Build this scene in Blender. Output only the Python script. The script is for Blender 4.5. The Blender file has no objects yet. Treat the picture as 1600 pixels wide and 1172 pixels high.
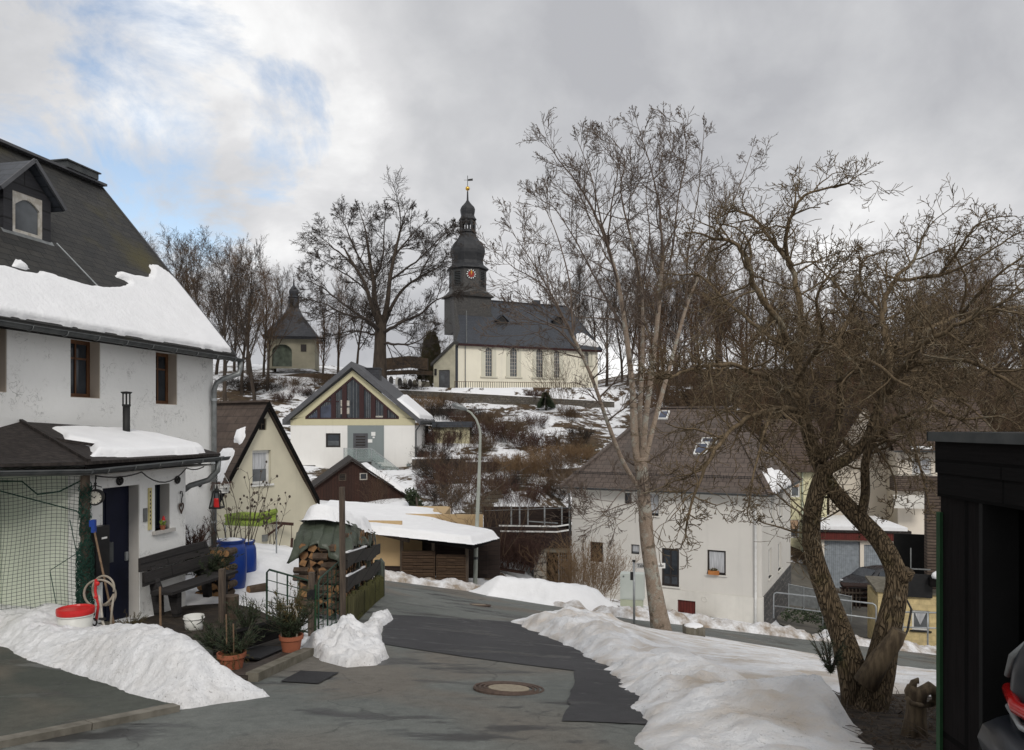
import bpy, math, random
import numpy as np
from mathutils import Vector, Matrix

# ---------------------------------------------------------------- basics
sc = bpy.context.scene
COL = sc.collection
FOC = 1200.0                      # focal length in photo pixels (1600 wide), horizon at row 665
V = Vector
R = random.Random(11)

def P(px, py, Y):
    return V(((px-800)/FOC*Y, Y, (665-py)/FOC*Y))

_T = np.random.RandomState(3).rand(256, 256)
def vn(x, y, s=0):
    x = np.asarray(x, float)+s*17.31; y = np.asarray(y, float)+s*9.17
    xi = np.floor(x).astype(int); yi = np.floor(y).astype(int)
    fx = x-xi; fy = y-yi
    fx = fx*fx*(3-2*fx); fy = fy*fy*(3-2*fy)
    a = _T[xi % 256, yi % 256]; b = _T[(xi+1) % 256, yi % 256]
    c = _T[xi % 256, (yi+1) % 256]; d = _T[(xi+1) % 256, (yi+1) % 256]
    return (a*(1-fx)+b*fx)*(1-fy)+(c*(1-fx)+d*fx)*fy
def fbm(x, y, o=4, s=0):
    t = 0; a = .5; n = 0
    for k in range(o):
        t = t+a*vn(np.asarray(x)*2**k, np.asarray(y)*2**k, s+k); n += a; a *= .5
    return t/n
def sst(a, b, t):
    t = np.clip((np.asarray(t, float)-a)/(b-a), 0, 1); return t*t*(3-2*t)

# ---------------------------------------------------------------- terrain
YS = [31, 40, 45, 60, 75, 86, 88.5, 115, 160, 300, 700]
PL = [-2.6, -3.4, -3.4, -2.0, 1.5, 4.4, 5.3, 9.2, 10.5, 15, 15]
PC = [-6.6, -5.8, -5.2, -3.4, 0.0, 2.3, 4.4, 5.2, 8, 13, 13]
PR = [-10.2, -10.3, -10.2, -7.5, -1.5, 3, 4.0, 8.5, 11, 15, 15]
def G(x, y):
    x = np.asarray(x, float); y = np.asarray(y, float)
    xc = np.clip(x, -30, 26)
    yy = np.minimum(np.clip(y, -25, 60), 32+5*sst(-2, 4, x))
    plane = -1.6-.167*yy-.14*sst(6, 20, yy)*xc
    wl = sst(-8, -30, x) if False else 1-sst(-30, -8, x)
    wr = sst(8, 28, x)
    h = np.interp(y, YS, PL)*wl+np.interp(y, YS, PR)*wr+np.interp(y, YS, PC)*(1-wl-wr)
    h = h+(fbm(x*.12, y*.12, 3, 5)-.5)*1.6*sst(40, 60, y)*(1-sst(85, 89, y))
    a_ = 31+12*sst(-4, 5, x); t = sst(0, 1, (y-a_)/(7+9*sst(-4, 5, x)))
    return plane*(1-t)+h*t
def g(x, y): return float(G(x, y))
def gp(px, py):
    k = (px-800)/FOC; m = (665-py)/FOC
    Y = np.arange(2, 260, .05); d = m*Y-G(k*Y, Y)
    i = int(np.argmax(d < 0)) if (d < 0).any() else len(Y)-1
    y = float(Y[i]); return V((k*y, y, g(k*y, y)))

# ---------------------------------------------------------------- mesh builder
class MB:
    def __init__(s, M=None): s.v = []; s.f = []; s.M = M
    def add(s, vs, fs):
        o = len(s.v)
        s.v += [(s.M @ V(p)) if s.M is not None else V(p) for p in vs]
        s.f += [tuple(i+o for i in f) for f in fs]; return s
    def bx(s, x0, x1, y0, y1, z0, z1):
        vs = [(x, y, z) for z in (z0, z1) for y in (y0, y1) for x in (x0, x1)]
        return s.add(vs, [(0, 2, 3, 1), (4, 5, 7, 6), (0, 1, 5, 4), (2, 6, 7, 3), (0, 4, 6, 2), (1, 3, 7, 5)])
    def box(s, c, d, rz=0, rx=0, ry=0):
        m = Matrix.Translation(V(c)) @ Matrix.Rotation(rz, 4, 'Z') @ Matrix.Rotation(ry, 4, 'Y') @ Matrix.Rotation(rx, 4, 'X')
        vs = [m @ V((a*d[0]/2, b*d[1]/2, e*d[2]/2)) for e in (-1, 1) for b in (-1, 1) for a in (-1, 1)]
        return s.add(vs, [(0, 2, 3, 1), (4, 5, 7, 6), (0, 1, 5, 4), (2, 6, 7, 3), (0, 4, 6, 2), (1, 3, 7, 5)])
    def prism(s, poly, vec):
        n = len(poly); vec = V(vec); a = [V(p) for p in poly]
        return s.add(a+[p+vec for p in a], [tuple(range(n-1, -1, -1)), tuple(range(n, 2*n))] +
                     [(i, (i+1) % n, n+(i+1) % n, n+i) for i in range(n)])
    def plate(s, pts): return s.add(pts, [tuple(range(len(pts)))])
    def bar(s, a, b, w, h=None, up=(0, 0, 1)):
        a = V(a); b = V(b); h = h or w; d = (b-a).normalized(); up = V(up)
        if abs(d.dot(up)) > .98: up = V((1, 0, 0))
        x = d.cross(up).normalized()*w/2; y = x.cross(d).normalized()*h/2
        vs = [q+i*x+j*y for q in (a, b) for i, j in ((-1, -1), (1, -1), (1, 1), (-1, 1))]
        return s.add(vs, [(0, 1, 2, 3), (7, 6, 5, 4)]+[(i, i+4, (i+1) % 4+4, (i+1) % 4) for i in range(4)])
    def tube(s, pts, r, n=8, cap=True):
        pts = [V(p) for p in pts]; k = len(pts)
        rs = r if isinstance(r, (list, tuple)) else [r]*k
        t0 = (pts[1]-pts[0]).normalized(); ref = V((0, 0, 1)) if abs(t0.z) < .9 else V((1, 0, 0))
        u = t0.cross(ref).normalized(); vs = []
        for i, p in enumerate(pts):
            t = (pts[min(i+1, k-1)]-pts[max(i-1, 0)]).normalized()
            u = (u-t*u.dot(t)).normalized(); w = t.cross(u)
            for j in range(n):
                a = 2*math.pi*j/n; vs.append(p+(u*math.cos(a)+w*math.sin(a))*rs[i])
        fs = [(i*n+j, i*n+(j+1) % n, (i+1)*n+(j+1) % n, (i+1)*n+j) for i in range(k-1) for j in range(n)]
        if cap: fs += [tuple(range(n-1, -1, -1)), tuple(range((k-1)*n, k*n))]
        return s.add(vs, fs)
    def lathe(s, prof, c=(0, 0, 0), n=16, ph=0):
        c = V(c); k = len(prof); vs = []
        for r, z in prof:
            for j in range(n):
                a = 2*math.pi*j/n+ph; vs.append(c+V((r*math.cos(a), r*math.sin(a), z)))
        fs = [(i*n+j, i*n+(j+1) % n, (i+1)*n+(j+1) % n, (i+1)*n+j) for i in range(k-1) for j in range(n)]
        fs += [tuple(range(n-1, -1, -1)), tuple(range((k-1)*n, k*n))]
        return s.add(vs, fs)
    def ball(s, c, r, n=10, sq=(1, 1, 1)):
        m = max(4, n//2+1)
        c = V(c); vs = []; fs = []
        for i in range(m+1):
            th = math.pi*i/m
            for j in range(n):
                a = 2*math.pi*j/n
                vs.append(c+V((r*sq[0]*math.sin(th)*math.cos(a), r*sq[1]*math.sin(th)*math.sin(a), r*sq[2]*math.cos(th))))
        fs = [(i*n+j, (i+1)*n+j, (i+1)*n+(j+1) % n, i*n+(j+1) % n) for i in range(m) for j in range(n)]
        return s.add(vs, fs)
    def disc(s, c, nrm, r, th=.01, n=24):
        nrm = V(nrm).normalized(); c = V(c); return s.tube([c, c+nrm*th], r, n)
    def torus(s, c, nrm, r, rt, n=24, m=6):
        nrm = V(nrm).normalized(); u = nrm.orthogonal().normalized(); w = nrm.cross(u); c = V(c); vs = []
        for i in range(n):
            a = 2*math.pi*i/n; d = u*math.cos(a)+w*math.sin(a)
            for j in range(m):
                b = 2*math.pi*j/m; vs.append(c+d*(r+rt*math.cos(b))+nrm*rt*math.sin(b))
        return s.add(vs, [(i*m+j, ((i+1) % n)*m+j, ((i+1) % n)*m+(j+1) % m, i*m+(j+1) % m) for i in range(n) for j in range(m)])
    def holes(s, x0, x1, z0, z1, y0, y1, hs):
        """wall slab in the local xz plane with rectangular openings"""
        xs = sorted({x0, x1, *[h[0] for h in hs], *[h[2] for h in hs]}); zs = sorted({z0, z1, *[h[1] for h in hs], *[h[3] for h in hs]})
        xs = [x for x in xs if x0 <= x <= x1]; zs = [z for z in zs if z0 <= z <= z1]
        nx = len(xs)-1; nz = len(zs)-1
        def solid(i, j):
            if i < 0 or j < 0 or i >= nx or j >= nz: return False
            cx = (xs[i]+xs[i+1])/2; cz = (zs[j]+zs[j+1])/2
            return not any(h[0] < cx < h[2] and h[1] < cz < h[3] for h in hs)
        for i in range(nx):
            for j in range(nz):
                if not solid(i, j): continue
                a, b, c, d = xs[i], xs[i+1], zs[j], zs[j+1]
                s.plate([(a, y0, c), (b, y0, c), (b, y0, d), (a, y0, d)])
                s.plate([(b, y1, c), (a, y1, c), (a, y1, d), (b, y1, d)])
                if not solid(i-1, j): s.plate([(a, y1, c), (a, y0, c), (a, y0, d), (a, y1, d)])
                if not solid(i+1, j): s.plate([(b, y0, c), (b, y1, c), (b, y1, d), (b, y0, d)])
                if not solid(i, j-1): s.plate([(a, y1, c), (b, y1, c), (b, y0, c), (a, y0, c)])
                if not solid(i, j+1): s.plate([(a, y0, d), (b, y0, d), (b, y1, d), (a, y1, d)])
        return s
    def leaves(s, c, rad, n, size, rnd=R, flat=.0, shell=.5):
        c = V(c)
        for _ in range(n):
            d = V((rnd.gauss(0, 1), rnd.gauss(0, 1), rnd.gauss(0, 1))).normalized()*(shell+(1-shell)*rnd.random())
            p = c+V((d.x*rad[0], d.y*rad[1], d.z*rad[2]))
            a = V((rnd.gauss(0, 1), rnd.gauss(0, 1), rnd.gauss(0, 1))).normalized()
            b = a.orthogonal().normalized(); q = size*(.6+.8*rnd.random())
            s.add([p-a*q-b*q*.3, p-b*q*.5+a*q*.2, p+a*q, p+b*q*.5], [(0, 1, 2, 3)])
        return s

def mesh_of(mb, off=V((0, 0, 0)), uv=True, smooth=False):
    me = bpy.data.meshes.new('m')
    me.from_pydata([tuple(p-off) for p in mb.v], [], mb.f)
    if uv and len(mb.f) < 60000:
        L = me.uv_layers.new(name='UVMap'); Z = V((0, 0, 1)); data = [0.0]*(2*len(me.loops))
        vs = mb.v; k = 0
        for f in mb.f:
            a = vs[f[0]]; n = (vs[f[1]]-a).cross(vs[f[2]]-a)
            if n.length < 1e-12 and len(f) > 3: n = (vs[f[2]]-a).cross(vs[f[3]]-a)
            n = n.normalized() if n.length > 1e-12 else Z
            if abs(n.z) > .97: t = V((1, 0, 0)); b = V((0, 1, 0))
            else: t = Z.cross(n).normalized(); b = n.cross(t)
            for i in f:
                data[k] = vs[i].dot(t); data[k+1] = vs[i].dot(b); k += 2
        L.data.foreach_set('uv', data)
    if smooth: me.polygons.foreach_set('use_smooth', [True]*len(me.polygons))
    return me
def mesh_np(vs, fs, smooth=True, off=None):
    me = bpy.data.meshes.new('m'); vs = np.asarray(vs, np.float32)
    if off is not None: vs = vs-np.array(off, np.float32)
    fs = np.asarray(fs, np.int32); nf, k = fs.shape
    me.vertices.add(len(vs)); me.vertices.foreach_set('co', vs.ravel())
    me.loops.add(nf*k); me.loops.foreach_set('vertex_index', fs.ravel())
    me.polygons.add(nf); me.polygons.foreach_set('loop_start', np.arange(0, nf*k, k, dtype=np.int32))
    me.polygons.foreach_set('use_smooth', np.full(nf, smooth)); me.update(); me.validate(); return me

def tag(o, label=None, cat=None, group=None, kind=None):
    if label: o['label'] = label
    if cat: o['category'] = cat
    if group: o['group'] = group
    if kind: o['kind'] = kind
    return o
def thing(name, loc, label, cat, group=None):
    o = bpy.data.objects.new(name, None); COL.objects.link(o); o.location = V(loc); o.empty_display_size = .2
    o['_o'] = list(V(loc)); return tag(o, label, cat, group)
def org(o): return V(o['_o'])
def part(name, mb, m, parent, smooth=False, label=None, me=None, kind=None):
    off = org(parent)
    if me is None: me = mesh_of(mb, off, smooth=smooth)
    me.name = name
    for k in (m if isinstance(m, (list, tuple)) else [m]): me.materials.append(k)
    o = bpy.data.objects.new(name, me); COL.objects.link(o); o.parent = parent; o['_o'] = list(off)
    if label: o['label'] = label
    if kind: o['kind'] = kind
    return o
def solo(name, mb, m, label, cat, group=None, smooth=False, kind=None, me=None):
    if me is None:
        xs = [p.x for p in mb.v]; ys = [p.y for p in mb.v]
        off = V(((min(xs)+max(xs))/2, (min(ys)+max(ys))/2, min(p.z for p in mb.v)))
        me = mesh_of(mb, off, smooth=smooth)
    else: off = V((0, 0, 0))
    me.name = name
    me.materials.append(m)
    o = bpy.data.objects.new(name, me); COL.objects.link(o); o.location = off; o['_o'] = list(off)
    return tag(o, label, cat, group, kind)
def copy_thing(root, loc, rz=0, s=(1, 1, 1), label=None, group=None):
    def cp(o, parent):
        c = o.copy(); COL.objects.link(c); c.parent = parent
        for ch in o.children: cp(ch, c)
        return c
    r = cp(root, None); r.location = V(loc); r.rotation_euler = (0, 0, rz); r.scale = s; r['_o'] = list(V(loc))
    if label: r['label'] = label
    if group: r['group'] = group
    return r

class Fr:
    """facade frame: x along the wall (to the viewer's right), y into the building, z up"""
    def __init__(s, ox, oy, ang):
        s.o = V((ox, oy, 0)); s.a = ang
        s.M = Matrix.Translation(s.o) @ Matrix.Rotation(ang, 4, 'Z')
        s.ux = V((math.cos(ang), math.sin(ang), 0)); s.uy = V((-math.sin(ang), math.cos(ang), 0))
    def w(s, x, y, z): return s.M @ V((x, y, z))
    def hit(s, px, py, y=0):
        d = V(((px-800)/FOC, 1, (665-py)/FOC)); t = ((s.o+s.uy*y).dot(s.uy))/d.dot(s.uy)
        q = d*t-s.o; return q.dot(s.ux), d.z*t
    def rect(s, px0, py0, px1, py1, y=0):
        a = s.hit(px0, (py0+py1)/2, y)[0]; b = s.hit(px1, (py0+py1)/2, y)[0]; m = (px0+px1)/2
        return a, s.hit(m, py1, y)[1], b, s.hit(m, py0, y)[1]
    def mb(s): return MB(s.M)

# ---------------------------------------------------------------- materials
class NT:
    def __init__(s, name):
        s.m = bpy.data.materials.new(name); s.m.use_nodes = True; s.t = s.m.node_tree; s.n = s.t.nodes
        s.b = s.n['Principled BSDF']; s.tc = s.n.new('ShaderNodeTexCoord')
    def new(s, t, **k):
        n = s.n.new(t)
        for a, v in k.items():
            if a in n.inputs: n.inputs[a].default_value = v
            else: setattr(n, a, v)
        return n
    def l(s, a, b): s.t.links.new(a, b)
    def coord(s, c='Object', sc=(1, 1, 1), rot=(0, 0, 0)):
        mp = s.new('ShaderNodeMapping'); mp.inputs['Scale'].default_value = sc; mp.inputs['Rotation'].default_value = rot
        s.l(s.tc.outputs[c], mp.inputs['Vector']); return mp.outputs['Vector']
    def noise(s, vec, scale, detail=6, rough=.55, dist=0):
        n = s.new('ShaderNodeTexNoise'); n.inputs['Scale'].default_value = scale; n.inputs['Detail'].default_value = detail
        n.inputs['Roughness'].default_value = rough; n.inputs['Distortion'].default_value = dist
        s.l(vec, n.inputs['Vector']); return n.outputs['Fac']
    def ramp(s, fac, stops):
        r = s.new('ShaderNodeValToRGB'); e = r.color_ramp.elements
        while len(e) < len(stops): e.new(.5)
        for i, (p, c) in enumerate(stops):
            e[i].position = p; e[i].color = (c, c, c, 1) if isinstance(c, (int, float)) else (*c, 1)
        s.l(fac, r.inputs['Fac']); return r.outputs['Color']
    def mix(s, fac, a, b, mode='MIX'):
        x = s.new('ShaderNodeMix', data_type='RGBA', blend_type=mode)
        for v, i in ((fac, 0), (a, 6), (b, 7)):
            if isinstance(v, (int, float)): x.inputs[i].default_value = v
            elif isinstance(v, tuple): x.inputs[i].default_value = (*v, 1)
            else: s.l(v, x.inputs[i])
        return x.outputs[2]
    def math(s, op, a, b=0, c=0):
        x = s.new('ShaderNodeMath', operation=op)
        for i, v in enumerate((a, b, c)):
            if isinstance(v, (int, float)): x.inputs[i].default_value = v
            else: s.l(v, x.inputs[i])
        return x.outputs[0]
    def bump(s, h, strength=.3, dist=.02, prev=None):
        x = s.new('ShaderNodeBump'); x.inputs['Strength'].default_value = strength; x.inputs['Distance'].default_value = dist
        s.l(h, x.inputs['Height'])
        if prev is not None: s.l(prev, x.inputs['Normal'])
        return x.outputs['Normal']
    def done(s, col, rough=.85, nrm=None, metal=0, spec=.35):
        for v, k in ((col, 'Base Color'), (rough, 'Roughness')):
            if isinstance(v, tuple): s.b.inputs[k].default_value = (*v, 1)
            elif isinstance(v, (int, float)): s.b.inputs[k].default_value = v
            else: s.l(v, s.b.inputs[k])
        s.b.inputs['Metallic'].default_value = metal; s.b.inputs['Specular IOR Level'].default_value = spec
        if nrm is not None: s.l(nrm, s.b.inputs['Normal'])
        return s.m

def mat(name, c1, c2=None, scale=4., rough=.85, bump=.0, bscale=None, bdist=.01, stretch=(1, 1, 1), lo=.38, hi=.62, metal=0, spec=.35, c3=None, s3=.6):
    t = NT(name); v = t.coord('Object', stretch)
    c2 = c2 or tuple(min(1, x*.75) for x in c1)
    col = t.ramp(t.noise(v, scale), [(lo, c1), (hi, c2)])
    if c3: col = t.mix(t.ramp(t.noise(t.coord('Object'), s3, 4), [(.5, 0), (.66, 1)]), col, c3)
    n = t.bump(t.noise(v, bscale or scale*3, 8), bump, bdist) if bump else None
    return t.done(col, rough, n, metal, spec)
def tiles(name, c1, c2, mortar, w, h, rough=.8, bump=.5, rot=0, ms=.008, offset=.5, c3=None, s3=.8, dist=.012, f3=(.5, .7), warp=0.0):
    t = NT(name); v = t.coord('UV', (1, 1, 1), (0, 0, rot))
    if warp:
        nz = t.new('ShaderNodeTexNoise'); nz.inputs['Scale'].default_value = 3.0; t.l(v, nz.inputs['Vector'])
        add = t.new('ShaderNodeVectorMath', operation='MULTIPLY_ADD'); t.l(nz.outputs['Color'], add.inputs[0]); add.inputs[1].default_value = (warp, warp, 0); t.l(v, add.inputs[2]); v = add.outputs[0]
    b = t.new('ShaderNodeTexBrick', offset=offset); t.l(v, b.inputs['Vector'])
    b.inputs['Scale'].default_value = 1; b.inputs['Brick Width'].default_value = w; b.inputs['Row Height'].default_value = h
    b.inputs['Mortar Size'].default_value = ms; b.inputs['Mortar Smooth'].default_value = .3
    b.inputs['Color1'].default_value = (*c1, 1); b.inputs['Color2'].default_value = (*c2, 1); b.inputs['Mortar'].default_value = (*mortar, 1)
    o = t.coord('Object')
    col = t.mix(.55, b.outputs['Color'], t.ramp(t.noise(o, 5, 8), [(.3, .55), (.7, 1.3)]), 'MULTIPLY')
    if c3: col = t.mix(t.ramp(t.noise(o, s3, 6), [(f3[0], 0), (f3[1], 1)]), col, c3)
    hgt = t.math('SUBTRACT', t.math('MULTIPLY', t.noise(o, 30, 5), .35), b.outputs['Fac'])
    return t.done(col, rough, t.bump(hgt, bump, dist))
def boards(name, c1, c2, w, vertical=True, rough=.85, bump=.6):
    t = NT(name); v = t.coord('UV', (1, 1, 1), (0, 0, math.pi/2 if vertical else 0))
    b = t.new('ShaderNodeTexBrick', offset=.37); t.l(v, b.inputs['Vector']); b.inputs['Scale'].default_value = 1
    b.inputs['Brick Width'].default_value = 3.1; b.inputs['Row Height'].default_value = w; b.inputs['Mortar Size'].default_value = w*.05
    b.inputs['Color1'].default_value = (*c1, 1); b.inputs['Color2'].default_value = (*c2, 1); b.inputs['Mortar'].default_value = tuple(x*.25 for x in c1)+(1,)
    gv = t.coord('UV', (14, 1, 1) if vertical else (1, 14, 1))
    gr = t.noise(gv, 3, 8, .65, .4)
    col = t.mix(.8, b.outputs['Color'], t.ramp(gr, [(.3, .45), (.72, 1.45)]), 'MULTIPLY')
    hgt = t.math('SUBTRACT', t.math('MULTIPLY', gr, .4), b.outputs['Fac'])
    return t.done(col, rough, t.bump(hgt, bump, .01))
def glass(name, c=(.015, .018, .022), rough=.06):
    t = NT(name); v = t.coord('Object'); n = t.bump(t.noise(v, 2.2, 2), .04, .02)
    return t.done(t.ramp(t.noise(v, 1.4, 3), [(.3, c), (.75, tuple(x*2.6 for x in c))]), rough, n, 0, .5)
def snowmat(name, dirt=0.0, dcol=(.26, .21, .15), base=(.87, .875, .89), bs=.35, dscale=1.1, specks=False, lo=.5, hi=.75):
    t = NT(name); o = t.coord('Object')
    col = t.ramp(t.noise(o, 2.3, 6), [(.3, tuple(x*.93 for x in base)), (.7, base)])
    if dirt:
        d = t.ramp(t.noise(o, dscale, 9, .65), [(lo, 0), (hi, 1)])
        d = t.math('MULTIPLY', d, dirt); col = t.mix(d, col, dcol)
    if specks:
        col = t.mix(1.0, col, t.ramp(t.noise(o, 8, 7, .75), [(.32, .80), (.62, 1.0)]), 'MULTIPLY'); sp = t.ramp(t.noise(o, 24, 3, .6), [(.63, 0), (.68, 1)]); big = t.ramp(t.noise(o, .9, 3), [(.45, 0), (.65, 1)])
        col = t.mix(t.math('MULTIPLY', t.math('MULTIPLY', sp, big), .6), col, (.10, .08, .06))
    n = t.bump(t.noise(o, 42, 6, .7), bs*1.3, .02); n = t.bump(t.noise(o, 9, 8, .65), bs*1.2, .06, n)
    t.b.inputs['Subsurface Weight'].default_value = .0
    return t.done(col, .62, n, 0, .3)
# ---------------------------------------------------------------- material library
def plaster(name, c, amt=.55, dark=.62, scale=1.0):
    t = NT(name); o = t.coord('Object', (scale, scale, scale))
    st = t.ramp(t.noise(o, 3.4, 3, .5, 2.6), [(.485, 0), (.5, 1), (.515, 0)])
    gate = t.ramp(t.noise(o, 2.1, 4), [(.49, 0), (.6, 1)])
    s = t.math('MULTIPLY', st, gate)
    big = t.ramp(t.noise(o, .55, 6, .6), [(.3, tuple(x*.95 for x in c)), (.7, c)])
    col = t.mix(t.math('MULTIPLY', s, amt), big, tuple(x*dark*.5 for x in c))
    h = t.math('SUBTRACT', t.noise(o, 9, 8, .6), t.math('MULTIPLY', s, 1.2))
    return t.done(col, .9, t.bump(h, .55, .018))
def wallmat(name, c, grime=.85, bs=40):
    t = NT(name); o = t.coord('Object')
    a = t.ramp(t.noise(o, .7, 7, .62), [(.3, tuple(x*grime for x in c)), (.65, c)])
    dr = t.ramp(t.noise(t.coord('Object', (2.2, 2.2, .12)), 1.6, 5), [(.55, 0), (.8, 1)])
    col = t.mix(t.math('MULTIPLY', dr, .25), a, tuple(x*.62 for x in c))
    return t.done(col, .9, t.bump(t.noise(o, bs, 4), .25, .006))
def bark(name, c1, c2, c3, c4=None, vs=14, rough=.95, bump=.9, stretch=(1, 1, .28), dist=.03, t3=(.55, .68), t4=(.62, .7), dk=.22):
    t = NT(name); o = t.coord('Object', stretch); q = t.coord('Object')
    vo = t.new('ShaderNodeTexVoronoi', feature='DISTANCE_TO_EDGE'); vo.inputs['Scale'].default_value = vs
    nz = t.new('ShaderNodeTexNoise'); nz.inputs['Scale'].default_value = 6; t.l(o, nz.inputs['Vector'])
    add = t.new('ShaderNodeVectorMath', operation='MULTIPLY_ADD'); t.l(nz.outputs['Color'], add.inputs[0]); add.inputs[1].default_value = (.16, .16, .16); t.l(o, add.inputs[2])
    t.l(add.outputs[0], vo.inputs['Vector'])
    crack = t.ramp(vo.outputs['Distance'], [(.0, 0), (.16, 1)])
    col = t.ramp(t.noise(q, 5, 8, .65), [(.3, c1), (.68, c2)])
    col = t.mix(t.ramp(t.noise(q, 3.1, 7, .7), [(t3[0], 0), (t3[1], 1)]), col, c3)
    if c4: col = t.mix(t.ramp(t.noise(q, 4.3, 6, .7), [(t4[0], 0), (t4[1], 1)]), col, c4)
    col = t.mix(crack, t.mix(1.0, col, (dk, dk, dk), 'MULTIPLY'), col)
    h = t.math('ADD', t.math('MULTIPLY', crack, 1.0), t.math('MULTIPLY', t.noise(q, 30, 6), .4))
    return t.done(col, rough, t.bump(h, bump, dist), 0, .2)

M = {}
M['stucco'] = plaster('white_stucco', (.80, .80, .78), .6)
M['reveal'] = wallmat('grey_white_reveal', (.52, .50, .47))
M['stain'] = wallmat('warm_reveal', (.5, .43, .36))
M['netwall'] = wallmat('pale_green_wall', (.68, .72, .62), .93)
M['cream'] = wallmat('cream_render', (.62, .58, .45))
M['white_render'] = wallmat('white_render', (.78, .77, .74), .94)
M['grey_render'] = wallmat('light_grey_render', (.62, .60, .56), .93)
M['plinth'] = wallmat('off_white_plinth', (.68, .66, .61), .82)
M['beige_band'] = wallmat('beige_band', (.55, .51, .34), .95)
M['panel_grey'] = wallmat('mid_grey_panel', (.22, .25, .25), .95)
M['church_wall'] = wallmat('church_cream_render', (.82, .78, .65), .93)
M['church_trim'] = wallmat('church_pale_trim', (.62, .60, .50), .93)
M['annex_wall'] = wallmat('annex_weathered_render', (.55, .52, .40), .7)
M['yellow_wall'] = tiles('yellow_block_render', (.60, .48, .25), (.57, .46, .25), (.42, .34, .2), .6, .25, .9, .25, ms=.006)
M['yellow_panel'] = tiles('pale_yellow_cladding', (.60, .56, .36), (.58, .55, .37), (.45, .42, .3), .9, .28, .9, .2, ms=.008)
M['pink_wall'] = wallmat('pale_peach_render', (.80, .73, .63), .93)
M['ochre'] = wallmat('ochre_render', (.50, .36, .20), .9)
M['slate'] = tiles('dark_slate_mossy', (.022, .022, .021), (.036, .034, .030), (.010, .010, .010), .32, .17, .65, .7, c3=(.060, .050, .012), s3=.42, f3=(.58, .74), ms=.01)
M['church_slate'] = tiles('church_blue_slate', (.040, .045, .056), (.052, .058, .070), (.022, .024, .028), .45, .22, .5, .4, ms=.012)
M['tower_slate'] = tiles('tower_grey_slate', (.060, .058, .056), (.078, .074, .070), (.03, .03, .03), .4, .2, .6, .4, ms=.012)
M['dome_slate'] = mat('dome_slate_sheet', (.022, .023, .026), (.034, .035, .038), 2.5, .62, .2, 9)
M['chapel_slate'] = tiles('chapel_slate', (.035, .037, .044), (.05, .052, .06), (.02, .02, .024), .4, .2, .55, .4, ms=.012)
M['eternit'] = tiles('brown_fibre_tiles', (.075, .055, .044), (.092, .068, .054), (.035, .026, .022), .6, .3, .85, .5, c3=(.05, .035, .03), s3=.5, ms=.012)
M['rose_tile'] = tiles('faded_red_brown_tiles', (.100, .078, .067), (.124, .097, .083), (.045, .036, .03), .38, .34, .85, .7, c3=(.078, .066, .058), s3=.5, ms=.016)
M['brown_tile'] = tiles('brown_ridged_tiles', (.075, .052, .040), (.088, .062, .048), (.025, .018, .015), 3.0, .3, .85, .9, ms=.03)
M['anthracite'] = mat('anthracite_sheet', (.07, .072, .078), (.09, .092, .1), 3, .55, .1)
M['black_felt'] = mat('weathered_black_felt', (.014, .011, .010), (.045, .036, .032), 9, .8, .5, 26, stretch=(1, 3, 1), lo=.42, hi=.72)
M['black_wood'] = boards('black_stained_boards', (.008, .007, .007), (.0065, .006, .006), .22, False, .9)
M['bench_wood'] = boards('charcoal_bench_boards', (.030, .027, .026), (.022, .020, .020), .3, False, .7, .35)
M['rail_wood'] = boards('dark_grey_fence_boards', (.022, .019, .017), (.032, .028, .024), .3, False, .8)
M['moss_wood'] = boards('mossy_green_boards', (.085, .085, .030), (.060, .055, .028), .16, True, .9)
M['brown_board'] = boards('red_brown_barn_boards', (.040, .016, .010), (.028, .012, .008), .17, True, .8)
M['balcony_board'] = boards('dark_brown_balcony_boards', (.030, .018, .014), (.024, .015, .012), .2, False, .8)
M['weave'] = boards('woven_brown_slats', (.085, .052, .030), (.060, .036, .022), .09, False, .85, 1.0)
M['grey_post'] = mat('weathered_post_wood', (.11, .085, .065), (.06, .046, .036), 9, .9, .5, 30, stretch=(3, 3, .3))
M['green_post'] = mat('lichen_grey_plank', (.10, .12, .10), (.06, .07, .06), 7, .9, .4, 30, stretch=(3, 3, .3))
M['red_post'] = mat('red_brown_stained_post', (.055, .025, .018), (.035, .016, .012), 7, .8, .4, 30, stretch=(3, 3, .3))
M['handle'] = mat('pale_wood_handle', (.20, .13, .08), (.13, .085, .05), 9, .7, .2)
M['win_brown'] = mat('oak_window_frame', (.13, .058, .024), (.085, .036, .016), 7, .55, .2, 30, stretch=(1, 1, .3))
M['win_dark'] = mat('dark_window_frame', (.020, .016, .015), (.028, .022, .02), 5, .5)
M['win_wine'] = mat('wine_red_mullions', (.035, .010, .010), (.028, .009, .009), 5, .5)
M['win_white'] = mat('white_window_frame', (.72, .72, .70), (.62, .62, .6), 5, .5)
M['win_old'] = mat('old_peeling_frame', (.52, .50, .46), (.36, .33, .28), 9, .7, .2)
M['glass'] = glass('dark_window_glass')
M['glass_grey'] = glass('pale_reflecting_glass', (.06, .065, .07), .12)
M['glass_blue'] = glass('blue_reflecting_glass', (.03, .036, .055), .2)
M['clear_glass'] = mat('greenish_balustrade_glass', (.30, .37, .36), (.34, .40, .39), 2, .1)
M['clear_glass'].node_tree.nodes['Principled BSDF'].inputs['Alpha'].default_value = .35
M['curtain'] = mat('white_net_curtain', (.55, .56, .58), (.30, .31, .33), 5, .9, .5, 12, stretch=(9, 9, .3))
M['door_blue'] = mat('navy_painted_door', (.006, .008, .020), (.008, .010, .026), 4, .6, .1, spec=.2)
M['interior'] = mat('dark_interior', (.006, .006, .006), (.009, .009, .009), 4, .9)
M['zinc'] = mat('grey_zinc', (.17, .18, .18), (.24, .25, .25), 6, .45, .1, metal=.5)
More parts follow.
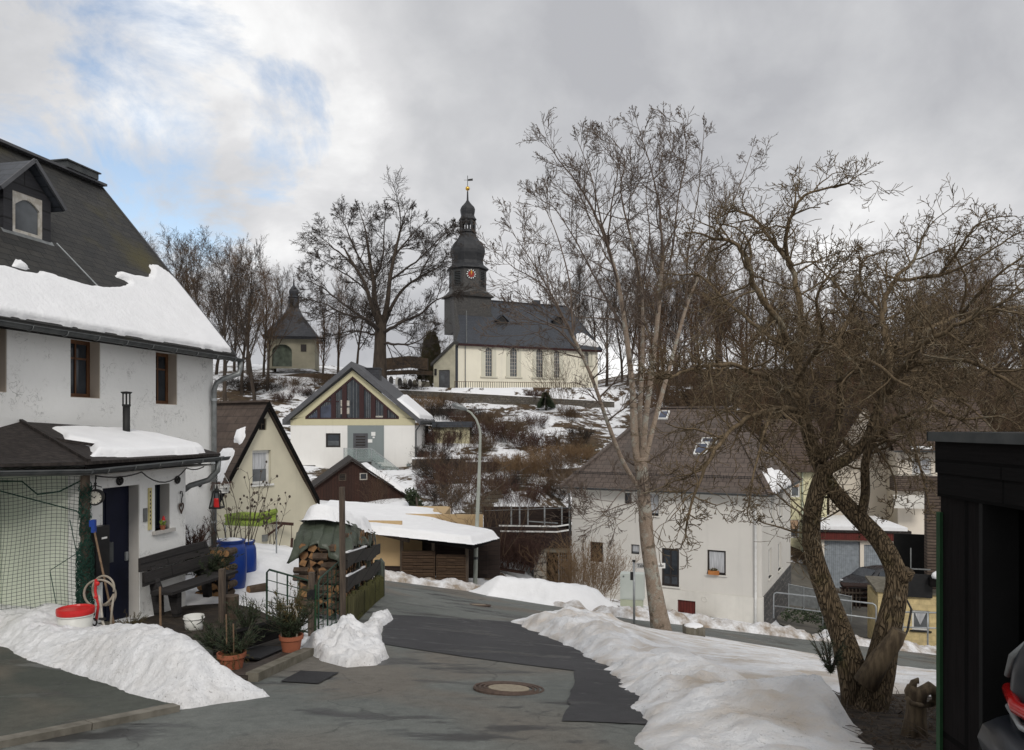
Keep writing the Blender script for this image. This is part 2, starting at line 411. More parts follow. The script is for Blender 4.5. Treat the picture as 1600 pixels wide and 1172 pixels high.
M['zinc_dark'] = mat('dark_zinc_gutter', (.055, .06, .062), (.085, .09, .09), 5, .5, .1, metal=.4)
M['galv'] = mat('galvanised_steel', (.30, .32, .33), (.38, .40, .41), 9, .45, .1, metal=.5)
M['steel_dark'] = mat('black_iron', (.012, .012, .012), (.02, .019, .018), 12, .55, .2)
M['flue'] = mat('matt_black_flue', (.010, .010, .010), (.014, .014, .013), 8, .6)
M['rust'] = mat('rusty_cast_iron', (.065, .045, .036), (.10, .07, .055), 18, .8, .4, 40)
M['lamp_paint'] = mat('pale_grey_green_pole', (.36, .38, .34), (.30, .32, .28), 3, .55, .1)
M['gate_green'] = mat('dark_green_coated_wire', (.012, .035, .022), (.02, .05, .03), 8, .5)
M['net_green'] = mat('dark_green_net_cord', (.012, .055, .038), (.010, .04, .03), 8, .8)
M['net_thin'] = mat('grey_green_net_cord', (.05, .075, .06), (.04, .06, .05), 8, .8)
M['trim_green'] = mat('green_painted_trim', (.016, .060, .022), (.012, .045, .018), 6, .6)
M['white_plastic'] = mat('white_plastic', (.66, .66, .63), (.58, .58, .54), 3, .45)
M['red_plastic'] = mat('red_plastic', (.55, .022, .022), (.5, .02, .02), 3, .35)
M['blue_plastic'] = mat('blue_barrel_plastic', (.010, .045, .27), (.022, .060, .26), 3, .42)
M['black_plastic'] = mat('black_plastic', (.012, .012, .013), (.018, .018, .019), 6, .4)
M['terracotta'] = mat('terracotta', (.34, .115, .06), (.27, .09, .05), 5, .8, .15)
M['lime'] = mat('lime_green_plastic', (.24, .32, .05), (.18, .25, .04), 3, .5)
M['tarp'] = mat('dark_green_tarpaulin', (.050, .062, .044), (.075, .088, .066), 3, .38, .5, 6, bdist=.05)
M['log_end'] = mat('split_log_ends', (.30, .17, .08), (.17, .085, .04), 9, .85, .4, 30)
M['log_bark'] = mat('log_bark', (.060, .040, .028), (.10, .075, .055), 9, .95, .7, 24)
M['log_cut'] = mat('cut_log_ends', (.36, .20, .09), (.22, .12, .055), 12, .85, .4, 30)
M['stone'] = tiles('rubble_stone', (.16, .145, .125), (.11, .10, .088), (.06, .055, .05), .5, .28, .9, .9, c3=(.08, .07, .05), s3=.9, warp=.5, ms=.03)
M['pale_stone'] = tiles('pale_rubble_stone', (.36, .33, .28), (.28, .26, .22), (.09, .08, .07), .34, .3, .9, .9, warp=.6, ms=.03)
M['black_stone'] = tiles('dark_rubble_plinth', (.05, .05, .052), (.07, .07, .07), (.16, .15, .14), .42, .3, .85, .9, warp=.5, ms=.025)
M['shingle'] = tiles('brown_layered_shingles', (.12, .09, .07), (.09, .066, .052), (.03, .022, .018), 1.2, .13, .9, .9, ms=.02)
M['concrete'] = mat('mossy_concrete', (.17, .155, .125), (.11, .10, .075), 6, .9, .4, 40)
M['kerb'] = mat('concrete_kerb', (.20, .185, .155), (.12, .11, .09), 5, .9, .4, 40)
M['step_wood'] = boards('wet_dark_sleepers', (.060, .045, .036), (.045, .035, .028), .12, False, .6)
M['mat_black'] = mat('black_rubber_mat', (.012, .012, .014), (.018, .018, .02), 20, .7, .4, 60)
M['cabinet'] = mat('pale_grey_cabinet', (.50, .54, .51), (.46, .50, .47), 2, .5)
M['cabinet_base'] = mat('greenish_cabinet_base', (.42, .45, .34), (.38, .41, .31), 3, .7)
M['red_boards'] = boards('deep_red_hatch_boards', (.13, .022, .016), (.10, .018, .014), .14, True, .7)
M['garage_door'] = tiles('blue_grey_ribbed_door', (.26, .29, .32), (.27, .30, .33), (.17, .19, .21), .12, 4.0, .55, .5, ms=.01, offset=0)
M['shutter'] = tiles('peach_roller_shutter', (.50, .34, .22), (.50, .34, .22), (.36, .24, .16), 4., .05, .7, .4, offset=0)
M['gold'] = mat('gilded_copper', (.75, .45, .08), (.65, .38, .06), 3, .3, metal=.9)
M['sign_white'] = mat('white_enamel', (.78, .78, .76), (.72, .72, .70), 3, .4)
M['ink'] = mat('black_print', (.02, .02, .02), (.025, .025, .025), 3, .6)
M['clock_red'] = mat('clock_red', (.30, .035, .02), (.26, .03, .018), 3, .6)
M['clock_dial'] = mat('dark_dial', (.03, .028, .03), (.035, .03, .03), 3, .6)
M['plate_yellow'] = mat('aged_yellow_enamel', (.62, .55, .28), (.5, .42, .2), 8, .5)
M['flowerpot'] = mat('orange_plant_box', (.42, .17, .05), (.36, .14, .04), 6, .7)
M['hose'] = mat('grey_beige_hose', (.34, .30, .25), (.28, .25, .20), 6, .6)
M['apple_trunk'] = bark('furrowed_apple_bark', (.135, .098, .060), (.200, .150, .095), (.150, .120, .058), (.25, .21, .15), vs=44, stretch=(1, 1, .22), dist=.03, bump=1.0, dk=.5)
M['apple_twig'] = bark('lichen_covered_apple_twigs', (.112, .082, .050), (.195, .145, .090), (.25, .215, .155), (.38, .24, .04), vs=20, dist=.006, t3=(.56, .64), t4=(.70, .75), dk=.6, bump=.5)
M['maple_trunk'] = bark('smooth_flaking_maple_bark', (.22, .165, .125), (.29, .235, .185), (.30, .29, .25), (.12, .095, .07), vs=13, stretch=(1, 1, 1.2), dist=.008, t3=(.52, .60), t4=(.57, .64), dk=.8, bump=.5)
M['maple_twig'] = mat('grey_brown_maple_twigs', (.085, .062, .050), (.135, .105, .082), 4, .9, .4, 20)
M['tree_trunk'] = mat('dark_tree_bark', (.040, .031, .024), (.065, .050, .038), 3, .95, .6, 9, stretch=(1, 1, .3))
M['twig_dark'] = mat('dark_grey_twigs', (.040, .032, .027), (.058, .046, .038), 1, .95)
M['twig_brown'] = mat('warm_brown_twigs', (.085, .055, .034), (.115, .075, .044), .6, .95)
M['twig_rust'] = mat('rust_brown_twigs', (.105, .056, .030), (.13, .075, .038), .6, .95)
M['bush_red'] = mat('maroon_bush_twigs', (.060, .032, .026), (.085, .046, .034), 2, .95)
M['bush_tan'] = mat('tan_bush_twigs', (.17, .105, .055), (.22, .145, .08), 2, .95)
M['bush_dark'] = mat('blackish_bush_twigs', (.030, .024, .020), (.045, .034, .028), 2, .95)
M['needle'] = mat('dark_conifer_needles', (.020, .032, .016), (.034, .046, .020), 6, .8)
M['needle_dry'] = mat('bronze_conifer_needles', (.10, .072, .026), (.055, .055, .024), 4, .85)
M['needle_brown'] = mat('brown_green_thuja', (.060, .045, .022), (.040, .040, .02), 2, .9)
M['dry_stalk'] = mat('dry_grey_stalks', (.060, .048, .038), (.09, .07, .055), 5, .9)
M['dry_grass'] = mat('dry_grass_blades', (.24, .17, .09), (.15, .105, .055), 5, .9)
M['hedge'] = mat('brown_hedge', (.075, .052, .034), (.050, .036, .025), 2, .95)
M['snow'] = snowmat('clean_snow')
M['snow_pile'] = snowmat('ploughed_snow', .45, (.50, .44, .37), dscale=1.1, bs=.55, specks=True, lo=.47, hi=.78)
M['snow_dirty'] = snowmat('dirty_roadside_snow', .9, (.27, .20, .13), dscale=1.6, bs=.7, specks=True, lo=.40, hi=.62)
M['car_paint'] = mat('dark_grey_car_paint', (.018, .021, .027), (.021, .024, .030), 2, .3, spec=.4)
M['car_black'] = mat('black_car_paint', (.010, .010, .012), (.012, .012, .014), 2, .25, spec=.6)
M['taillight'] = mat('red_lens', (.45, .012, .012), (.35, .01, .01), 9, .15, spec=.6)
M['lens'] = mat('clear_lens', (.55, .57, .6), (.45, .47, .5), 9, .15, spec=.6)
M['tyre'] = mat('tyre_rubber', (.013, .013, .013), (.018, .018, .018), 9, .85)
M['plate_blue'] = mat('plate_blue', (.01, .03, .25), (.01, .03, .22), 3, .5)
M['snow_bank'] = snowmat('grey_trodden_snow', .8, (.44, .35, .25), dscale=1.0, bs=.6, specks=True, lo=.44, hi=.68)
M['plate_cream'] = mat('cream_dial', (.60, .58, .50), (.5, .48, .42), 4, .5)
M['anthracite_dark'] = boards('dark_slate_cladding', (.020, .020, .024), (.026, .026, .03), .35, False, .6, .3)
M['chapel_wall'] = wallmat('chapel_stained_render', (.30, .28, .21), .7)
M['glass_green'] = glass('green_grey_glass', (.05, .06, .045), .2)
M['yard_grit'] = mat('wet_grey_yard', (.085, .08, .07), (.13, .12, .10), 1.5, .7, .3, 20)
M['black_panel'] = boards('black_brown_board_panel', (.0065, .005, .0055), (.009, .0075, .0075), .42, True, .9, .5)
M['stump_wood'] = mat('weathered_stump_wood', (.16, .12, .075), (.075, .055, .036), 8, .9, .7, 26, stretch=(3, 3, .5))

for k in ('black_panel', 'black_wood'): M[k].node_tree.nodes['Principled BSDF'].inputs['Specular IOR Level'].default_value = .12
# ---------------------------------------------------------------- camera, light, sky
import bmesh
cam = bpy.data.cameras.new('Camera'); co = bpy.data.objects.new('Camera', cam); COL.objects.link(co)
co.rotation_euler = (math.pi/2, 0, 0); cam.sensor_width = 36; cam.lens = 27; cam.shift_y = 79/1600
cam.clip_start = .05; cam.clip_end = 3000; sc.camera = co
SUN_AZ = math.radians(171); SUN_EL = math.radians(38)      # compass from +Y clockwise
sd = V((math.sin(SUN_AZ)*math.cos(SUN_EL), math.cos(SUN_AZ)*math.cos(SUN_EL), math.sin(SUN_EL)))
sl = bpy.data.lights.new('Sun', 'SUN'); so = bpy.data.objects.new('Sun', sl); COL.objects.link(so)
sl.energy = 1.4; sl.angle = math.radians(16); sl.color = (1, .95, .88)
so.rotation_euler = sd.to_track_quat('Z', 'Y').to_euler()
w = bpy.data.worlds.new('World'); sc.world = w; w.use_nodes = True
nt = w.node_tree; N = nt.nodes; LK = nt.links.new
bg = N['Background']; bg.inputs['Strength'].default_value = .1
sky = N.new('ShaderNodeTexSky'); sky.sky_type = 'NISHITA'; sky.sun_disc = False; sky.sun_elevation = SUN_EL; sky.sun_rotation = SUN_AZ
tc = N.new('ShaderNodeTexCoord')
sep = N.new('ShaderNodeSeparateXYZ'); LK(tc.outputs['Generated'], sep.inputs[0])
def wm(op, a, b=0, c=0):
    x = N.new('ShaderNodeMath'); x.operation = op
    for i, v in enumerate((a, b, c)):
        if isinstance(v, (int, float)): x.inputs[i].default_value = v
        else: LK(v, x.inputs[i])
    return x.outputs[0]
# clouds lie on a flat layer overhead: direction / height
den = wm('ADD', wm('MAXIMUM', sep.outputs['Z'], 0.0), .62)
cmb = N.new('ShaderNodeCombineXYZ'); LK(wm('DIVIDE', sep.outputs['X'], den), cmb.inputs[0]); LK(wm('DIVIDE', sep.outputs['Y'], den), cmb.inputs[1])
def wn(scale, det, rough, dist, loc):
    mp = N.new('ShaderNodeMapping'); mp.inputs['Location'].default_value = loc; LK(cmb.outputs[0], mp.inputs[0])
    n = N.new('ShaderNodeTexNoise'); n.inputs['Scale'].default_value = scale; n.inputs['Detail'].default_value = det
    n.inputs['Roughness'].default_value = rough; n.inputs['Distortion'].default_value = dist
    LK(mp.outputs[0], n.inputs['Vector']); return n.outputs['Fac']
def wr(f, stops):
    r = N.new('ShaderNodeValToRGB'); e = r.color_ramp.elements
    while len(e) < len(stops): e.new(.5)
    for i, (p, c) in enumerate(stops):
        e[i].position = p; e[i].color = (*c, 1) if isinstance(c, tuple) else (c, c, c, 1)
    LK(f, r.inputs[0]); return r.outputs[0]
big = wn(1.7, 8, .52, .25, (3.1, 1.4, 0)); fine = wn(4.6, 8, .55, .3, (7.7, 2.2, 0))
bsum = wm('ADD', wm('MULTIPLY', big, .72), wm('MULTIPLY', fine, .28))
cloud = wr(bsum, [(.39, (.36, .365, .385)), (.465, (.45, .455, .47)), (.53, (.56, .56, .57)), (.60, (.80, .80, .795))])
# break in the overcast towards the upper left
def lobe(px, py, width):
    d = V(((px-800)/FOC, 1, (665-py)/FOC)).normalized()
    dt = N.new('ShaderNodeVectorMath'); dt.operation = 'DOT_PRODUCT'; LK(tc.outputs['Generated'], dt.inputs[0]); dt.inputs[1].default_value = d
    x = wr(wm('DIVIDE', wm('SUBTRACT', 1, dt.outputs['Value']), width), [(0, 1.0), (1, 0.0)]); return x
gap = wm('MAXIMUM', wm('MAXIMUM', lobe(265, 165, .012), lobe(430, 215, .007)), wm('MAXIMUM', lobe(215, 330, .014), wm('MULTIPLY', lobe(150, 60, .02), .8)))
gn = wn(5.2, 9, .62, .5, (1.3, 5.2, 0))
gm = wr(wm('ADD', wm('MULTIPLY', gap, .32), gn), [(.70, 0), (.86, .9)])
skm = N.new('ShaderNodeMix'); skm.data_type = 'RGBA'; skm.blend_type = 'MULTIPLY'; skm.inputs[0].default_value = 1
LK(sky.outputs[0], skm.inputs[6]); skm.inputs[7].default_value = (1.9, 1.75, 1.6, 1)
cs = N.new('ShaderNodeMix'); cs.data_type = 'RGBA'; cs.blend_type = 'MULTIPLY'; cs.inputs[0].default_value = 1
LK(cloud, cs.inputs[6]); cs.inputs[7].default_value = (12.6, 12.6, 12.6, 1)
mx = N.new('ShaderNodeMix'); mx.data_type = 'RGBA'; LK(gm, mx.inputs[0]); LK(cs.outputs[2], mx.inputs[6]); LK(skm.outputs[2], mx.inputs[7])
# Mix colour nodes do not clamp by default, so the x10 cloud radiance survives
LK(mx.outputs[2], bg.inputs['Color'])
vs = sc.view_settings; vs.view_transform = 'Standard'; vs.look = 'None'; vs.exposure = .1; vs.gamma = 1
sc.cycles.max_bounces = 6; sc.cycles.diffuse_bounces = 3; sc.cycles.glossy_bounces = 3; sc.cycles.use_denoising = True

# ---------------------------------------------------------------- ground, road
def axis(lo, hi, dense_lo, dense_hi, step, grow):
    a = list(np.arange(dense_lo, dense_hi+1e-6, step)); s = step; x = dense_hi
    while x < hi: s *= grow; x += s; a.append(x)
    s = step; x = dense_lo; b = []
    while x > lo: s *= grow; x -= s; b.append(x)
    return np.array(b[::-1]+a)
gx = axis(-900, 900, -45, 45, .75, 1.12); gy = axis(-60, 900, -6, 118, .75, 1.12)
XX, YY = np.meshgrid(gx, gy)
ZZ = G(XX, YY)
rough_amt = sst(33, 44, YY)*.5
ZZ = ZZ+(fbm(XX*.5, YY*.5, 4, 2)-.5)*rough_amt*(1-sst(86, 89, YY)*.7)-.02
nx = len(gx); ny = len(gy); idx = np.arange(nx*ny).reshape(ny, nx)
fs = np.stack([idx[:-1, :-1], idx[:-1, 1:], idx[1:, 1:], idx[1:, :-1]], -1).reshape(-1, 4)
t = NT('snow_patched_ground'); o = t.coord('Object')
sp = t.new('ShaderNodeSeparateXYZ'); t.l(o, sp.inputs[0])
wood = t.ramp(t.math('MULTIPLY', t.math('ADD', sp.outputs['X'], -10), .05), [(.0, 0), (1, 1)])
far = t.ramp(t.math('MULTIPLY', sp.outputs['Y'], .01), [(.44, 0), (.60, 1)])
cov = t.math('ADD', t.math('MULTIPLY', t.noise(o, .22, 6, .62), .75), t.math('MULTIPLY', t.noise(o, 1.5, 6, .7), .45))
slope = t.math('MULTIPLY', t.ramp(t.math('MULTIPLY', sp.outputs['Y'], .01), [(.46, 0), (.54, 1), (.82, 1), (.86, 0)]), .025)
cov = t.math('SUBTRACT', cov, slope)
cov = t.math('SUBTRACT', t.math('SUBTRACT', cov, t.math('MULTIPLY', t.math('MULTIPLY', wood, far), .24)), t.math('MULTIPLY', far, .02))
sn = t.ramp(cov, [(.52, 0), (.56, 1)])
earth = t.ramp(t.noise(o, 1.8, 8, .7), [(.3, (.030, .022, .016)), (.5, (.085, .058, .036)), (.72, (.13, .095, .055))])
earth = t.mix(t.ramp(t.noise(o, .5, 4), [(.55, 0), (.7, .6)]), earth, (.04, .042, .018))
col = t.mix(sn, earth, (.82, .83, .85))
hh = t.math('ADD', t.math('MULTIPLY', sn, .6), t.noise(o, 5, 8, .7))
M['ground'] = t.done(col, .85, t.bump(hh, .7, .12), 0, .2)
me = mesh_np(np.stack([XX, YY, ZZ], -1).reshape(-1, 3), fs); solo('ground', None, M['ground'], None, None, kind='structure', me=me)

def sheet(name, pts, off, m, kind='structure', L=.8, label=None, cat=None, me_only=False):
    bm = bmesh.new(); bm.faces.new([bm.verts.new((p[0], p[1], 0)) for p in pts])
    bmesh.ops.triangulate(bm, faces=bm.faces[:])
    for _ in range(9):
        es = [e for e in bm.edges if e.calc_length() > L]
        if not es: break
        bmesh.ops.subdivide_edges(bm, edges=es, cuts=1)
        bmesh.ops.triangulate(bm, faces=bm.faces[:])
    xs = np.array([v.co.x for v in bm.verts]); ys = np.array([v.co.y for v in bm.verts]); zs = G(xs, ys)
    for v, z in zip(bm.verts, zs): v.co.z = z+off
    bmesh.ops.recalc_face_normals(bm, faces=bm.faces[:])
    if sum(f.normal.z for f in bm.faces) < 0: bmesh.ops.reverse_faces(bm, faces=bm.faces[:])
    me = bpy.data.meshes.new(name); bm.to_mesh(me); bm.free()
    return solo(name, None, m, label, cat, kind=kind, me=me)

def asphalt(name, c1, c2, wet, cracks=1.0, brown=None, scale=1.0):
    t = NT(name); o = t.coord('Object')
    col = t.ramp(t.noise(o, .55*scale, 7, .6), [(.32, c1), (.68, c2)])
    if brown: col = t.mix(t.ramp(t.noise(o, .33, 4, .5, .6), [(.50, 0), (.62, .8)]), col, brown)
    grit = t.noise(o, 95, 3, .8)
    col = t.mix(.8, col, t.ramp(t.noise(o, 7, 7, .75), [(.3, .72), (.7, 1.25)]), 'MULTIPLY')
    col = t.mix(.9, col, t.ramp(grit, [(.25, .5), (.75, 1.55)]), 'MULTIPLY')
    st = t.noise(t.coord('Object', (.55, 1.5, 1), (0, 0, .12)), 1.1, 7, .62, .5)
    wetm = t.ramp(st, [(.54, 0), (.62, 1)])
    damp = t.ramp(t.noise(o, 2.7, 6, .7), [(.60, 0), (.68, 1)])
    wm_ = t.math('MAXIMUM', wetm, t.math('MULTIPLY', damp, .7))
    col = t.mix(t.math('MULTIPLY', wm_, wet), col, (.020, .021, .023))
    vo = t.new('ShaderNodeTexVoronoi', feature='DISTANCE_TO_EDGE'); vo.inputs['Scale'].default_value = .42
    nz = t.new('ShaderNodeTexNoise'); nz.inputs['Scale'].default_value = 1.2; nz.inputs['Detail'].default_value = 6; t.l(o, nz.inputs['Vector'])
    ad = t.new('ShaderNodeVectorMath', operation='MULTIPLY_ADD'); t.l(nz.outputs['Color'], ad.inputs[0]); ad.inputs[1].default_value = (.9, .9, 0); t.l(o, ad.inputs[2])
    t.l(ad.outputs[0], vo.inputs['Vector'])
    cr = t.ramp(vo.outputs['Distance'], [(0, 1), (.0045, 0)])
    cr = t.math('MULTIPLY', t.math('MULTIPLY', cr, t.ramp(t.noise(o, .8, 3), [(.42, 0), (.55, 1)])), cracks)
    col = t.mix(cr, col, (.018, .018, .018))
    h = t.math('SUBTRACT', t.math('MULTIPLY', grit, .5), t.math('MULTIPLY', cr, 1.2))
    rg = t.ramp(wm_, [(0, .85), (1, .32)])
    return t.done(col, rg, t.bump(h, .5, .006), 0, .35)
M['asphalt'] = asphalt('worn_grey_asphalt', (.104, .113, .106), (.148, .156, .145), .9, .5, (.140, .124, .104))
M['asphalt_new'] = asphalt('fresh_dark_asphalt', (.034, .034, .037), (.052, .052, .055), .5, .15)
M['asphalt_drive'] = asphalt('damp_green_grey_asphalt', (.042, .048, .040), (.066, .071, .060), .6, .3, (.115, .10, .078))

far_px = [(560, 903), (597, 907), (745, 926), (890, 952), (985, 968), (1100, 981), (1250, 999), (1465, 1024)]
FAR = [gp(*p) for p in far_px]
fx = np.array([-40, -14]+[p.x for p in FAR]+[34]); fy = np.array([28.5, 27.5]+[p.y for p in FAR]+[FAR[-1].y-.3])
def far_y(x): return float(np.interp(x, fx, fy))
road_pts = [(9, -8), (-5.0, -8), (-4.9, 3), (-4.3, 6.1), (-3.35, 7.6), (-3.1, 9.2), (-2.9, 11), (-3.05, 14), (-3.4, 20), (-3.7, 21.6), (-9, 23.6), (-20, 24.2), (-40, 24.5), (-40, 29.3)] + \
    [(float(a), float(b)+.7) for a, b in zip(fx[1:], fy[1:])] + [(34, 18.6), (14, 19.0), (9, 18.8), (5, 18.8), (3.2, 17), (3.4, 12), (3.6, 4)]
sheet('road', road_pts, .02, M['asphalt'])
pat = [(594, 1008), (680, 1003), (748, 1009), (764, 1015), (820, 1013), (852, 1024), (901, 1045), (893, 1082), (878, 1131), (993, 1136), (1020, 1140), (1060, 1085), (1030, 1030), (960, 1000), (900, 985), (820, 975), (700, 968), (602, 962)]
def jitter(pts, step=.22, amp=.05):
    o = []
    for a, b in zip(pts, pts[1:]+pts[:1]):
        n = max(1, int((b-a).length/step))
        for i in range(n): q = a.lerp(b, i/n); o.append(q+V((float(vn(q.x*3, q.y*3, 1))-.5, float(vn(q.x*3, q.y*3, 2))-.5, 0))*2*amp)
    return o
sheet('asphalt_patch', jitter([gp(*p) for p in pat]), .03, M['asphalt_new'], L=.5)
sheet('driveway', [(-4.98, -4), (-4.85, 3), (-4.27, 6.2), (-3.36, 7.72), (-3.15, 9.1), (-4.2, 11.2), (-6.2, 12.6), (-12, 13), (-14, -4)], .06, M['asphalt_drive'])
# kerb stones between driveway and street
kl = [V((-4.95, 0, 0)), V((-4.85, 3, 0)), V((-4.27, 6.15, 0)), V((-3.34, 7.65, 0))]
mb = MB()
for a, b in zip(kl[:-1], kl[1:]):
    n = max(1, round((b-a).length/1.0))
    for i in range(n):
        p = a.lerp(b, i/n); q = a.lerp(b, (i+.985)/n)
        p.z = g(p.x, p.y)+.02; q.z = g(q.x, q.y)+.02; mb.bar(p, q, .13, .13)
solo('kerb', mb, M['kerb'], None, None, kind='structure')
def cover(loc, r, label):
    n = V((0.05, .167, 1)).normalized()
    t = thing('manhole_cover', loc, label, 'manhole cover', 'manhole covers in the street')
    c = V(loc)+V((0, 0, .012))
    m = MB()
    for q in (1.0, .86, .72): m.torus(c+n*.018, n, r*q, r*.045, 40, 5)
    m.disc(c, n, r*1.04, .014, 40)
    part('ring', m, M['rust'], t)
    part('lid', MB().disc(c+n*.015, n, r*.60, .012, 32), M['lid_conc'], t)
M['lid_conc'] = mat('sandy_concrete_lid', (.30, .26, .19), (.24, .20, .15), 20, .9, .4, 60)
cover(gp(795, 1080), .40, 'large rusty ringed manhole cover with pale concrete centre in the near street')
cover(gp(748, 947), .34, 'small manhole cover with pale centre far down the street by the bend')

# ---------------------------------------------------------------- snow lying on the ground
def sdist(px, py, poly):
    p = np.array([(a[0], a[1]) for a in poly], float); q = np.roll(p, -1, 0)
    d = np.full(px.shape, 1e9); ins = np.zeros(px.shape, bool)
    for (ax, ay), (bx, by) in zip(p, q):
        ex, ey = bx-ax, by-ay; L = ex*ex+ey*ey+1e-12
        tt = np.clip(((px-ax)*ex+(py-ay)*ey)/L, 0, 1)
        d = np.minimum(d, np.hypot(px-ax-tt*ex, py-ay-tt*ey))
        c = ((ay > py) != (by > py)) & (px < (bx-ax)*(py-ay)/(by-ay+1e-12)+ax); ins ^= c
    return np.where(ins, d, -d)
def snow_area(name, poly, hf, res, m, label, cat='snow pile', group=None, kind=None, base=None, jag=.12, jf=3.0, seed=1, mapf=None):
    p = np.array([(a[0], a[1]) for a in poly], float); a = p.min(0)-res; b = p.max(0)+res
    X, Y = np.meshgrid(np.arange(a[0], b[0]+res, res), np.arange(a[1], b[1]+res, res))
    d0 = sdist(X, Y, poly); d = d0+(fbm(X*jf, Y*jf, 4, seed)-.5)*2*jag
    h = np.where(d > 0, hf(X, Y, np.maximum(d0+.35*jag, 0))*sst(0, .07, d)+.004, -.05)
    zb = G(X, Y) if base is None else base(X, Y)
    id_ = np.arange(X.size).reshape(X.shape); keep = d > -res*.5
    kc = keep[:-1, :-1] | keep[1:, :-1] | keep[:-1, 1:] | keep[1:, 1:]
    f = np.stack([id_[:-1, :-1], id_[:-1, 1:], id_[1:, 1:], id_[1:, :-1]], -1)[kc]
    vv = np.stack([X, Y, zb+h], -1).reshape(-1, 3)
    if mapf is not None:
        vv = mapf(X.ravel(), Y.ravel(), h.ravel())
    used = np.unique(f); re = np.full(X.size, -1); re[used] = np.arange(len(used))
    vv = vv[used]; off = V((float(vv[:, 0].mean()), float(vv[:, 1].mean()), float(vv[:, 2].min())))
    me = mesh_np(vv, re[f], True, off); o = solo(name, None, m, label, cat, group, kind=kind, me=me); o.location = off; return o
def lumps(x, y, f=1.5, s=0): return (fbm(x*f, y*f, 5, s)-.5)
def clod(x, y, f=4., s=0): return .30-np.abs(fbm(x*f, y*f, 4, s)-.5)*2

# ploughed pile in front of the stucco house
def h1(x, y, d):
    along = sst(-2.68, -3.75, x)
    e = sst(0, .65, d)
    return .06*sst(0, .1, d)+e*(.24+.24*along-.28*np.exp(-((x+6.15)/.75)**2)-.2*sst(-6.9, -7.6, x))+lumps(x, y, 1.1, 3)*.26*e+clod(x, y, 2.0, 4)*.07*sst(0, .4, d)+clod(x, y, 6, 5)*.08*sst(0, .15, d)+lumps(x, y, 15, 6)*.035
snow_area('snow_pile', [(-2.62, 8.35), (-3.35, 7.62), (-4.1, 8.2), (-5.45, 9.3), (-6.3, 9.9), (-7.1, 10.6), (-9, 11.6), (-9.2, 13), (-7.2, 12.7), (-6.3, 12.1), (-5.2, 11.3), (-4.2, 10.3), (-3.35, 9.3)],
          h1, .035, M['snow_pile'], 'long ploughed snow pile in front of the white stucco house at bottom left', seed=2, jag=.08)
HB = [(gp(532, 1022), .40, .36), (gp(498, 1020), .26, .22), (gp(568, 1025), .30, .24), (gp(545, 1000), .3, .30), (gp(588, 998), .22, .22), (gp(600, 972), .24, .13), (gp(560, 1040), .25, .10)]
def h2(x, y, d):
    h = 0
    for c, r, a in HB: h = np.maximum(h, a*np.exp(-((x-c.x)**2+((y-c.y)*.75)**2)/r**2))
    e = sst(0, .12, d); return .04*sst(0, .08, d)+e*(h*.75+.05)*(1+clod(x, y, 3.2, 4)*1.3+lumps(x, y, 6, 4)*.8)+clod(x, y, 9, 5)*.05*e+lumps(x, y, 15, 6)*.03*e
snow_area('snow_pile', [gp(470, 1012), gp(500, 1035), gp(540, 1047), gp(590, 1043), gp(612, 1030), gp(597, 1015), gp(598, 985), gp(618, 968), gp(606, 955), gp(585, 965), gp(560, 985), gp(525, 985), gp(490, 995)],
          h2, .03, M['snow_pile'], 'snow heap beside the mossy fence at the left edge of the street', seed=5, jag=.07)
# big bank between the street and the cross road
BANK = [(1.75, 1.5), (1.0, 5.2), (1.05, 6.3), (1.32, 8.6), (1.32, 11.2), (.95, 14), (.10, 17.3), (-.05, 17.7), (.5, 18.7), (1.8, 20.2), (3.2, 21.4), (5, 21.7), (8.4, 20.5), (12.3, 20.9), (22, 20.6), (26, 20), (26, 5.3), (5, 5.3), (2.9, 4.9), (2.62, 3.0), (2.6, 1.5)]
TREE = V((3.62, 8.0, 0))
def h3(x, y, d):
    edge = np.minimum(sdist(x, y, [(1.75, -5), (1.0, 5.2), (1.05, 6.3), (1.32, 8.6), (1.32, 11.2), (.95, 14), (.10, 17.3), (3, 24), (40, 24), (40, -5)]), 9)
    inner = edge
    ridge = np.exp(-((inner-.75)/.62)**2)*(.17+.12*lumps(x, y, .8, 5)*4*.5)
    ridge = ridge*(.30+.70*sst(6.3, 9.5, y))
    far_ridge = np.exp(-((x-1.9)/1.3)**2-((y-17.3)/2.4)**2)*.27
    mound = (-.06+.46*np.clip((x-1.2)/1.8, 0, 1))*np.exp(-((y-7.2-.1*(x-2))/np.where(y < 7.2, 1.0, .65))**2)*sst(1.0, 1.7, x)*(1-sst(3.05, 3.4, x))*(1+lumps(x, y, 1.3, 12)*1.5)*.85*(1-sst(2.8, 3.4, x))
    ds = sdist(x, y, SOILP)+lumps(x, y, 3, 4)*.35
    soft = sst(0, .5, d)*(1-.75*sst(2.5, 4.5, x)*sst(16, 18, y)*(1-sst(.3, 3.5, d)))
    return -.07*sst(-.02, .05, ds)+(1-sst(-.02, .05, ds))*(.05*sst(0, .08, d)+soft*sst(.02, -.30, ds)*(.065+ridge+far_ridge+mound+lumps(x, y, 2.2, 8)*.26*sst(2.6, .3, inner)*1.0+lumps(x, y, .7, 2)*.10+lumps(x, y, 7, 9)*.05+(clod(x, y, 2.4, 4)*.17+clod(x, y, 6.5, 6)*.08+lumps(x, y, 13, 7)*.04)*np.clip(ridge*4+mound*1.6+far_ridge*2, .12, 1)))
SOILP = [(3.12, 7.0), (3.16, 7.9), (3.5, 8.8), (4.6, 9.0), (5.5, 8.2), (5.5, 4.9), (2.74, 4.95), (2.62, 5.35), (2.75, 6.0)]
sheet('soil', SOILP, .036, mat('leafy_dark_soil', (.016, .012, .009), (.05, .036, .024), 7, .85, .8, 14, bdist=.05))
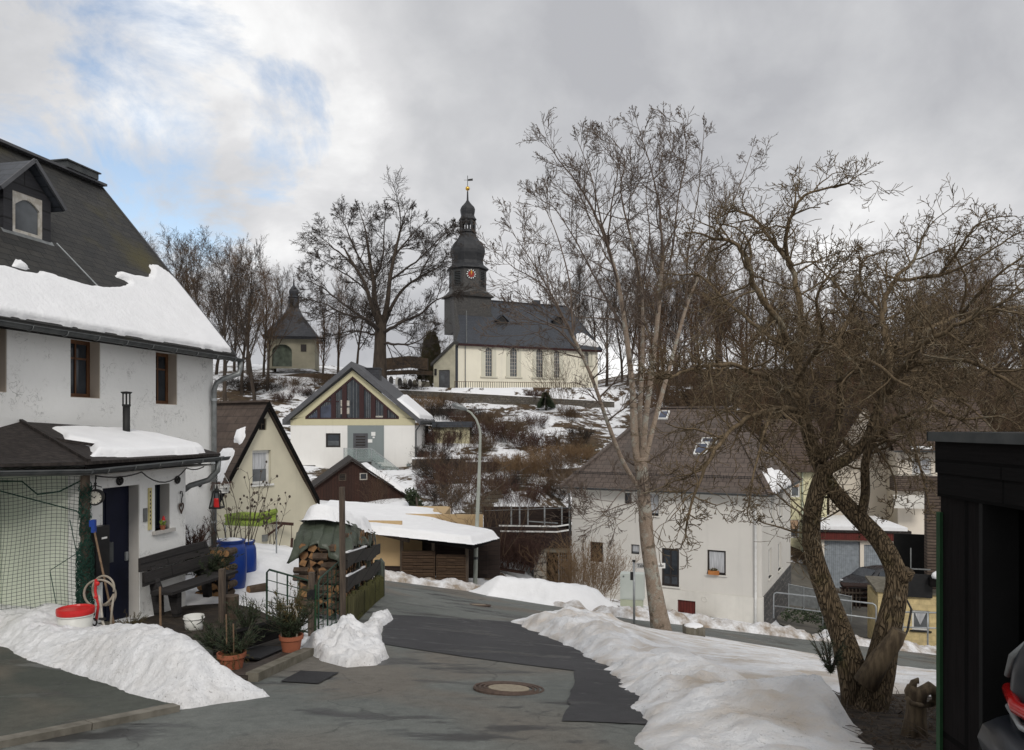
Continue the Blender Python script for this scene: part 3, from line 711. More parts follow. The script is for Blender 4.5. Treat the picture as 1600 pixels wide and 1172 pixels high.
snow_area('snow_bank', BANK, h3, .05, M['snow_bank'] if 'snow_bank' in M else M['snow_pile'], 'broad snow bank between the near street and the lower cross road, under both bare trees', 'snow bank', seed=8, jag=.22)
# dirty windrow along the far side of the cross road
def strip(x0, x1, w0, w1, n=40):
    xs = np.linspace(x0, x1, n)
    return [(float(x), far_y(x)+w0) for x in xs]+[(float(x), far_y(x)+w1) for x in xs[::-1]]
def h4(x, y, d):
    e = sst(0, .5, d); return .05*sst(0, .1, d)+e*(.24+lumps(x, y, 1.7, 6)*.4+lumps(x, y, 4, 3)*.25)
snow_area('snow_bank', strip(-9.5, 2.6, -.15, 1.15), h4, .09, M['snow_dirty'], 'low dirty windrow along the far road edge in front of the carport and lamp post', 'snow bank', 'ploughed snow along the cross road', seed=11)
snow_area('snow_bank', strip(2.7, 11.0, -.15, 1.3), h4, .09, M['snow_dirty'], 'dirty brown windrow along the road in front of the grey house', 'snow bank', 'ploughed snow along the cross road', seed=12)
snow_area('snow_bank', strip(11.1, 24, -.15, 1.5), h4, .09, M['snow_dirty'], 'dirty windrow along the road below the galvanised railing at right', 'snow bank', 'ploughed snow along the cross road', seed=13)
HP = [(-1.6, 30.2), (-.9, 29.2), (1.2, 28.6), (3.0, 28.6), (4.2, 29.2), (3.6, 30.6), (2.6, 31.6), (.6, 31.9), (-.8, 31.2)]
hy = far_y(1.0)
def h5(x, y, d):
    e = sst(0, 1.1, d); return .05*sst(0, .1, d)+e*(.75+lumps(x, y, 1.0, 3)*.4)+lumps(x, y, 4, 3)*.1*sst(0, .3, d)
snow_area('snow_pile', [(a, b-29+hy) for a, b in HP], h5, .09, M['snow'], 'clean rounded snow heap across the road between the lamp post and the tan bush', seed=14)


# snow filled yard that climbs from the gate to the cream house
def h6(x, y, d): return sst(0, 1.2, d)*(.04+.62*sst(16.8, 20.5, y)+.12*sst(20, 25, y)+lumps(x, y, .8, 4)*.16)+lumps(x, y, 3, 4)*.03*sst(0, .3, d)
snow_area('yard_snow', [(-7.4, 15.2), (-6.2, 14.9), (-5.0, 14.6), (-4.45, 15.2), (-4.6, 18), (-4.9, 21), (-5.6, 25.5), (-8, 28.5), (-13, 29), (-12, 24), (-9.5, 19), (-8.2, 16.5)], h6, .09, M['snow'], None, None, seed=17, kind='structure')
# ---------------------------------------------------------------- bare trees
def tubes(lines, n=3):
    """many tapered tubes -> (verts, quads); lines = [(pts, radii)]"""
    by = {}
    for p, r in lines: by.setdefault(len(p), []).append((p, r))
    VS = []; FS = []; o = 0
    for k, ls in by.items():
        p = np.array([[tuple(q) for q in a] for a, _ in ls], float); r = np.array([b for _, b in ls], float)
        t = np.gradient(p, axis=1); t /= np.linalg.norm(t, axis=2, keepdims=True)+1e-9
        ref = np.where(np.abs(t[:, :1, 2:3]) < .85, np.array([0, 0, 1.]), np.array([1., 0, 0]))
        u = np.cross(t, np.broadcast_to(ref, t.shape)); u /= np.linalg.norm(u, axis=2, keepdims=True)+1e-9
        w_ = np.cross(t, u)
        a = 2*np.pi*np.arange(n)/n
        ring = p[:, :, None]+(u[:, :, None]*np.cos(a)[None, None, :, None]+w_[:, :, None]*np.sin(a)[None, None, :, None])*r[:, :, None, None]
        m = len(ls); id_ = o+np.arange(m*k*n).reshape(m, k, n); nx_ = np.roll(id_, -1, 2)
        FS.append(np.stack([id_[:, :-1], nx_[:, :-1], nx_[:, 1:], id_[:, 1:]], -1).reshape(-1, 4)); VS.append(ring.reshape(-1, 3)); o += m*k*n
    return np.concatenate(VS), np.concatenate(FS)
def merge(*vf):
    V_ = []; F_ = []; o = 0
    for v, f in vf: V_.append(v); F_.append(f+o); o += len(v)
    return np.concatenate(V_), np.concatenate(F_)
def rv(rnd): return V((rnd.gauss(0, 1), rnd.gauss(0, 1), rnd.gauss(0, 1)))
def grow(out, p, d, L, r, lv, cf, rnd):
    n = cf['seg'][lv]; st = L/n; p = V(p); d = V(d).normalized(); pts = [p.copy()]; rs = [r]; tp = cf['tip'][lv]
    wd = cf['wander'][lv]; up = cf['up'][lv]
    for i in range(n):
        d = (d+rv(rnd)*wd+V((0, 0, up))).normalized(); p = p+d*st
        pts.append(p.copy()); rs.append(max(r*(1-(1-tp)*(i+1)/n), cf['rmin']))
    out[lv].append((pts, rs))
    if lv+1 < len(cf['seg']):
        k = cf['kids'][lv]; k = int(k+rnd.random()); s0 = cf['start'][lv]
        for j in range(k):
            t = min(.999, s0+(1-s0)*(j+rnd.random())/k); x = t*n; i = min(int(x), n-1); f = x-i
            q = pts[i].lerp(pts[i+1], f); rr = rs[i]*(1-f)+rs[i+1]*f; dd = (pts[i+1]-pts[i]).normalized()
            ax = dd.cross(rv(rnd)).normalized(); an = math.radians(cf['ang'][lv]*(.75+.5*rnd.random()))
            cd = Matrix.Rotation(an, 3, ax) @ dd
            if cf.get('flat'): cd.z = cd.z*cf['flat']
            cl = L*cf['ratio'][lv]*(.6+.8*rnd.random())*(1.15-.55*t if cf.get('cone', 1) else 1)
            if cl > cf.get('lmin', .02): grow(out, q, cd, cl, min(rr*.72, max(cf['rmin'], rr*cf['rr'][lv])), lv+1, cf, rnd)
def tree_meshes(cf, h, r, seed, lean=(0, 0, 1)):
    rnd = random.Random(seed); out = [[] for _ in cf['seg']]
    grow(out, (0, 0, -.3), lean, h, r, 0, cf, rnd)
    nt_ = cf.get('ntrunk', 2)
    tr = merge(*[tubes(o, 8 if i == 0 else 6) for i, o in enumerate(out[:nt_]) if o])
    cr = merge(*[tubes(o, 4 if i == 0 else 3) for i, o in enumerate(out[nt_:]) if o])
    return tr, cr
# species
CF_ASH = dict(seg=[10, 6, 5, 4, 3], tip=[.08, .2, .3, .5, .6], wander=[.05, .10, .13, .16, .2], up=[.05, .10, .06, .05, .03], kids=[16, 9, 6.5, 5], start=[.28, .2, .15, .1],
              ang=[38, 36, 38, 42], ratio=[.42, .42, .42, .45], rr=[.5, .5, .55, .7], rmin=.011, ntrunk=2)
CF_POP = dict(seg=[10, 6, 5, 3], tip=[.1, .2, .4, .6], wander=[.04, .09, .12, .18], up=[.05, .16, .12, .06], kids=[30, 10, 8], start=[.14, .12, .1],
              ang=[30, 28, 32], ratio=[.30, .40, .42], rr=[.35, .5, .6], rmin=.011, ntrunk=1)
CF_OAK = dict(seg=[5, 9, 7, 6, 4, 3], tip=[.62, .12, .2, .35, .5, .6], wander=[.03, .13, .16, .18, .2, .2], up=[.0, .055, .02, .02, .0, .0], kids=[15, 8, 6, 4.5, 4], start=[.42, .2, .15, .12, .1],
              ang=[52, 40, 42, 44, 45], ratio=[1.75, .40, .44, .44, .46], rr=[.45, .42, .5, .6, .75], rmin=.014, ntrunk=2, cone=0)
CF_BUSH = dict(seg=[4, 3, 3], tip=[.4, .5, .6], wander=[.14, .18, .2], up=[.09, .10, .08], kids=[9, 5], start=[.15, .15], ang=[30, 34], ratio=[.48, .46], rr=[.6, .7], rmin=.006, ntrunk=0)
PROTO = {}
def make_tree(key, cf, h, r, seed, mt, mc, cat='tree', name='bare_tree'):
    o = thing(name, (0, 0, 0), 'x', cat); tr, cr = tree_meshes(cf, h, r, seed)
    part('trunk', None, mt, o, me=mesh_np(*tr)); part('crown', None, mc, o, me=mesh_np(*cr)); PROTO[key] = [o, False]; return o
def bush_mesh(h, wid, stems, seed, cf=CF_BUSH, r=.014):
    rnd = random.Random(seed); out = [[] for _ in cf['seg']]
    for i in range(stems):
        a = rnd.random()*6.283; q = rnd.random()**.5*wid*.45
        d = V((math.cos(a)*.75*rnd.random(), math.sin(a)*.75*rnd.random(), 1))
        grow(out, (q*math.cos(a), q*math.sin(a), -.15), d, h*(.65+.45*rnd.random()), r, 0, cf, rnd)
    return merge(*[tubes(o, 3) for o in out if o])
def make_bush(key, h, wid, stems, seed, m, name='bare_bush'):
    o = thing(name, (0, 0, 0), 'x', 'bush')
    part('twigs', None, m, o, me=mesh_np(*bush_mesh(h, wid, stems, seed))); PROTO[key] = [o, False]
def put(key, loc, s=1.0, rz=None, label=None, group=None, sz=None):
    p = PROTO[key]; rz = R.random()*6.28 if rz is None else rz
    sc3 = (s, s, sz or s)
    if not p[1]:
        p[1] = True; o = p[0]; o.location = V(loc); o.rotation_euler = (0, 0, rz); o.scale = sc3; tag(o, label, None, group); return o
    return copy_thing(p[0], loc, rz, sc3, label, group)
ORD = ['first', 'second', 'third', 'fourth', 'fifth', 'sixth', 'seventh', 'eighth', 'ninth', 'tenth', 'eleventh', 'twelfth', 'thirteenth', 'fourteenth', 'fifteenth', 'sixteenth', 'seventeenth', 'eighteenth', 'nineteenth', 'twentieth',
       'twenty-first', 'twenty-second', 'twenty-third', 'twenty-fourth', 'twenty-fifth', 'twenty-sixth', 'twenty-seventh', 'twenty-eighth', 'twenty-ninth', 'thirtieth']+['thirty-'+q for q in ('first', 'second', 'third', 'fourth', 'fifth', 'sixth', 'seventh', 'eighth', 'ninth')]+['fortieth']+['forty-'+q for q in ('first', 'second', 'third', 'fourth', 'fifth', 'sixth', 'seventh', 'eighth', 'ninth')]+['fiftieth']+['fifty-'+q for q in ('first', 'second', 'third', 'fourth', 'fifth', 'sixth', 'seventh', 'eighth', 'ninth')]+['sixtieth']+['sixty-'+q for q in ('first', 'second', 'third', 'fourth', 'fifth', 'sixth', 'seventh', 'eighth', 'ninth')]
make_tree('ash1', CF_ASH, 18, .30, 1, M['tree_trunk'], M['twig_dark'])
make_tree('ash2', CF_ASH, 18, .28, 5, M['tree_trunk'], M['twig_brown'])
make_tree('pop1', CF_POP, 18, .24, 3, M['tree_trunk'], M['twig_dark'])
make_tree('pop2', CF_POP, 16, .22, 9, M['tree_trunk'], M['twig_rust'])
make_tree('oak2', CF_OAK, 6.5, .5, 33, M['tree_trunk'], M['twig_brown'])
TW = {}
def stand(items, what, where, group):
    items = sorted(items, key=lambda q: q[0])
    for i, (px, Y, top, key, base_h) in enumerate(items):
        x = (px-800)/FOC*Y; z = g(x, Y); H = (665-top)/FOC*Y-z
        put(key, (x, Y, z), H/base_h, None, f'{ORD[i]} from left of the {what} {where}', group)
bpy.context.view_layer.update()
def hgt(key):
    return max((max(v.co.z for v in c.data.vertices) for c in PROTO[key][0].children))
HT = {k: hgt(k) for k in PROTO}
def S(lst): return [(px, Y, top, k, HT[k]) for px, Y, top, k in lst]
stand(S([(222, 92, 352, 'ash1'), (248, 88, 362, 'ash2'), (292, 90, 350, 'pop1'), (322, 86, 356, 'ash2'), (352, 72, 348, 'ash1'), (378, 84, 358, 'pop1'), (398, 78, 368, 'ash2'), (412, 92, 392, 'pop2'), (430, 100, 408, 'pop1'), (446, 108, 440, 'pop1'), (236, 100, 358, 'ash1'), (272, 98, 362, 'ash2'), (306, 102, 360, 'pop1'), (338, 96, 365, 'ash2'), (366, 100, 370, 'pop2'), (388, 96, 378, 'ash1'), (418, 86, 400, 'ash2')]),
      'tall bare trees', 'left of the small chapel', 'bare trees left of the chapel')
stand(S([(505, 92, 425, 'pop2'), (528, 104, 400, 'pop2'), (556, 96, 395, 'ash2'), (660, 120, 470, 'pop1'), (690, 118, 485, 'ash2')]),
      'slender trees', 'around the huge spreading tree', 'slender trees around the huge tree')
stand(S([(868, 118, 440, 'pop1'), (888, 122, 400, 'ash1'), (905, 116, 392, 'pop1'), (925, 124, 398, 'ash2'), (948, 114, 395, 'ash1'), (972, 118, 405, 'pop1')]),
      'bare trees', 'behind the church roof end', 'bare trees behind the church')
rt = [(985+i*17, 118+(i % 3)*4, 408+(i*23 % 30), ['ash2', 'pop1', 'ash1'][i % 3]) for i in range(10)]
for i in range(20):
    rt.append((1010+i*31+(i*37 % 17), [58, 64, 70, 74][i % 4], 500+14*math.sin(i*2.3)+(i*29 % 23), ['pop2', 'ash2', 'oak2', 'ash1', 'ash2'][i % 5]))
rr_ = random.Random(4)
for i in range(34):
    px = 985+i*19+rr_.uniform(-8, 8); top = 405+20*math.sin(i*1.7)-40*math.exp(-((px-1085)/90)**2)+rr_.uniform(-12, 18)
    rt.append((px, rr_.choice([78, 86, 94, 102, 110]), top, rr_.choice(['ash2', 'pop2', 'oak2', 'ash2', 'pop2', 'ash1'])))
stand(S(rt), 'brown trees', 'on the right hillside', 'brown trees on the right hillside')

# bushes on the slope below the church
make_bush('b_red', 1.6, 1.8, 34, 2, M['bush_red']); make_bush('b_tan', 1.5, 1.8, 40, 3, M['bush_tan'])
make_bush('b_dark', 1.5, 2.0, 38, 4, M['bush_dark']); make_bush('b_brown', 1.8, 2.0, 36, 5, M['twig_brown'])
BK = {'b_red': 'maroon', 'b_tan': 'tan', 'b_dark': 'blackish', 'b_brown': 'brown'}
BU = [(668, 645, 1.5, 'b_tan'), (690, 655, 1.4, 'b_dark'), (700, 640, 1.3, 'b_brown'), (680, 690, 1.3, 'b_dark'), (690, 700, 1.2, 'b_red'), (720, 690, 1.3, 'b_dark'), (725, 668, 1.3, 'b_red'),
      (748, 672, 1.2, 'b_brown'), (764, 690, 1.4, 'b_red'), (785, 680, 1.5, 'b_brown'), (803, 692, 1.3, 'b_brown'), (822, 700, 1.2, 'b_red'), (838, 668, 1.0, 'b_red'), (672, 722, 1.2, 'b_dark'),
      (678, 745, 1.1, 'b_brown'), (690, 752, 1.5, 'b_dark'), (712, 760, 1.4, 'b_red'), (735, 735, 1.0, 'b_dark'), (760, 738, 1.0, 'b_red'), (790, 735, 1.1, 'b_tan'), (812, 745, 1.2, 'b_tan'),
      (835, 742, 1.3, 'b_tan'), (855, 725, 1.3, 'b_tan'), (870, 742, 1.2, 'b_brown'), (845, 705, 1.1, 'b_red'), (880, 705, 1.2, 'b_brown'), (900, 720, 1.2, 'b_tan'), (795, 765, 1.0, 'b_dark'),
      (770, 775, 1.2, 'b_red'), (700, 790, 1.2, 'b_dark'), (675, 775, 1.0, 'b_red'), (835, 625, 1.0, 'b_red'), (640, 640, 1.2, 'b_brown'), (870, 780, 1.0, 'b_dark'), (850, 770, 1.0, 'b_brown'), (820, 790, 1.1, 'b_red'),
      (740, 655, 1.0, 'b_dark'), (756, 705, 1.0, 'b_brown'), (680, 730, 1.0, 'b_red'), (905, 690, 1.1, 'b_dark'), (890, 655, 1.0, 'b_brown')]
for kind in BK:
    its = sorted([b for b in BU if b[3] == kind])
    for i, (px, py, s, k) in enumerate(its):
        p = gp(px, py); put(k, p, s*.95, None, f'{ORD[i]} from the left of the {BK[kind]} bushes on the church slope', f'{BK[kind]} bushes on the church slope', s*.75)
BL = [(400, 600, 1.2, 'b_brown'), (425, 612, 1.1, 'b_dark'), (452, 606, 1.2, 'b_brown'), (470, 618, 1.0, 'b_red'), (385, 612, 1.2, 'b_dark'), (500, 600, 1.1, 'b_brown'), (520, 596, 1.0, 'b_dark'), (440, 628, 1.0, 'b_red'), (362, 606, 1.3, 'b_dark'), (488, 622, .9, 'b_dark'), (640, 612, 1.2, 'b_dark'), (655, 598, .9, 'b_red')]
for i, (px, py, s, k) in enumerate(sorted(BL)):
    put(k, gp(px, py), s, None, f'{ORD[i]} from the left of the scrub bushes below the chapel', 'scrub on the chapel bank', s*.6)

# ---------------------------------------------------------------- hero trees: the limbs follow real branch paths, then branch at random
def smooth_path(pts, rs, per=5):
    o = []; q = []
    n = len(pts)
    for i in range(n-1):
        p0 = pts[max(i-1, 0)]; p1 = pts[i]; p2 = pts[i+1]; p3 = pts[min(i+2, n-1)]
        for k in range(per):
            t = k/per
            o.append(.5*((2*p1)+(p2-p0)*t+(2*p0-5*p1+4*p2-p3)*t*t+(3*p1-p0-3*p2+p3)*t**3)); q.append(rs[i]*(1-t)+rs[i+1]*t)
    o.append(pts[-1]); q.append(rs[-1]); return o, q
def hero(name, limbs, Y0, trunk_n, cf, mt, mc, label, cat, seed, dens, Lc, rc, gnarl=.0, sides=18, upb=0, ncore=3, rk=1.0, lref=0, endk=.5, sq=(0, 1)):
    """limbs: list of (path [(px,py,dY)], r0, r1); the first trunk_n are trunk"""
    rnd = random.Random(seed); out = [[] for _ in cf['seg']]; core = MB(); mids = []
    base = P(*limbs[0][0][0][:2], Y0)
    o = thing(name, (base.x, base.y, base.z), label, cat)
    for li, (path, r0, r1) in enumerate(limbs):
        lk = min(1, max(.5, r0/lref)) if lref else 1
        pts = [P(a, (sq[0]-(sq[0]-b)*sq[1]) if b < sq[0] else b, Y0+c) for a, b, c in path]; n = len(pts)
        rs = [rk*(r0+(r1-r0)*(i/(n-1))**.8)*(1+.35*max(0, 1-i/2)*(li < 2)) for i in range(n)]
        per = 8 if li < trunk_n else 5
        q, r = smooth_path(pts, rs, per)
        if li < trunk_n:
            nb = len(core.v); core.tube(q, r, sides)
            if gnarl:
                for i in range(nb, len(core.v)):
                    v = core.v[i]; c = q[min((i-nb)//sides, len(q)-1)]; dd = v-c
                    f = float(fbm(math.atan2(dd.x, dd.y)*1.6+v.z*.35, v.z*.9+v.x, 3, li))-.5
                    core.v[i] = c+dd*(1+gnarl*f*2)
        else:
            if gnarl: q = [p+rv(rnd)*r_*.35 for p, r_ in zip(q, r)]
            mids.append((q, r))
        # side branches
        Ltot = sum((q[i+1]-q[i]).length for i in range(len(q)-1)); k = int(Ltot*dens[0 if li < trunk_n else 1])
        for j in range(k):
            t = (j+rnd.random())/max(k, 1); t = t if li >= trunk_n else .45+.55*t
            x = t*(len(q)-1); i = min(int(x), len(q)-2); f = x-i; pp = q[i].lerp(q[i+1], f); rr = r[i]
            if li < ncore and t < .5: continue
            dd = (q[i+1]-q[i]).normalized(); ax = dd.cross(rv(rnd)).normalized()
            cd = Matrix.Rotation(math.radians(rnd.uniform(30, 75)), 3, ax) @ dd; cd.z += upb
            grow(out, pp, cd, Lc*lk*(.55+.8*rnd.random())*(1.1-.4*t if endk > .4 else 1.15-.75*t), min(rr*.6, rc), 0, cf, rnd)
        if li >= trunk_n: grow(out, q[-1], q[-1]-q[-2], Lc*endk*lk, min(r[-1], rc), 0, cf, rnd)
    part('trunk', core, mt, o, smooth=True)
    bymesh = [tubes(mids, 7)]+[tubes(l, 4 if i == 0 else 3) for i, l in enumerate(out) if l]
    v, f = merge(*bymesh); part('crown', None, mc, o, me=mesh_np(v, f, True, base)); return o

CF_APPLE = dict(seg=[6, 5, 4, 3], tip=[.45, .5, .5, .6], wander=[.24, .24, .20, .18], up=[.0, .03, .06, .07], kids=[4.5, 3.4, 2.6], start=[.1, .12, .15], ang=[55, 52, 48], ratio=[.55, .52, .5],
                rr=[.58, .66, .8], rmin=.0030, cone=0)
AP = [
 # trunk: two stems from one stool, crossing and joining higher up
 ([(1348, 1112, .0), (1338, 1070, .0), (1318, 1000, .05), (1292, 930, .1), (1271, 865, .1), (1268, 815, .05), (1277, 765, -.05), (1290, 728, -.1)], .26, .125),
 ([(1356, 1115, -.1), (1372, 1060, -.15), (1385, 1000, -.2), (1398, 940, -.2), (1400, 895, -.2), (1375, 845, -.15), (1330, 797, -.05), (1298, 760, .0), (1275, 715, .05), (1258, 660, .1), (1248, 600, .1)], .25, .10),
 ([(1288, 735, -.1), (1330, 712, -.15), (1355, 685, -.2), (1372, 640, -.2), (1388, 590, -.25)], .11, .075),
 ([(1345, 808, -.1), (1352, 770, -.2), (1352, 725, -.25), (1362, 690, -.3)], .09, .06),
 ([(1282, 722, -.05), (1300, 690, .0), (1312, 640, .1), (1312, 570, .2), (1308, 520, .3)], .085, .05),
 ([(1313, 684, .05), (1333, 703, -.1)], .04, .04),
 # limbs
 ([(1248, 600, .1), (1246, 560, .2), (1252, 480, .3), (1236, 400, .5), (1215, 365, .6), (1180, 315, .8), (1150, 298, .9)], .085, .02),
 ([(1236, 400, .5), (1228, 350, .3), (1240, 300, .1), (1262, 270, .0), (1300, 258, -.1), (1328, 250, -.2)], .045, .012),
 ([(1240, 305, .1), (1244, 265, .1), (1250, 245, .2)], .02, .008),
 ([(1246, 555, .2), (1215, 490, -.2), (1178, 430, -.4), (1168, 385, -.5), (1148, 355, -.5), (1108, 346, -.4)], .07, .025),
 ([(1240, 540, .2), (1195, 510, .6), (1140, 460, 1.0), (1095, 414, 1.3), (1062, 410, 1.5)], .05, .015),
 ([(1246, 620, .1), (1190, 585, -.5), (1130, 565, -.9), (1080, 575, -1.2), (1046, 590, -1.4)], .055, .018),
 ([(1252, 640, .0), (1205, 640, -.6), (1155, 662, -1.0), (1118, 702, -1.3), (1092, 752, -1.4), (1074, 810, -1.5)], .055, .016),
 ([(1205, 640, -.6), (1190, 690, -.9), (1178, 740, -1.1), (1168, 800, -1.2)], .03, .010),
 ([(1250, 610, .1), (1200, 600, .8), (1140, 640, 1.3), (1085, 665, 1.6)], .05, .014),
 ([(1388, 590, -.25), (1392, 540, -.1), (1378, 480, .2), (1398, 420, .3), (1428, 385, .4), (1440, 345, .5)], .075, .018),
 ([(1388, 590, -.25), (1440, 565, -.6), (1500, 558, -.9), (1555, 582, -1.1), (1612, 622, -1.3)], .06, .02),
 ([(1392, 540, -.1), (1440, 510, .5), (1500, 482, .9), (1560, 472, 1.2), (1625, 460, 1.4)], .055, .018),
 ([(1380, 620, -.2), (1430, 545, -1.0), (1490, 500, -1.4), (1545, 470, -1.6), (1610, 430, -1.8)], .055, .016),
 ([(1378, 480, .2), (1345, 430, .6), (1350, 385, .8), (1385, 370, .9)], .035, .012),
 ([(1398, 420, .3), (1470, 410, .0), (1530, 380, -.2), (1580, 345, -.3)], .035, .012),
 ([(1500, 482, .9), (1510, 420, .7), (1490, 370, .6), (1500, 330, .6)], .03, .010),
 ([(1308, 520, .3), (1330, 470, .8), (1305, 425, 1.0), (1275, 395, 1.1)], .045, .014),
 ([(1308, 520, .3), (1360, 500, 1.2), (1420, 470, 1.6), (1470, 440, 1.9)], .04, .014),
 ([(1362, 690, -.3), (1400, 655, -.7), (1450, 640, -1.0), (1500, 655, -1.2), (1560, 650, -1.4)], .05, .014),
 ([(1400, 655, -.7), (1425, 690, -.9), (1440, 740, -1.0), (1452, 790, -1.0)], .028, .009),
 ([(1362, 690, -.3), (1385, 720, -.5), (1400, 760, -.6), (1395, 800, -.6)], .025, .008),
 ([(1310, 600, .2), (1355, 560, -.8), (1410, 600, -1.3), (1460, 620, -1.6)], .045, .013),
 ([(1375, 630, -.2), (1430, 600, .7), (1500, 600, 1.2), (1570, 560, 1.5)], .045, .013),
 ([(1500, 482, .9), (1545, 425, .4), (1590, 385, .2), (1630, 360, .1)], .035, .012),
 ([(1470, 410, .0), (1500, 365, -.5), (1525, 325, -.7), (1560, 310, -.8)], .028, .010),
 ([(1440, 565, -.6), (1480, 610, -.9), (1520, 640, -1.2), (1570, 690, -1.4)], .03, .010),
 ([(1246, 590, .1), (1285, 520, -.9), (1275, 455, -1.2), (1300, 400, -1.3)], .045, .013),
]
hero('old_apple_tree', AP, 8.0, 6, CF_APPLE, M['apple_trunk'], M['apple_twig'], 'gnarled old fruit tree with two twisted crossing stems and dense lichen-covered twigs', 'tree', 5, (4, 8.2), .60, .0125, gnarl=.15, sides=26, upb=-.02, rk=.59, lref=.06, sq=(600, .90))

CF_MAPLE = dict(seg=[7, 5, 4, 3], tip=[.3, .4, .5, .6], wander=[.08, .10, .12, .14], up=[.05, .05, .04, .03], kids=[7, 4.2, 1.7], start=[.12, .12, .15], ang=[33, 36, 38], ratio=[.46, .50, .6],
                rr=[.5, .6, .75], rmin=.0060, cone=1)
MP = [
 ([(1036, 1000, 0), (1029, 960, 0), (1020, 905, 0), (1012, 850, 0), (1008, 800, 0), (1004, 750, 0), (1001, 715, 0)], .40, .29),
 ([(1001, 735, 0), (992, 680, .1), (988, 600, .2), (978, 510, .3), (966, 430, .4), (950, 370, .5)], .20, .08),
 ([(1003, 730, 0), (1008, 660, -.2), (1020, 560, -.5), (1030, 460, -.8), (1035, 390, -1)], .18, .08),
 ([(1004, 735, 0), (1022, 660, .5), (1048, 560, 1), (1072, 470, 1.4), (1098, 400, 1.6)], .15, .06),
 ([(999, 725, 0), (1000, 640, .6), (1004, 540, 1.2), (1002, 440, 1.6), (985, 350, 1.9)], .15, .06),
 ([(1004, 770, 0), (975, 725, -.4), (950, 660, -.9), (925, 585, -1.4), (895, 515, -1.8)], .13, .06),
 # limbs
 ([(950, 370, .5), (928, 310, .6), (900, 262, .7), (872, 225, .8), (850, 190, .9)], .08, .012),
 ([(966, 430, .4), (940, 330, -.4), (925, 260, -.8), (905, 200, -1.0)], .06, .012),
 ([(978, 510, .3), (940, 440, 1.4), (905, 370, 2.0), (870, 310, 2.4), (842, 290, 2.6)], .07, .012),
 ([(1035, 390, -1), (1032, 320, -1.1), (1020, 250, -1.2), (995, 165, -1.3)], .08, .012),
 ([(1030, 460, -.8), (1050, 380, -1.6), (1058, 300, -2.0), (1072, 225, -2.2), (1068, 165, -2.3)], .06, .012),
 ([(1098, 400, 1.6), (1125, 340, 1.8), (1150, 285, 2), (1175, 210, 2.1)], .06, .012),
 ([(1072, 470, 1.4), (1075, 380, .8), (1090, 290, .5), (1100, 180, .3)], .06, .012),
 ([(985, 350, 1.9), (970, 280, 2.1), (975, 220, 2.2), (945, 180, 2.3)], .06, .012),
 ([(1002, 440, 1.6), (1015, 350, 2.4), (1010, 270, 2.8), (1035, 200, 3.0)], .05, .012),
 ([(895, 515, -1.8), (868, 460, -2.1), (835, 400, -2.3), (800, 345, -2.5)], .06, .012),
 ([(925, 585, -1.4), (880, 490, -.6), (845, 430, 0), (805, 405, .4), (778, 380, .7)], .055, .012),
 ([(910, 550, -1.6), (870, 505, -2.8), (830, 490, -3.4), (800, 470, -3.8)], .04, .010),
 ([(895, 515, -1.8), (890, 430, -1.6), (870, 350, -1.5), (845, 290, -1.4)], .05, .012),
 ([(950, 370, .5), (955, 300, .2), (965, 240, .0), (940, 200, -.1)], .05, .012),
 ([(1048, 560, 1), (1100, 500, 2.2), (1140, 430, 3.0), (1165, 370, 3.4)], .05, .012),
 ([(1008, 780, 0), (970, 790, -.8), (935, 800, -1.4), (905, 780, -1.8)], .035, .008),
 ([(1006, 760, 0), (975, 765, -1.2), (930, 815, -2.0), (900, 800, -2.4)], .03, .008),
]
hero('bare_maple_tree', MP, 22.0, 6, CF_MAPLE, M['maple_trunk'], M['maple_twig'], 'tall bare tree with pale flaking trunk leaning beside the street sign', 'tree', 8, (1.2, 2.5), 1.75, .030, gnarl=.05, sides=16, upb=.12, rk=.60, endk=.22, sq=(700, .95))

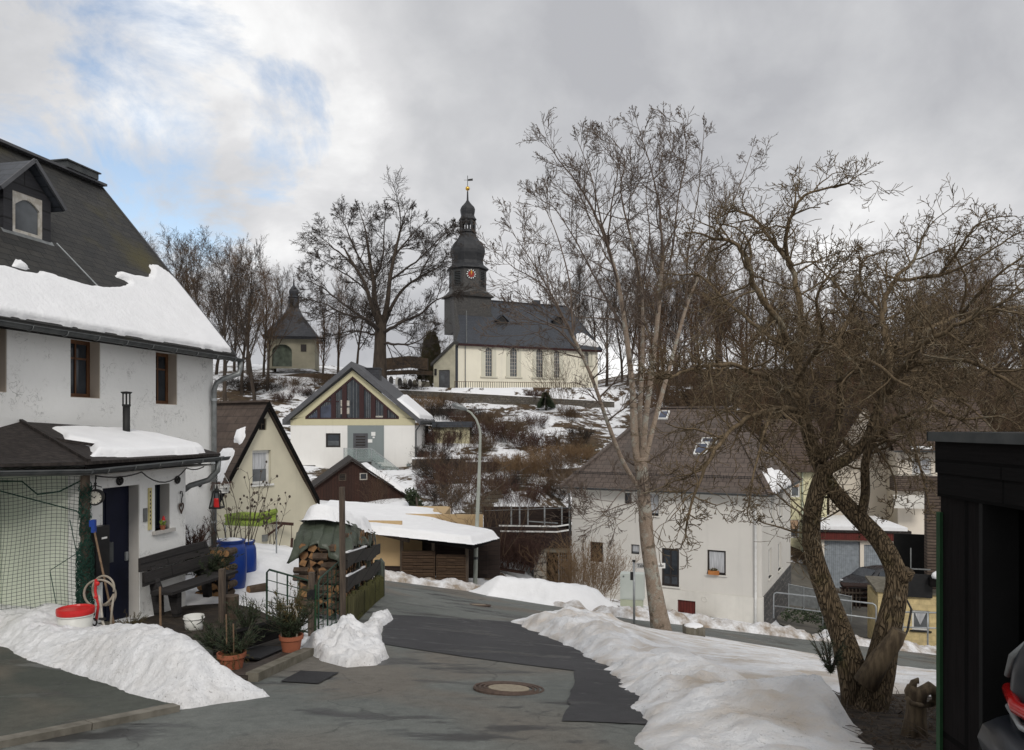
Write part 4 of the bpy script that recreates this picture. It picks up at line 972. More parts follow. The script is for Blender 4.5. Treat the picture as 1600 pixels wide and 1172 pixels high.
CF_BIG = dict(seg=[7, 5, 4, 3], tip=[.3, .4, .5, .6], wander=[.10, .13, .15, .16], up=[.035, .03, .02, .01], kids=[8, 6, 4.4], start=[.1, .12, .15], ang=[36, 38, 40], ratio=[.52, .52, .52], rr=[.55, .65, .8], rmin=.015, cone=1)
OP = [
 ([(592, 612, 0), (593, 580, 0), (594, 545, 0), (595, 515, 0), (596, 492, 0)], .85, .72),
 ([(596, 510, 0), (586, 470, .5), (584, 430, .8), (578, 390, 1), (574, 350, 1)], .42, .15),
 ([(597, 510, 0), (605, 470, -1), (609, 425, -1.5), (616, 380, -2), (624, 340, -2.2)], .40, .14),
 ([(594, 512, 0), (582, 478, -1.5), (570, 432, -2.5), (552, 395, -3.5), (538, 365, -4)], .34, .10),
 ([(597, 515, 0), (612, 475, 2), (630, 442, 3.5), (655, 420, 4.5), (690, 398, 5.5)], .32, .08),
 ([(574, 350, 1), (568, 318, 1.2), (562, 296, 1.2)], .14, .03), ([(624, 340, -2.2), (630, 312, -2.4), (636, 294, -2.5)], .13, .03),
 ([(584, 430, .8), (598, 380, 2), (600, 335, 3), (602, 298, 3.5)], .20, .03), ([(616, 380, -2), (640, 345, -1), (662, 318, -.5)], .16, .03),
 ([(552, 395, -3.5), (522, 365, -4.5), (502, 345, -5)], .14, .03), ([(594, 520, 0), (570, 498, 2), (535, 468, 4), (505, 440, 5), (478, 425, 6)], .28, .04),
 ([(595, 518, 0), (575, 500, -3), (540, 490, -5), (508, 470, -6.5), (482, 462, -7.5)], .24, .04), ([(596, 522, 0), (622, 506, -2), (655, 490, -3.5), (682, 462, -4.5), (705, 455, -5)], .26, .04),
 ([(655, 420, 4.5), (672, 380, 4), (690, 345, 4)], .14, .03), ([(596, 530, 0), (575, 520, 2), (545, 518, 4), (510, 528, 5.5)], .2, .03), ([(597, 535, 0), (622, 538, -2), (650, 535, -4), (676, 515, -5)], .2, .03),
 ([(584, 430, .8), (556, 370, 3), (540, 325, 4), (530, 308, 4.5)], .16, .03), ([(609, 425, -1.5), (650, 390, -5), (676, 360, -6.5), (700, 330, -7)], .16, .03), ([(586, 470, .5), (560, 430, 5), (520, 400, 7.5), (492, 380, 9)], .18, .03),
]
hero('spreading_tree', OP, 84.0, 5, CF_BIG, M['tree_trunk'], M['twig_dark'], 'huge spreading bare tree with thick dark trunk between the chapel and the church', 'tree', 3, (.4, .85), 4.3, .06, gnarl=.04, sides=12, upb=.1, endk=.25, rk=.85, sq=(500, .83))
# ---------------------------------------------------------------- helpers for buildings
def window(parent, fr, r, dep, mf, mg, nv=1, nh=1, fw=.06, y0=0.0, bar=.03, sill=None, name='window', th=.05, label=None, curtain=None, trans=None):
    """frame part recessed by dep in the opening r=(x0,z0,x1,z1), pane as sub-part"""
    x0, z0, x1, z1 = r; m = fr.mb(); y = y0+dep
    m.bx(x0, x0+fw, y, y+th, z0, z1).bx(x1-fw, x1, y, y+th, z0, z1).bx(x0+fw, x1-fw, y, y+th, z1-fw, z1).bx(x0+fw, x1-fw, y, y+th, z0, z0+fw)
    for i in range(1, nv):
        c = x0+(x1-x0)*i/nv; m.bx(c-bar/2, c+bar/2, y+.004, y+th-.004, z0+fw, z1-fw)
    hs = trans if trans else [i/nh for i in range(1, nh)]
    for h in hs:
        c = z0+(z1-z0)*h; m.bx(x0+fw, x1-fw, y+.008, y+th-.008, c-bar/2, c+bar/2)
    w_ = part(name, m, mf, parent, label=label)
    part('pane', fr.mb().bx(x0+fw*.5, x1-fw*.5, y+th*.5, y+th*.5+.012, z0+fw*.5, z1-fw*.5), mg, w_)
    if curtain: part('curtain', fr.mb().bx(x0+fw, x1-fw, y+th*.5-.006, y+th*.5-.001, curtain, z1-fw), M['curtain'], w_)
    if sill: part('sill', fr.mb().bx(x0-.08, x1+.08, y0-.07, y0+dep, z0-.06, z0), sill, w_)
    return w_
def gable_poly(pts, y): return [(x, y, z) for x, z in pts]
def roof_slab(fr, prof, y0, y1, th):
    """profile [(x,z)...] swept along y; slab of thickness th below the profile"""
    m = fr.mb()
    for (xa, za), (xb, zb) in zip(prof[:-1], prof[1:]):
        m.prism([(xa, y0, za), (xb, y0, zb), (xb, y0, zb-th), (xa, y0, za-th)], (0, y1-y0, 0))
    return m
def gutter(pts, r=.065, n=7):
    """open half-round channel along a polyline"""
    m = MB(); pts = [V(p) for p in pts]
    for a, b in zip(pts[:-1], pts[1:]):
        d = (b-a).normalized(); s = d.cross(V((0, 0, 1))).normalized(); vs = []
        for rr in (r, r-.012):
            for p in (a, b):
                for i in range(n):
                    an = math.pi*i/(n-1); vs.append(p+s*math.cos(an)*rr-V((0, 0, 1))*math.sin(an)*rr)
        fs = [(i, i+1, n+i+1, n+i) for i in range(n-1)]+[(2*n+i, 3*n+i, 3*n+i+1, 2*n+i+1) for i in range(n-1)]
        fs += [(0, n, 3*n, 2*n), (n-1, 3*n-1, 4*n-1, 2*n-1)] + [(i, 2*n+i, 2*n+i+1, i+1) for i in range(n-1)]
        m.add(vs, fs); m.tube([a+s*r, b+s*r], .012, 5); m.tube([a-s*r, b-s*r], .012, 5)
    return m
def plane_hit(px, py, p0, n):
    d = V(((px-800)/FOC, 1, (665-py)/FOC)); return d*(V(p0).dot(n)/d.dot(n))
def roof_snow(name, o, ux, uv_, nrm, poly, th, res, label, group=None, jag=.1, seed=1, m='snow', lump=.3):
    """snow lying on a roof plane: o origin, ux along eave, uv_ up the slope"""
    def mp(X, Y, h):
        return np.array(o)[None]+X[:, None]*np.array(ux)[None]+Y[:, None]*np.array(uv_)[None]+h[:, None]*np.array(nrm)[None]
    hf = lambda x, y, d: th*sst(0, th*1.3, d)*(1+lump*lumps(x, y, 1.3, seed))+.01
    return snow_area(name, poly, hf, res, M[m], label, 'roof snow', group, base=lambda x, y: 0*x, jag=jag, jf=2.2, seed=seed, mapf=mp)

def brk(q, c, d, r):
    d = d.normalized(); s = d.cross(V((0, 0, 1))).normalized()
    q.tube([c+s*r*math.cos(math.pi*i/8)-V((0, 0, 1))*r*math.sin(math.pi*i/8) for i in range(9)], .010, 4)
# ---------------------------------------------------------------- white stucco house at left
A0 = math.atan2(.979, .2036)
H = Fr(-7.2, 18.5, A0)
ht = thing('stucco_house', H.w(-3, 0, -4.0), 'white roughcast stucco house with mossy slate roof and a half melted snow blanket', 'house')
wins = [(-4.48, .52, -3.73, 1.62), (-2.10, .46, -1.37, 1.60), (-6.62, .55, -5.86, 1.66), (-9.0, .55, -8.2, 1.66)]
m = H.mb().holes(-16, 0, -4.5, 1.75, 0, .40, wins)
m.bx(-.4, 0, .402, 6.7, -4.5, 1.75)                                   # far gable wall
m.prism([(-.4, 0, 1.752), (-.4, 6.7, 1.752), (-.4, 3.35, 5.72)], (.4, 0, 0))
part('wall', m, M['stucco'], ht)
for r in wins:
    x0, z0, x1, z1 = r; q = H.mb()
    q.bx(x0+.001, x1-.001, .02, .395, z0, z0+.012).bx(x1-.012, x1, .012, .395, z0+.013, z1-.001).bx(x0, x0+.012, .012, .395, z0+.013, z1-.001)
    part('window_reveal', q, M['stain'], ht)
    window(ht, H, (x0+.013, z0+.013, x1-.013, z1), .22, M['win_brown'], M['glass'], nv=2, fw=.075, bar=.035, trans=[.68])
# roof: eave at y=-.42, ridge at y=3.34
sl_ = 1.20; ye = -.42; ze = 1.90+ye*sl_*.55
def rz_(y): return 1.62+(y-ye)*(5.95-1.62)/(3.34-ye)
m = H.mb(); th = .10
prof = [(ye, rz_(ye)), (3.34, 5.95), (7.1, 1.62)]
for (ya, za), (yb, zb) in zip(prof[:-1], prof[1:]):
    m.prism([(-16, ya, za), (-16, yb, zb), (-16, yb, zb+th), (-16, ya, za+th)], (16.28, 0, 0))
rf = part('roof', m, M['slate'], ht)
part('verge_trim', H.mb().prism([(.285, ye, rz_(ye)-.04), (.285, 3.34, 5.91), (.285, 3.34, 6.09), (.285, ye, rz_(ye)+.14)], (.03, 0, 0)), M['anthracite'], rf)
part('ridge_cap', H.mb().bar((-16, 3.34, 6.08), (.30, 3.34, 6.08), .34, .06), M['anthracite'], rf)
m = H.mb().box((-.55, 3.34, 6.18), (1.0, .42, .15)); m.box((-.55, 3.34, 6.27), (1.1, .5, .03)); part('ridge_vent', m, M['zinc_dark'], rf)
m = H.mb().bx(-16, .2, -.40, .0, 1.60, 1.64); part('soffit', m, M['black_wood'], rf)
ga, gb = H.w(-16, -.50, 1.66), H.w(.42, -.50, 1.62)
gu = part('gutter', gutter([ga, gb], .075), M['zinc_dark'], ht)
q = MB()
for i in range(22): brk(q, ga.lerp(gb, (i+.5)/22), gb-ga, .082)
part('gutter_bracket', q, M['zinc'], gu)
dpx = [H.w(.36, -.50, 1.56), H.w(.36, -.50, 1.38), H.w(.33, -.48, 1.26), H.w(.05, -.22, 1.12), H.w(-.06, -.13, 1.02), H.w(-.10, -.09, .85), H.w(-.10, -.09, .4), H.w(-.10, -.09, -2.55)]
dp = part('downpipe', MB().tube(dpx, .062, 12), M['zinc'], ht, smooth=True)
for z in (.62, -.9, -2.3): part('clamp', MB().lathe([(.075, -.03), (.075, .03)], H.w(-.10, -.09, z), 14), M['galv'], dp)
part('standpipe', MB().tube([H.w(-.10, -.09, -2.55), H.w(-.10, -.09, -3.75)], .066, 12), M['zinc_dark'], dp)
# dormer
D0, D1, yd = -4.72, -3.62, 1.22; zb_, zt_, za_ = rz_(1.22)-.02, 4.42, 5.0
dm = (D0+D1)/2
m = H.mb().holes(D0, D1, zb_, zt_, yd, yd+.06, [(D0+.20, zb_+.12, D1-.20, zt_-.02)])
m.prism([(D0, yd, zt_), (D1, yd, zt_), (dm, yd, za_-.08)], (0, .06, 0))
for xx in (D0, D1-.06): m.prism([(xx, yd+.06, zb_), (xx, yd+.06, zt_), (xx, 2.4, zt_)], (.06, 0, 0))
dr = part('dormer', m, M['anthracite_dark'] if 'anthracite_dark' in M else M['steel_dark'], ht)
m = H.mb()
for sx in (-1, 1):
    e = dm+sx*.74; z = zt_-.14
    m.prism([(dm, yd-.14, za_), (e, yd-.14, z), (e, yd-.14, z+.05), (dm, yd-.14, za_+.06)], (0, 2.0, 0))
part('dormer_roof', m, M['church_slate'], dr)
m = H.mb()
for sx in (-1, 1): m.bar((dm, yd-.16, za_+.06), (dm+sx*.76, yd-.16, zt_-.11), .035, .07)
part('verge_trim', m, M['anthracite'], dr)
fr_ = (D0+.201, zb_+.121, D1-.201, zt_-.021)
m = H.mb(); x0, z0, x1, z1 = fr_
m.bx(x0, x0+.07, yd+.01, yd+.06, z0, z1).bx(x1-.07, x1, yd+.01, yd+.06, z0, z1).bx(x0+.07, x1-.07, yd+.01, yd+.06, z0, z0+.08)
arc = [(x0+.07, z1-.30)]+[(x0+.07+(x1-x0-.14)*i/10, z1-.24+.14*math.sin(math.pi*i/10)) for i in range(11)]+[(x1-.07, z1-.30)]
m.prism([(x, yd+.01, z) for x, z in [(x0+.07, z1), (x0+.07, z1-.26)]+arc[1:-1]+[(x1-.07, z1-.26), (x1-.07, z1)]], (0, .05, 0))
part('dormer_window', m, M['win_old'], dr)
part('pane', H.mb().bx(x0+.03, x1-.03, yd+.045, yd+.058, z0+.04, z1-.02), M['glass_grey'], dr)
part('dormer_sill', H.mb().prism([(D0-.05, yd-.16, zb_-.10), (D1+.05, yd-.16, zb_-.10), (D1+.05, yd, zb_+.13), (D0-.05, yd, zb_+.13)], (0, .012, .02)), M['zinc'], dr)
part('lightning_rod', MB().tube([H.w(D1+.02, yd-.12, zb_+.12), H.w(-3.1, .15, rz_(.15)+.14)], .014, 6), M['galv'], rf)
# snow on the lower slope
up_ = (H.w(0, 3.34, 5.95)-H.w(0, ye, rz_(ye))).normalized(); nn = H.ux.cross(up_).normalized()
if nn.z < 0: nn = -nn
ro = H.w(0, ye, rz_(ye)+th)
def rc(px, py):
    q = plane_hit(px, py, ro, nn)-ro; return (q.dot(H.ux), q.dot(up_))
poly = [rc(-60, 405), rc(0, 416), rc(30, 424), rc(52, 428), rc(62, 424), rc(100, 437), rc(132, 446), rc(160, 449), rc(182, 448), rc(200, 442), rc(178, 432), rc(182, 424), rc(205, 430), rc(232, 434), rc(236, 422), rc(232, 415), rc(240, 414), rc(262, 428)]
poly += [(.20, rc(262, 428)[1]-.25), (.20, .03), (-16, .03), (-16, 1.2)]
roof_snow('roof_snow', ro, H.ux, up_, nn, poly, .075, .05, 'half melted snow blanket along the lower edge of the mossy slate roof', jag=.05, seed=3)
a, b = rc(24, 412), rc(40, 418)
roof_snow('roof_snow', ro, H.ux, up_, nn, [(a[0]-.14, a[1]-.1), (a[0]+.1, a[1]+.14), (b[0]+.1, b[1]-.02), (b[0]-.05, b[1]-.1)], .06, .04, 'tiny snow scrap alone on the bare slates under the dormer', jag=.03, seed=4)

# ---------------------------------------------------------------- porch annex in front of it
py_ = -1.7; X0, X1 = -6.13, -3.52; zt = -.78; zg = -3.5
pt = thing('porch', H.w(-4.8, -.9, zg), 'low white porch annex with navy door under a black felt roof', 'porch')
door = (-5.71, zg, -4.82, -1.03); wn_ = (-4.41, -1.90, -3.99, -1.07)
m = H.mb().holes(X0, X1, zg-.3, zt, py_, py_+.28, [(door[0], zg-.2, door[2], door[3]), wn_])
m.bx(X1-.28, X1, py_+.281, -.003, zg-.3, zt)
part('wall', m, M['stucco'], pt)
part('side_wall', H.mb().bx(X0-.02, X0+.20, py_+.281, -.003, zg-.3, zt).bx(X0-2.6, X0-.02, -.20, -.003, zg-.3, zt), M['netwall'], pt)
part('door_reveal', H.mb().bx(door[2]-.015, door[2]-.001, py_+.01, py_+.275, zg-.2, door[3]-.002).bx(door[0]+.001, door[0]+.015, py_+.01, py_+.275, zg-.2, door[3]-.002), M['reveal'], pt)
m = H.mb().bx(door[0]+.016, door[2]-.016, py_+.20, py_+.25, zg-.2, door[3]-.003)
m.bx(door[0]+.30, door[0]+.34, py_+.185, py_+.20, zg, door[3]-.1)
dd = part('door', m, M['door_blue'], pt)
part('handle', H.mb().bx(door[2]-.12, door[2]-.06, py_+.17, py_+.20, -2.35, -2.2), M['galv'], dd)
window(pt, H, wn_, .20, M['door_blue'], M['glass'], fw=.05, y0=py_, sill=M['reveal'])
part('window_reveal', H.mb().bx(wn_[2]-.012, wn_[2]-.001, py_+.004, py_+.198, wn_[1]+.001, wn_[3]-.001), M['reveal'], pt)
# hipped lean-to roof
ey, ez = -2.08, -.60; hx0 = -6.45; hx1 = -2.95; ap = (-5.6, .02)
def slab(pts, t, name, mtl):
    m = H.mb(); m.prism(pts, (0, 0, t)); return part(name, m, mtl, pt)
fz = lambda y: ez+(y-ey)/(0-ey)*(ap[1]-ez)
A_, B_, C_, D_ = (hx0, ey, ez), (hx1, ey, ez), (-3.0, -.004, -.1), (-5.6, -.004, .02)
m = H.mb().prism([A_, B_, C_, D_], (0, 0, .05)).prism([A_, D_, (-7.6, -.004, ez+.15), (-7.6, -1.0, ez)], (0, 0, .045))
rp = part('roof', m, M['black_felt'], pt)
part('hip_batten', H.mb().bar((hx0, ey, ez+.07), (-5.6, -.02, .09), .05, .04).bar((-5.95, -1.0, -.22), (-5.4, -1.55, -.36), .05, .05), M['black_felt'], rp)
part('eave_board', H.mb().bar((hx0-.02, ey+.04, ez-.05), (hx1, ey+.04, ez-.05), .03, .12).bar((hx1-.02, ey+.06, ez-.06), (hx1-.02, -.01, ez-.06), .03, .1), M['black_wood'], rp)
part('ceiling', H.mb().bx(X0, hx1-.03, ey+.06, -.21, zt+.001, zt+.02), M['reveal'], rp)
g0, g1, g2 = H.w(-8.3, -1.0, ez-.03), H.w(hx0-.05, ey-.07, ez-.08), H.w(hx1+.12, ey-.07, ez-.02)
gu = part('gutter', gutter([g0, g1, g2], .07), M['zinc_dark'], pt)
q = MB()
for i in range(6): brk(q, g1.lerp(g2, (i+.5)/6), g2-g1, .077)
part('gutter_bracket', q, M['zinc'], gu)
dpp = [H.w(hx1-.18, ey-.07, ez-.08), H.w(hx1-.18, ey-.05, ez-.28), H.w(hx1-.25, ey+.10, ez-.46), H.w(hx1-.42, ey+.38, ez-.56), H.w(X1+.05, py_+.1, ez-.66)]
part('gutter_elbow', MB().tube(dpp, .055, 10), M['zinc'], gu, smooth=True)
# stove flue
fp = H.w(-3.95, -.75, 0)
fl = part('flue', MB().tube([V((fp.x, fp.y, -.6)), V((fp.x, fp.y, .35))], .065, 14), M['flue'], pt, smooth=True)
q = MB().lathe([(.06, .35), (.075, .37), (.075, .40)], (fp.x, fp.y, 0), 14)
for k in range(6):
    a = k*math.pi/3; q.bar((fp.x+.066*math.cos(a), fp.y+.066*math.sin(a), .38), (fp.x+.066*math.cos(a), fp.y+.066*math.sin(a), .62), .03, .012)
q.lathe([(.075, .60), (.10, .625), (.10, .635), (.02, .645)], (fp.x, fp.y, 0), 14)
part('flue_cowl', q, M['flue'], fl)
# porch roof snow
pu = (H.w(0, 0, ap[1])-H.w(0, ey, ez)); pu = V((pu.x, pu.y, .50)).normalized(); pn = H.ux.cross(pu).normalized(); pn = pn if pn.z > 0 else -pn
po = H.w(0, ey, ez+.055)
up_l = lambda y: (y-ey)*1.03
roof_snow('roof_snow', po, H.ux, pu, pn, [(-6.15, .25), (-5.55, .10), (-4.5, .06), (-3.3, .08), (-3.05, .35), (-3.15, 1.3), (-3.6, 1.8), (-4.6, 1.95), (-5.3, 1.9), (-5.45, 1.5), (-5.75, 1.15), (-5.55, .8)], .11, .045, 'thick smooth snow cushion on the black porch roof around the flue', jag=.05, seed=6)

# ---------------------------------------------------------------- things on and around the porch
def on(x, y, z): return H.w(x, y, z)
def wall_lamp(x, z, y, label):
    c = on(x, y, z); t = thing('wall_ornament', c, label, 'wall ornament', 'round wall ornaments of the porch')
    n = -H.uy; part('ring', MB().torus(c+n*.02, n, .062, .018, 20, 6), M['steel_dark'], t, smooth=True)
    q = MB()
    for k in range(3):
        a = k*1.05+.4; d = H.ux*math.cos(a)+V((0, 0, 1))*math.sin(a); q.bar(c+n*.03-d*.055, c+n*.045+d*.055, .014, .014)
    q.ball(c+n*.02+H.ux*-.02, .035, 8); part('scroll', q, M['steel_dark'], t)
wall_lamp(-5.33, -.93, py_, 'round black wall ornament above the navy porch door')
wall_lamp(-3.79, -1.02, py_, 'round black wall ornament on the porch wall above the iron heart')
wall_lamp(-.55, -1.36, 0, 'round black wall ornament on the main house wall beside the downpipe')
# cable garland under the gutter
q = MB()
for a, b, sag in ((-6.05, -5.0, .05), (-5.0, -3.75, .22), (-3.75, -3.2, .04)):
    pts = []
    for i in range(9):
        tt = i/8; pts.append(on(a+(b-a)*tt, py_-.18, -.80-sag*4*tt*(1-tt)))
    q.tube(pts, .011, 5)
solo('cable_garland', q, M['steel_dark'], 'thin dark cable sagging in loops under the porch gutter', 'cable')
# station clock on an iron bracket
cc = V(P(149, 777, 12.15)); ct = thing('station_clock', cc, 'round two-faced white dial clock on a wrought iron bracket beside the navy door', 'clock')
cn = V((.30, -1, -.02)).normalized()
part('case', MB().tube([cc-cn*.07, cc+cn*.055], .125, 28), M['steel_dark'], ct, smooth=False)
part('dial', MB().disc(cc+cn*.056, cn, .105, .006, 28), M['plate_cream'], ct)
part('rim', MB().torus(cc+cn*.06, cn, .112, .014, 30, 6), M['steel_dark'], ct, smooth=True)
ru = cn.cross(V((0, 0, 1))).normalized()*-1; q = MB()
for k in range(12):
    a = k*math.pi/6; d = ru*math.sin(a)+V((0, 0, 1))*math.cos(a); q.bar(cc+cn*.063+d*.080, cc+cn*.063+d*.096, .010, .004, cn)
for a, l_ in ((math.radians(-62), .055), (math.radians(40), .04)):
    d = ru*math.sin(a)+V((0, 0, 1))*math.cos(a); q.bar(cc+cn*.066-d*.012, cc+cn*.066+d*l_, .010, .004, cn)
part('hand', q, M['ink'], ct)
q = MB().tube([cc+V((0, 0, .12)), cc+V((0, 0, .23))], .012, 6)
q.tube([cc+V((-.10, 0, .16)), cc+V((0, 0, .19)), cc+V((.10, 0, .16))], .008, 5).ball(cc+V((0, 0, .215)), .024, 8)
wp_ = on(X0+.28, py_, -.86); q.tube([cc+V((0, 0, .19)), cc.lerp(wp_, .5)+V((0, 0, .22)), wp_], .009, 6)
q.tube([cc+V((-.02, 0, .17)), cc+V((-.09, .04, .10)), cc+V((-.14, .08, -.05))], .007, 5)
part('bracket', q, M['steel_dark'], ct)
# aged yellow enamel strip, plate, heart, lantern, gnome
x0 = -4.56
t = thing('enamel_sign', on(x0, py_, -1.5), 'tall narrow aged yellow enamel sign between the door and the small window', 'sign')
part('panel', H.mb().bx(x0-.045, x0+.045, py_-.02, py_-.003, -1.86, -1.11), M['plate_yellow'], t)
q = H.mb()
for k in range(9): q.bx(x0-.012, x0+.012, py_-.024, py_-.02, -1.20-.07*k, -1.165-.07*k)
part('worn_lettering', q, M['grey_post'], t)
solo('house_plate', H.mb().bx(-4.73, -4.635, py_-.018, py_-.003, -1.70, -1.46), M['zinc'], 'small grey rectangular plate fixed left of the yellow enamel strip', 'plate')
hx, hz = -3.69, -1.55; hp = []
for k in range(28):
    a = 2*math.pi*k/28; hp.append((hx+.0072*16*math.sin(a)**3*.55, hz+.0072*(13*math.cos(a)-5*math.cos(2*a)-2*math.cos(3*a)-math.cos(4*a))*.9))
t = thing('iron_heart', on(hx, py_, hz), 'rusty iron heart hanging on a hook right of the small window', 'heart ornament')
part('outline', MB().tube([on(x, py_-.03, z) for x, z in hp+hp[:1]], .014, 6), M['rust'], t)
part('heart_plate', MB(H.M).prism([(hx+(x-hx)*.5-.01, py_-.035, hz+.05+(z-hz)*.45) for x, z in hp], (0, .01, 0)), M['steel_dark'], t)
part('hook', MB().tube([on(hx, py_-.03, hz+.09), on(hx+.01, py_-.03, hz+.16), on(hx+.035, py_-.03, hz+.22), on(hx+.02, py_-.03, hz+.30), on(hx-.02, py_-.03, hz+.31), on(hx-.03, py_-.03, hz+.26)], .010, 6), M['steel_dark'], t)
lc = on(-3.12, ey-.03, -1.42)
t = thing('hanging_lantern', lc, 'black framed lantern with red candle hanging on a chain from the porch gutter', 'lantern')
q = MB(); bw, tw, hh_ = .105, .05, .30
cb = [(-1, -1), (1, -1), (1, 1), (-1, 1)]
for (sx, sy), (ex_, ey_) in zip(cb, cb[1:]+cb[:1]):
    b0 = lc+V((sx*bw, sy*bw, -.18)); t0 = lc+V((sx*tw, sy*tw, .14)); b1 = lc+V((ex_*bw, ey_*bw, -.18)); t1 = lc+V((ex_*tw, ey_*tw, .14))
    q.bar(b0, t0, .022).bar(b0, b1, .028).bar(t0, t1, .022)
q.box(lc+V((0, 0, -.19)), (.22, .22, .02)); q.lathe([(.075, .14), (.02, .19), (.02, .23)], lc, 8)
part('frame', q, M['steel_dark'], t)
part('candle', MB().lathe([(.06, -.18), (.06, -.02), (.05, 0)], lc, 14), M['red_plastic'], t)
part('pane', MB().box(lc+V((0, 0, .05)), (.05, .05, .16)), M['glass_grey'], t)
q = MB()
for k in range(9): q.torus(lc+V((0, 0, .245+.03*k)), (1, 0, 0) if k % 2 else (0, 1, 0), .014, .005, 8, 4)
part('chain', q, M['steel_dark'], t)
gc = on(-4.22, py_-.02, wn_[1]+.001)
t = thing('sill_figurine', gc, 'small figurine with red cap and green leaves on the porch window sill', 'figurine')
part('pot', MB().lathe([(.04, 0), (.05, .07), (.055, .08)], gc, 10), M['terracotta'], t)
part('leaves', MB().leaves(gc+V((0, 0, .13)), (.055, .05, .05), 60, .022), M['lime'], t)
part('red_cap', MB().lathe([(.032, .17), (.028, .2), (.01, .25)], gc+V((.015, 0, 0)), 10), M['red_plastic'], t)
part('face', MB().ball(gc+V((.015, 0, .165)), .028, 8), M['win_old'], t)
# flower basket on the downpipe
bc = on(-.08, -.30, -1.40)
t = thing('hanging_basket', bc, 'white wire flower basket with withered stems hung on the downpipe', 'flower basket')
q = MB()
for z, r in ((.0, .17), (-.07, .165), (-.14, .15), (-.2, .13)): q.torus(bc+V((0, 0, z)), (0, 0, 1), r, .008, 20, 4)
for k in range(16):
    a = k*math.pi/8; q.tube([bc+V((.17*math.cos(a), .17*math.sin(a), 0)), bc+V((.13*math.cos(a), .13*math.sin(a), -.2))], .006, 4)
q.tube([bc+V((-.17, 0, 0)), bc+V((0, 0, .3)), bc+V((.17, 0, 0))], .005, 4)
part('basket', q, M['win_white'], t)
part('liner', MB().lathe([(.12, -.2), (.155, -.01)], bc, 16), M['win_white'], t)
q = MB(); 
for k in range(40):
    a = R.random()*6.28; p0 = bc+V((.1*math.cos(a), .1*math.sin(a), 0)); p1 = p0+V((.12*math.cos(a), .12*math.sin(a), .05)); q.tube([p0, p1, p1+V((.05*math.cos(a), .05*math.sin(a), -R.random()*.22))], .005, 3)
part('withered_stems', q, M['bush_red'], t)
# netting and its post
nb = thing('netting_post', on(X0-.12, py_-.16, zg), 'weathered post wrapped in bunched green netting at the porch corner', 'post')
pp0, pp1 = on(X0-.10, py_-.12, zg), on(X0-.10, py_-.12, -.78)
part('post', MB().bar(pp0, pp1, .10, .10), M['grey_post'], nb)
def netting(rnd, p0, p1, z0, z1, n, spread, r=.005):
    q = MB()
    for k in range(n):
        t0 = rnd.random(); z = z0+(z1-z0)*rnd.random(); a = rnd.random()*6.28; pts = []
        for i in range(5):
            rr = spread*(.75+.4*rnd.random()); pts.append(V((p0.x+rr*math.cos(a), p0.y+rr*math.sin(a), z))); a += rnd.uniform(-.9, .9); z += rnd.uniform(-.09, .07)
        q.tube(pts, r, 3, False)
    return q
rn = random.Random(2)
part('bunched_net', netting(rn, pp0, pp1, -1.9, -.95, 150, .085), M['net_green'], nb)
part('bunched_net', netting(rn, pp0, pp1, -3.0, -1.9, 420, .12), M['net_green'], nb)
q = MB(); U0, U1 = -3.4, -.80; ny_ = 46; nx2 = 38
def npos(u, v):   # u along the net 0..1, v height
    y = py_-.10+u*(py_*-1+.05); x = X0-.10-u*.55
    bul = .05*math.sin(u*9+v*1.2)+.06*math.sin(v*2.3+u*3)+.03*math.sin(u*23)
    return on(x-bul*.7-.05, y, v+.05*math.sin(u*7)*(1 if v < -1 else .4))
for i in range(nx2+1):
    q.tube([npos(i/nx2*1.35, U0+(U1-U0)*k/14) for k in range(15)], .0038, 3, False)
for j in range(ny_+1):
    q.tube([npos(k/24*1.35, U0+(U1-U0)*j/ny_) for k in range(25)], .0038, 3, False)
solo('garden_netting', q, M['net_thin'], 'fine square mesh netting hung in front of the pale green porch side', 'netting')
q = MB(); q.tube([npos(.02, -.86), npos(.2, -1.08), npos(.35, -1.1), npos(.5, -.86), npos(.9, -.84)], .012, 4); q.tube([npos(.1, -1.5), npos(.03, -2.0), npos(.25, -2.3), npos(.2, -3.2)], .008, 4)
q.tube([npos(.9, -.86), npos(.05, -1.35), npos(.02, -1.4)], .010, 4)
solo('net_rope', q, M['net_green'], 'dark green cord lacing the top of the netting', 'rope')
# mailbox stack beside the door
t = thing('letterbox', on(-5.88, py_-.1, -2.2), 'black letterbox fixed to the wall left of the navy door', 'letterbox')
part('box', H.mb().bx(-6.02, -5.72, py_-.14, py_-.003, -2.52, -1.62), M['black_plastic'], t)
part('name_strip', H.mb().bx(-5.90, -5.78, py_-.146, py_-.14, -1.83, -1.80), M['sign_white'], t)
part('paper_holder', H.mb().bx(-5.715, -5.58, py_-.10, py_-.003, -2.25, -1.92), M['zinc_dark'], t)
# mop leaning at the door, hose, red straps, bucket with lid
t = thing('mop', P(172, 985, 11.75), 'long mop with blue head up leaning beside the navy door', 'mop')
a, b = P(180, 985, 11.65), P(147, 828, 11.95)
part('handle', MB().tube([a, b], .016, 8), M['handle'], t); part('mop_head', MB().box(b+V((-.005, 0, .06)), (.055, .06, .20)).box(b+V((-.04, 0, .10)), (.05, .05, .10)), M['blue_plastic'], t)
t = thing('garden_hose', P(157, 960, 11.6), 'coiled grey garden hose hanging beside the mop', 'hose')
q = MB(); c0 = P(157, 925, 11.6); pts = []
for k in range(60):
    a = k/60*4*math.pi; r = .20+.02*math.sin(k*.3); pts.append(c0+V((r*math.cos(a), .10*math.sin(a*.5)+k*.001, r*1.05*math.sin(a))))
q.tube(pts, .017, 7); q.tube([pts[-1], P(175, 950, 11.55), P(172, 990, 11.5)], .017, 7)
part('coil', q, M['hose'], t, smooth=True)
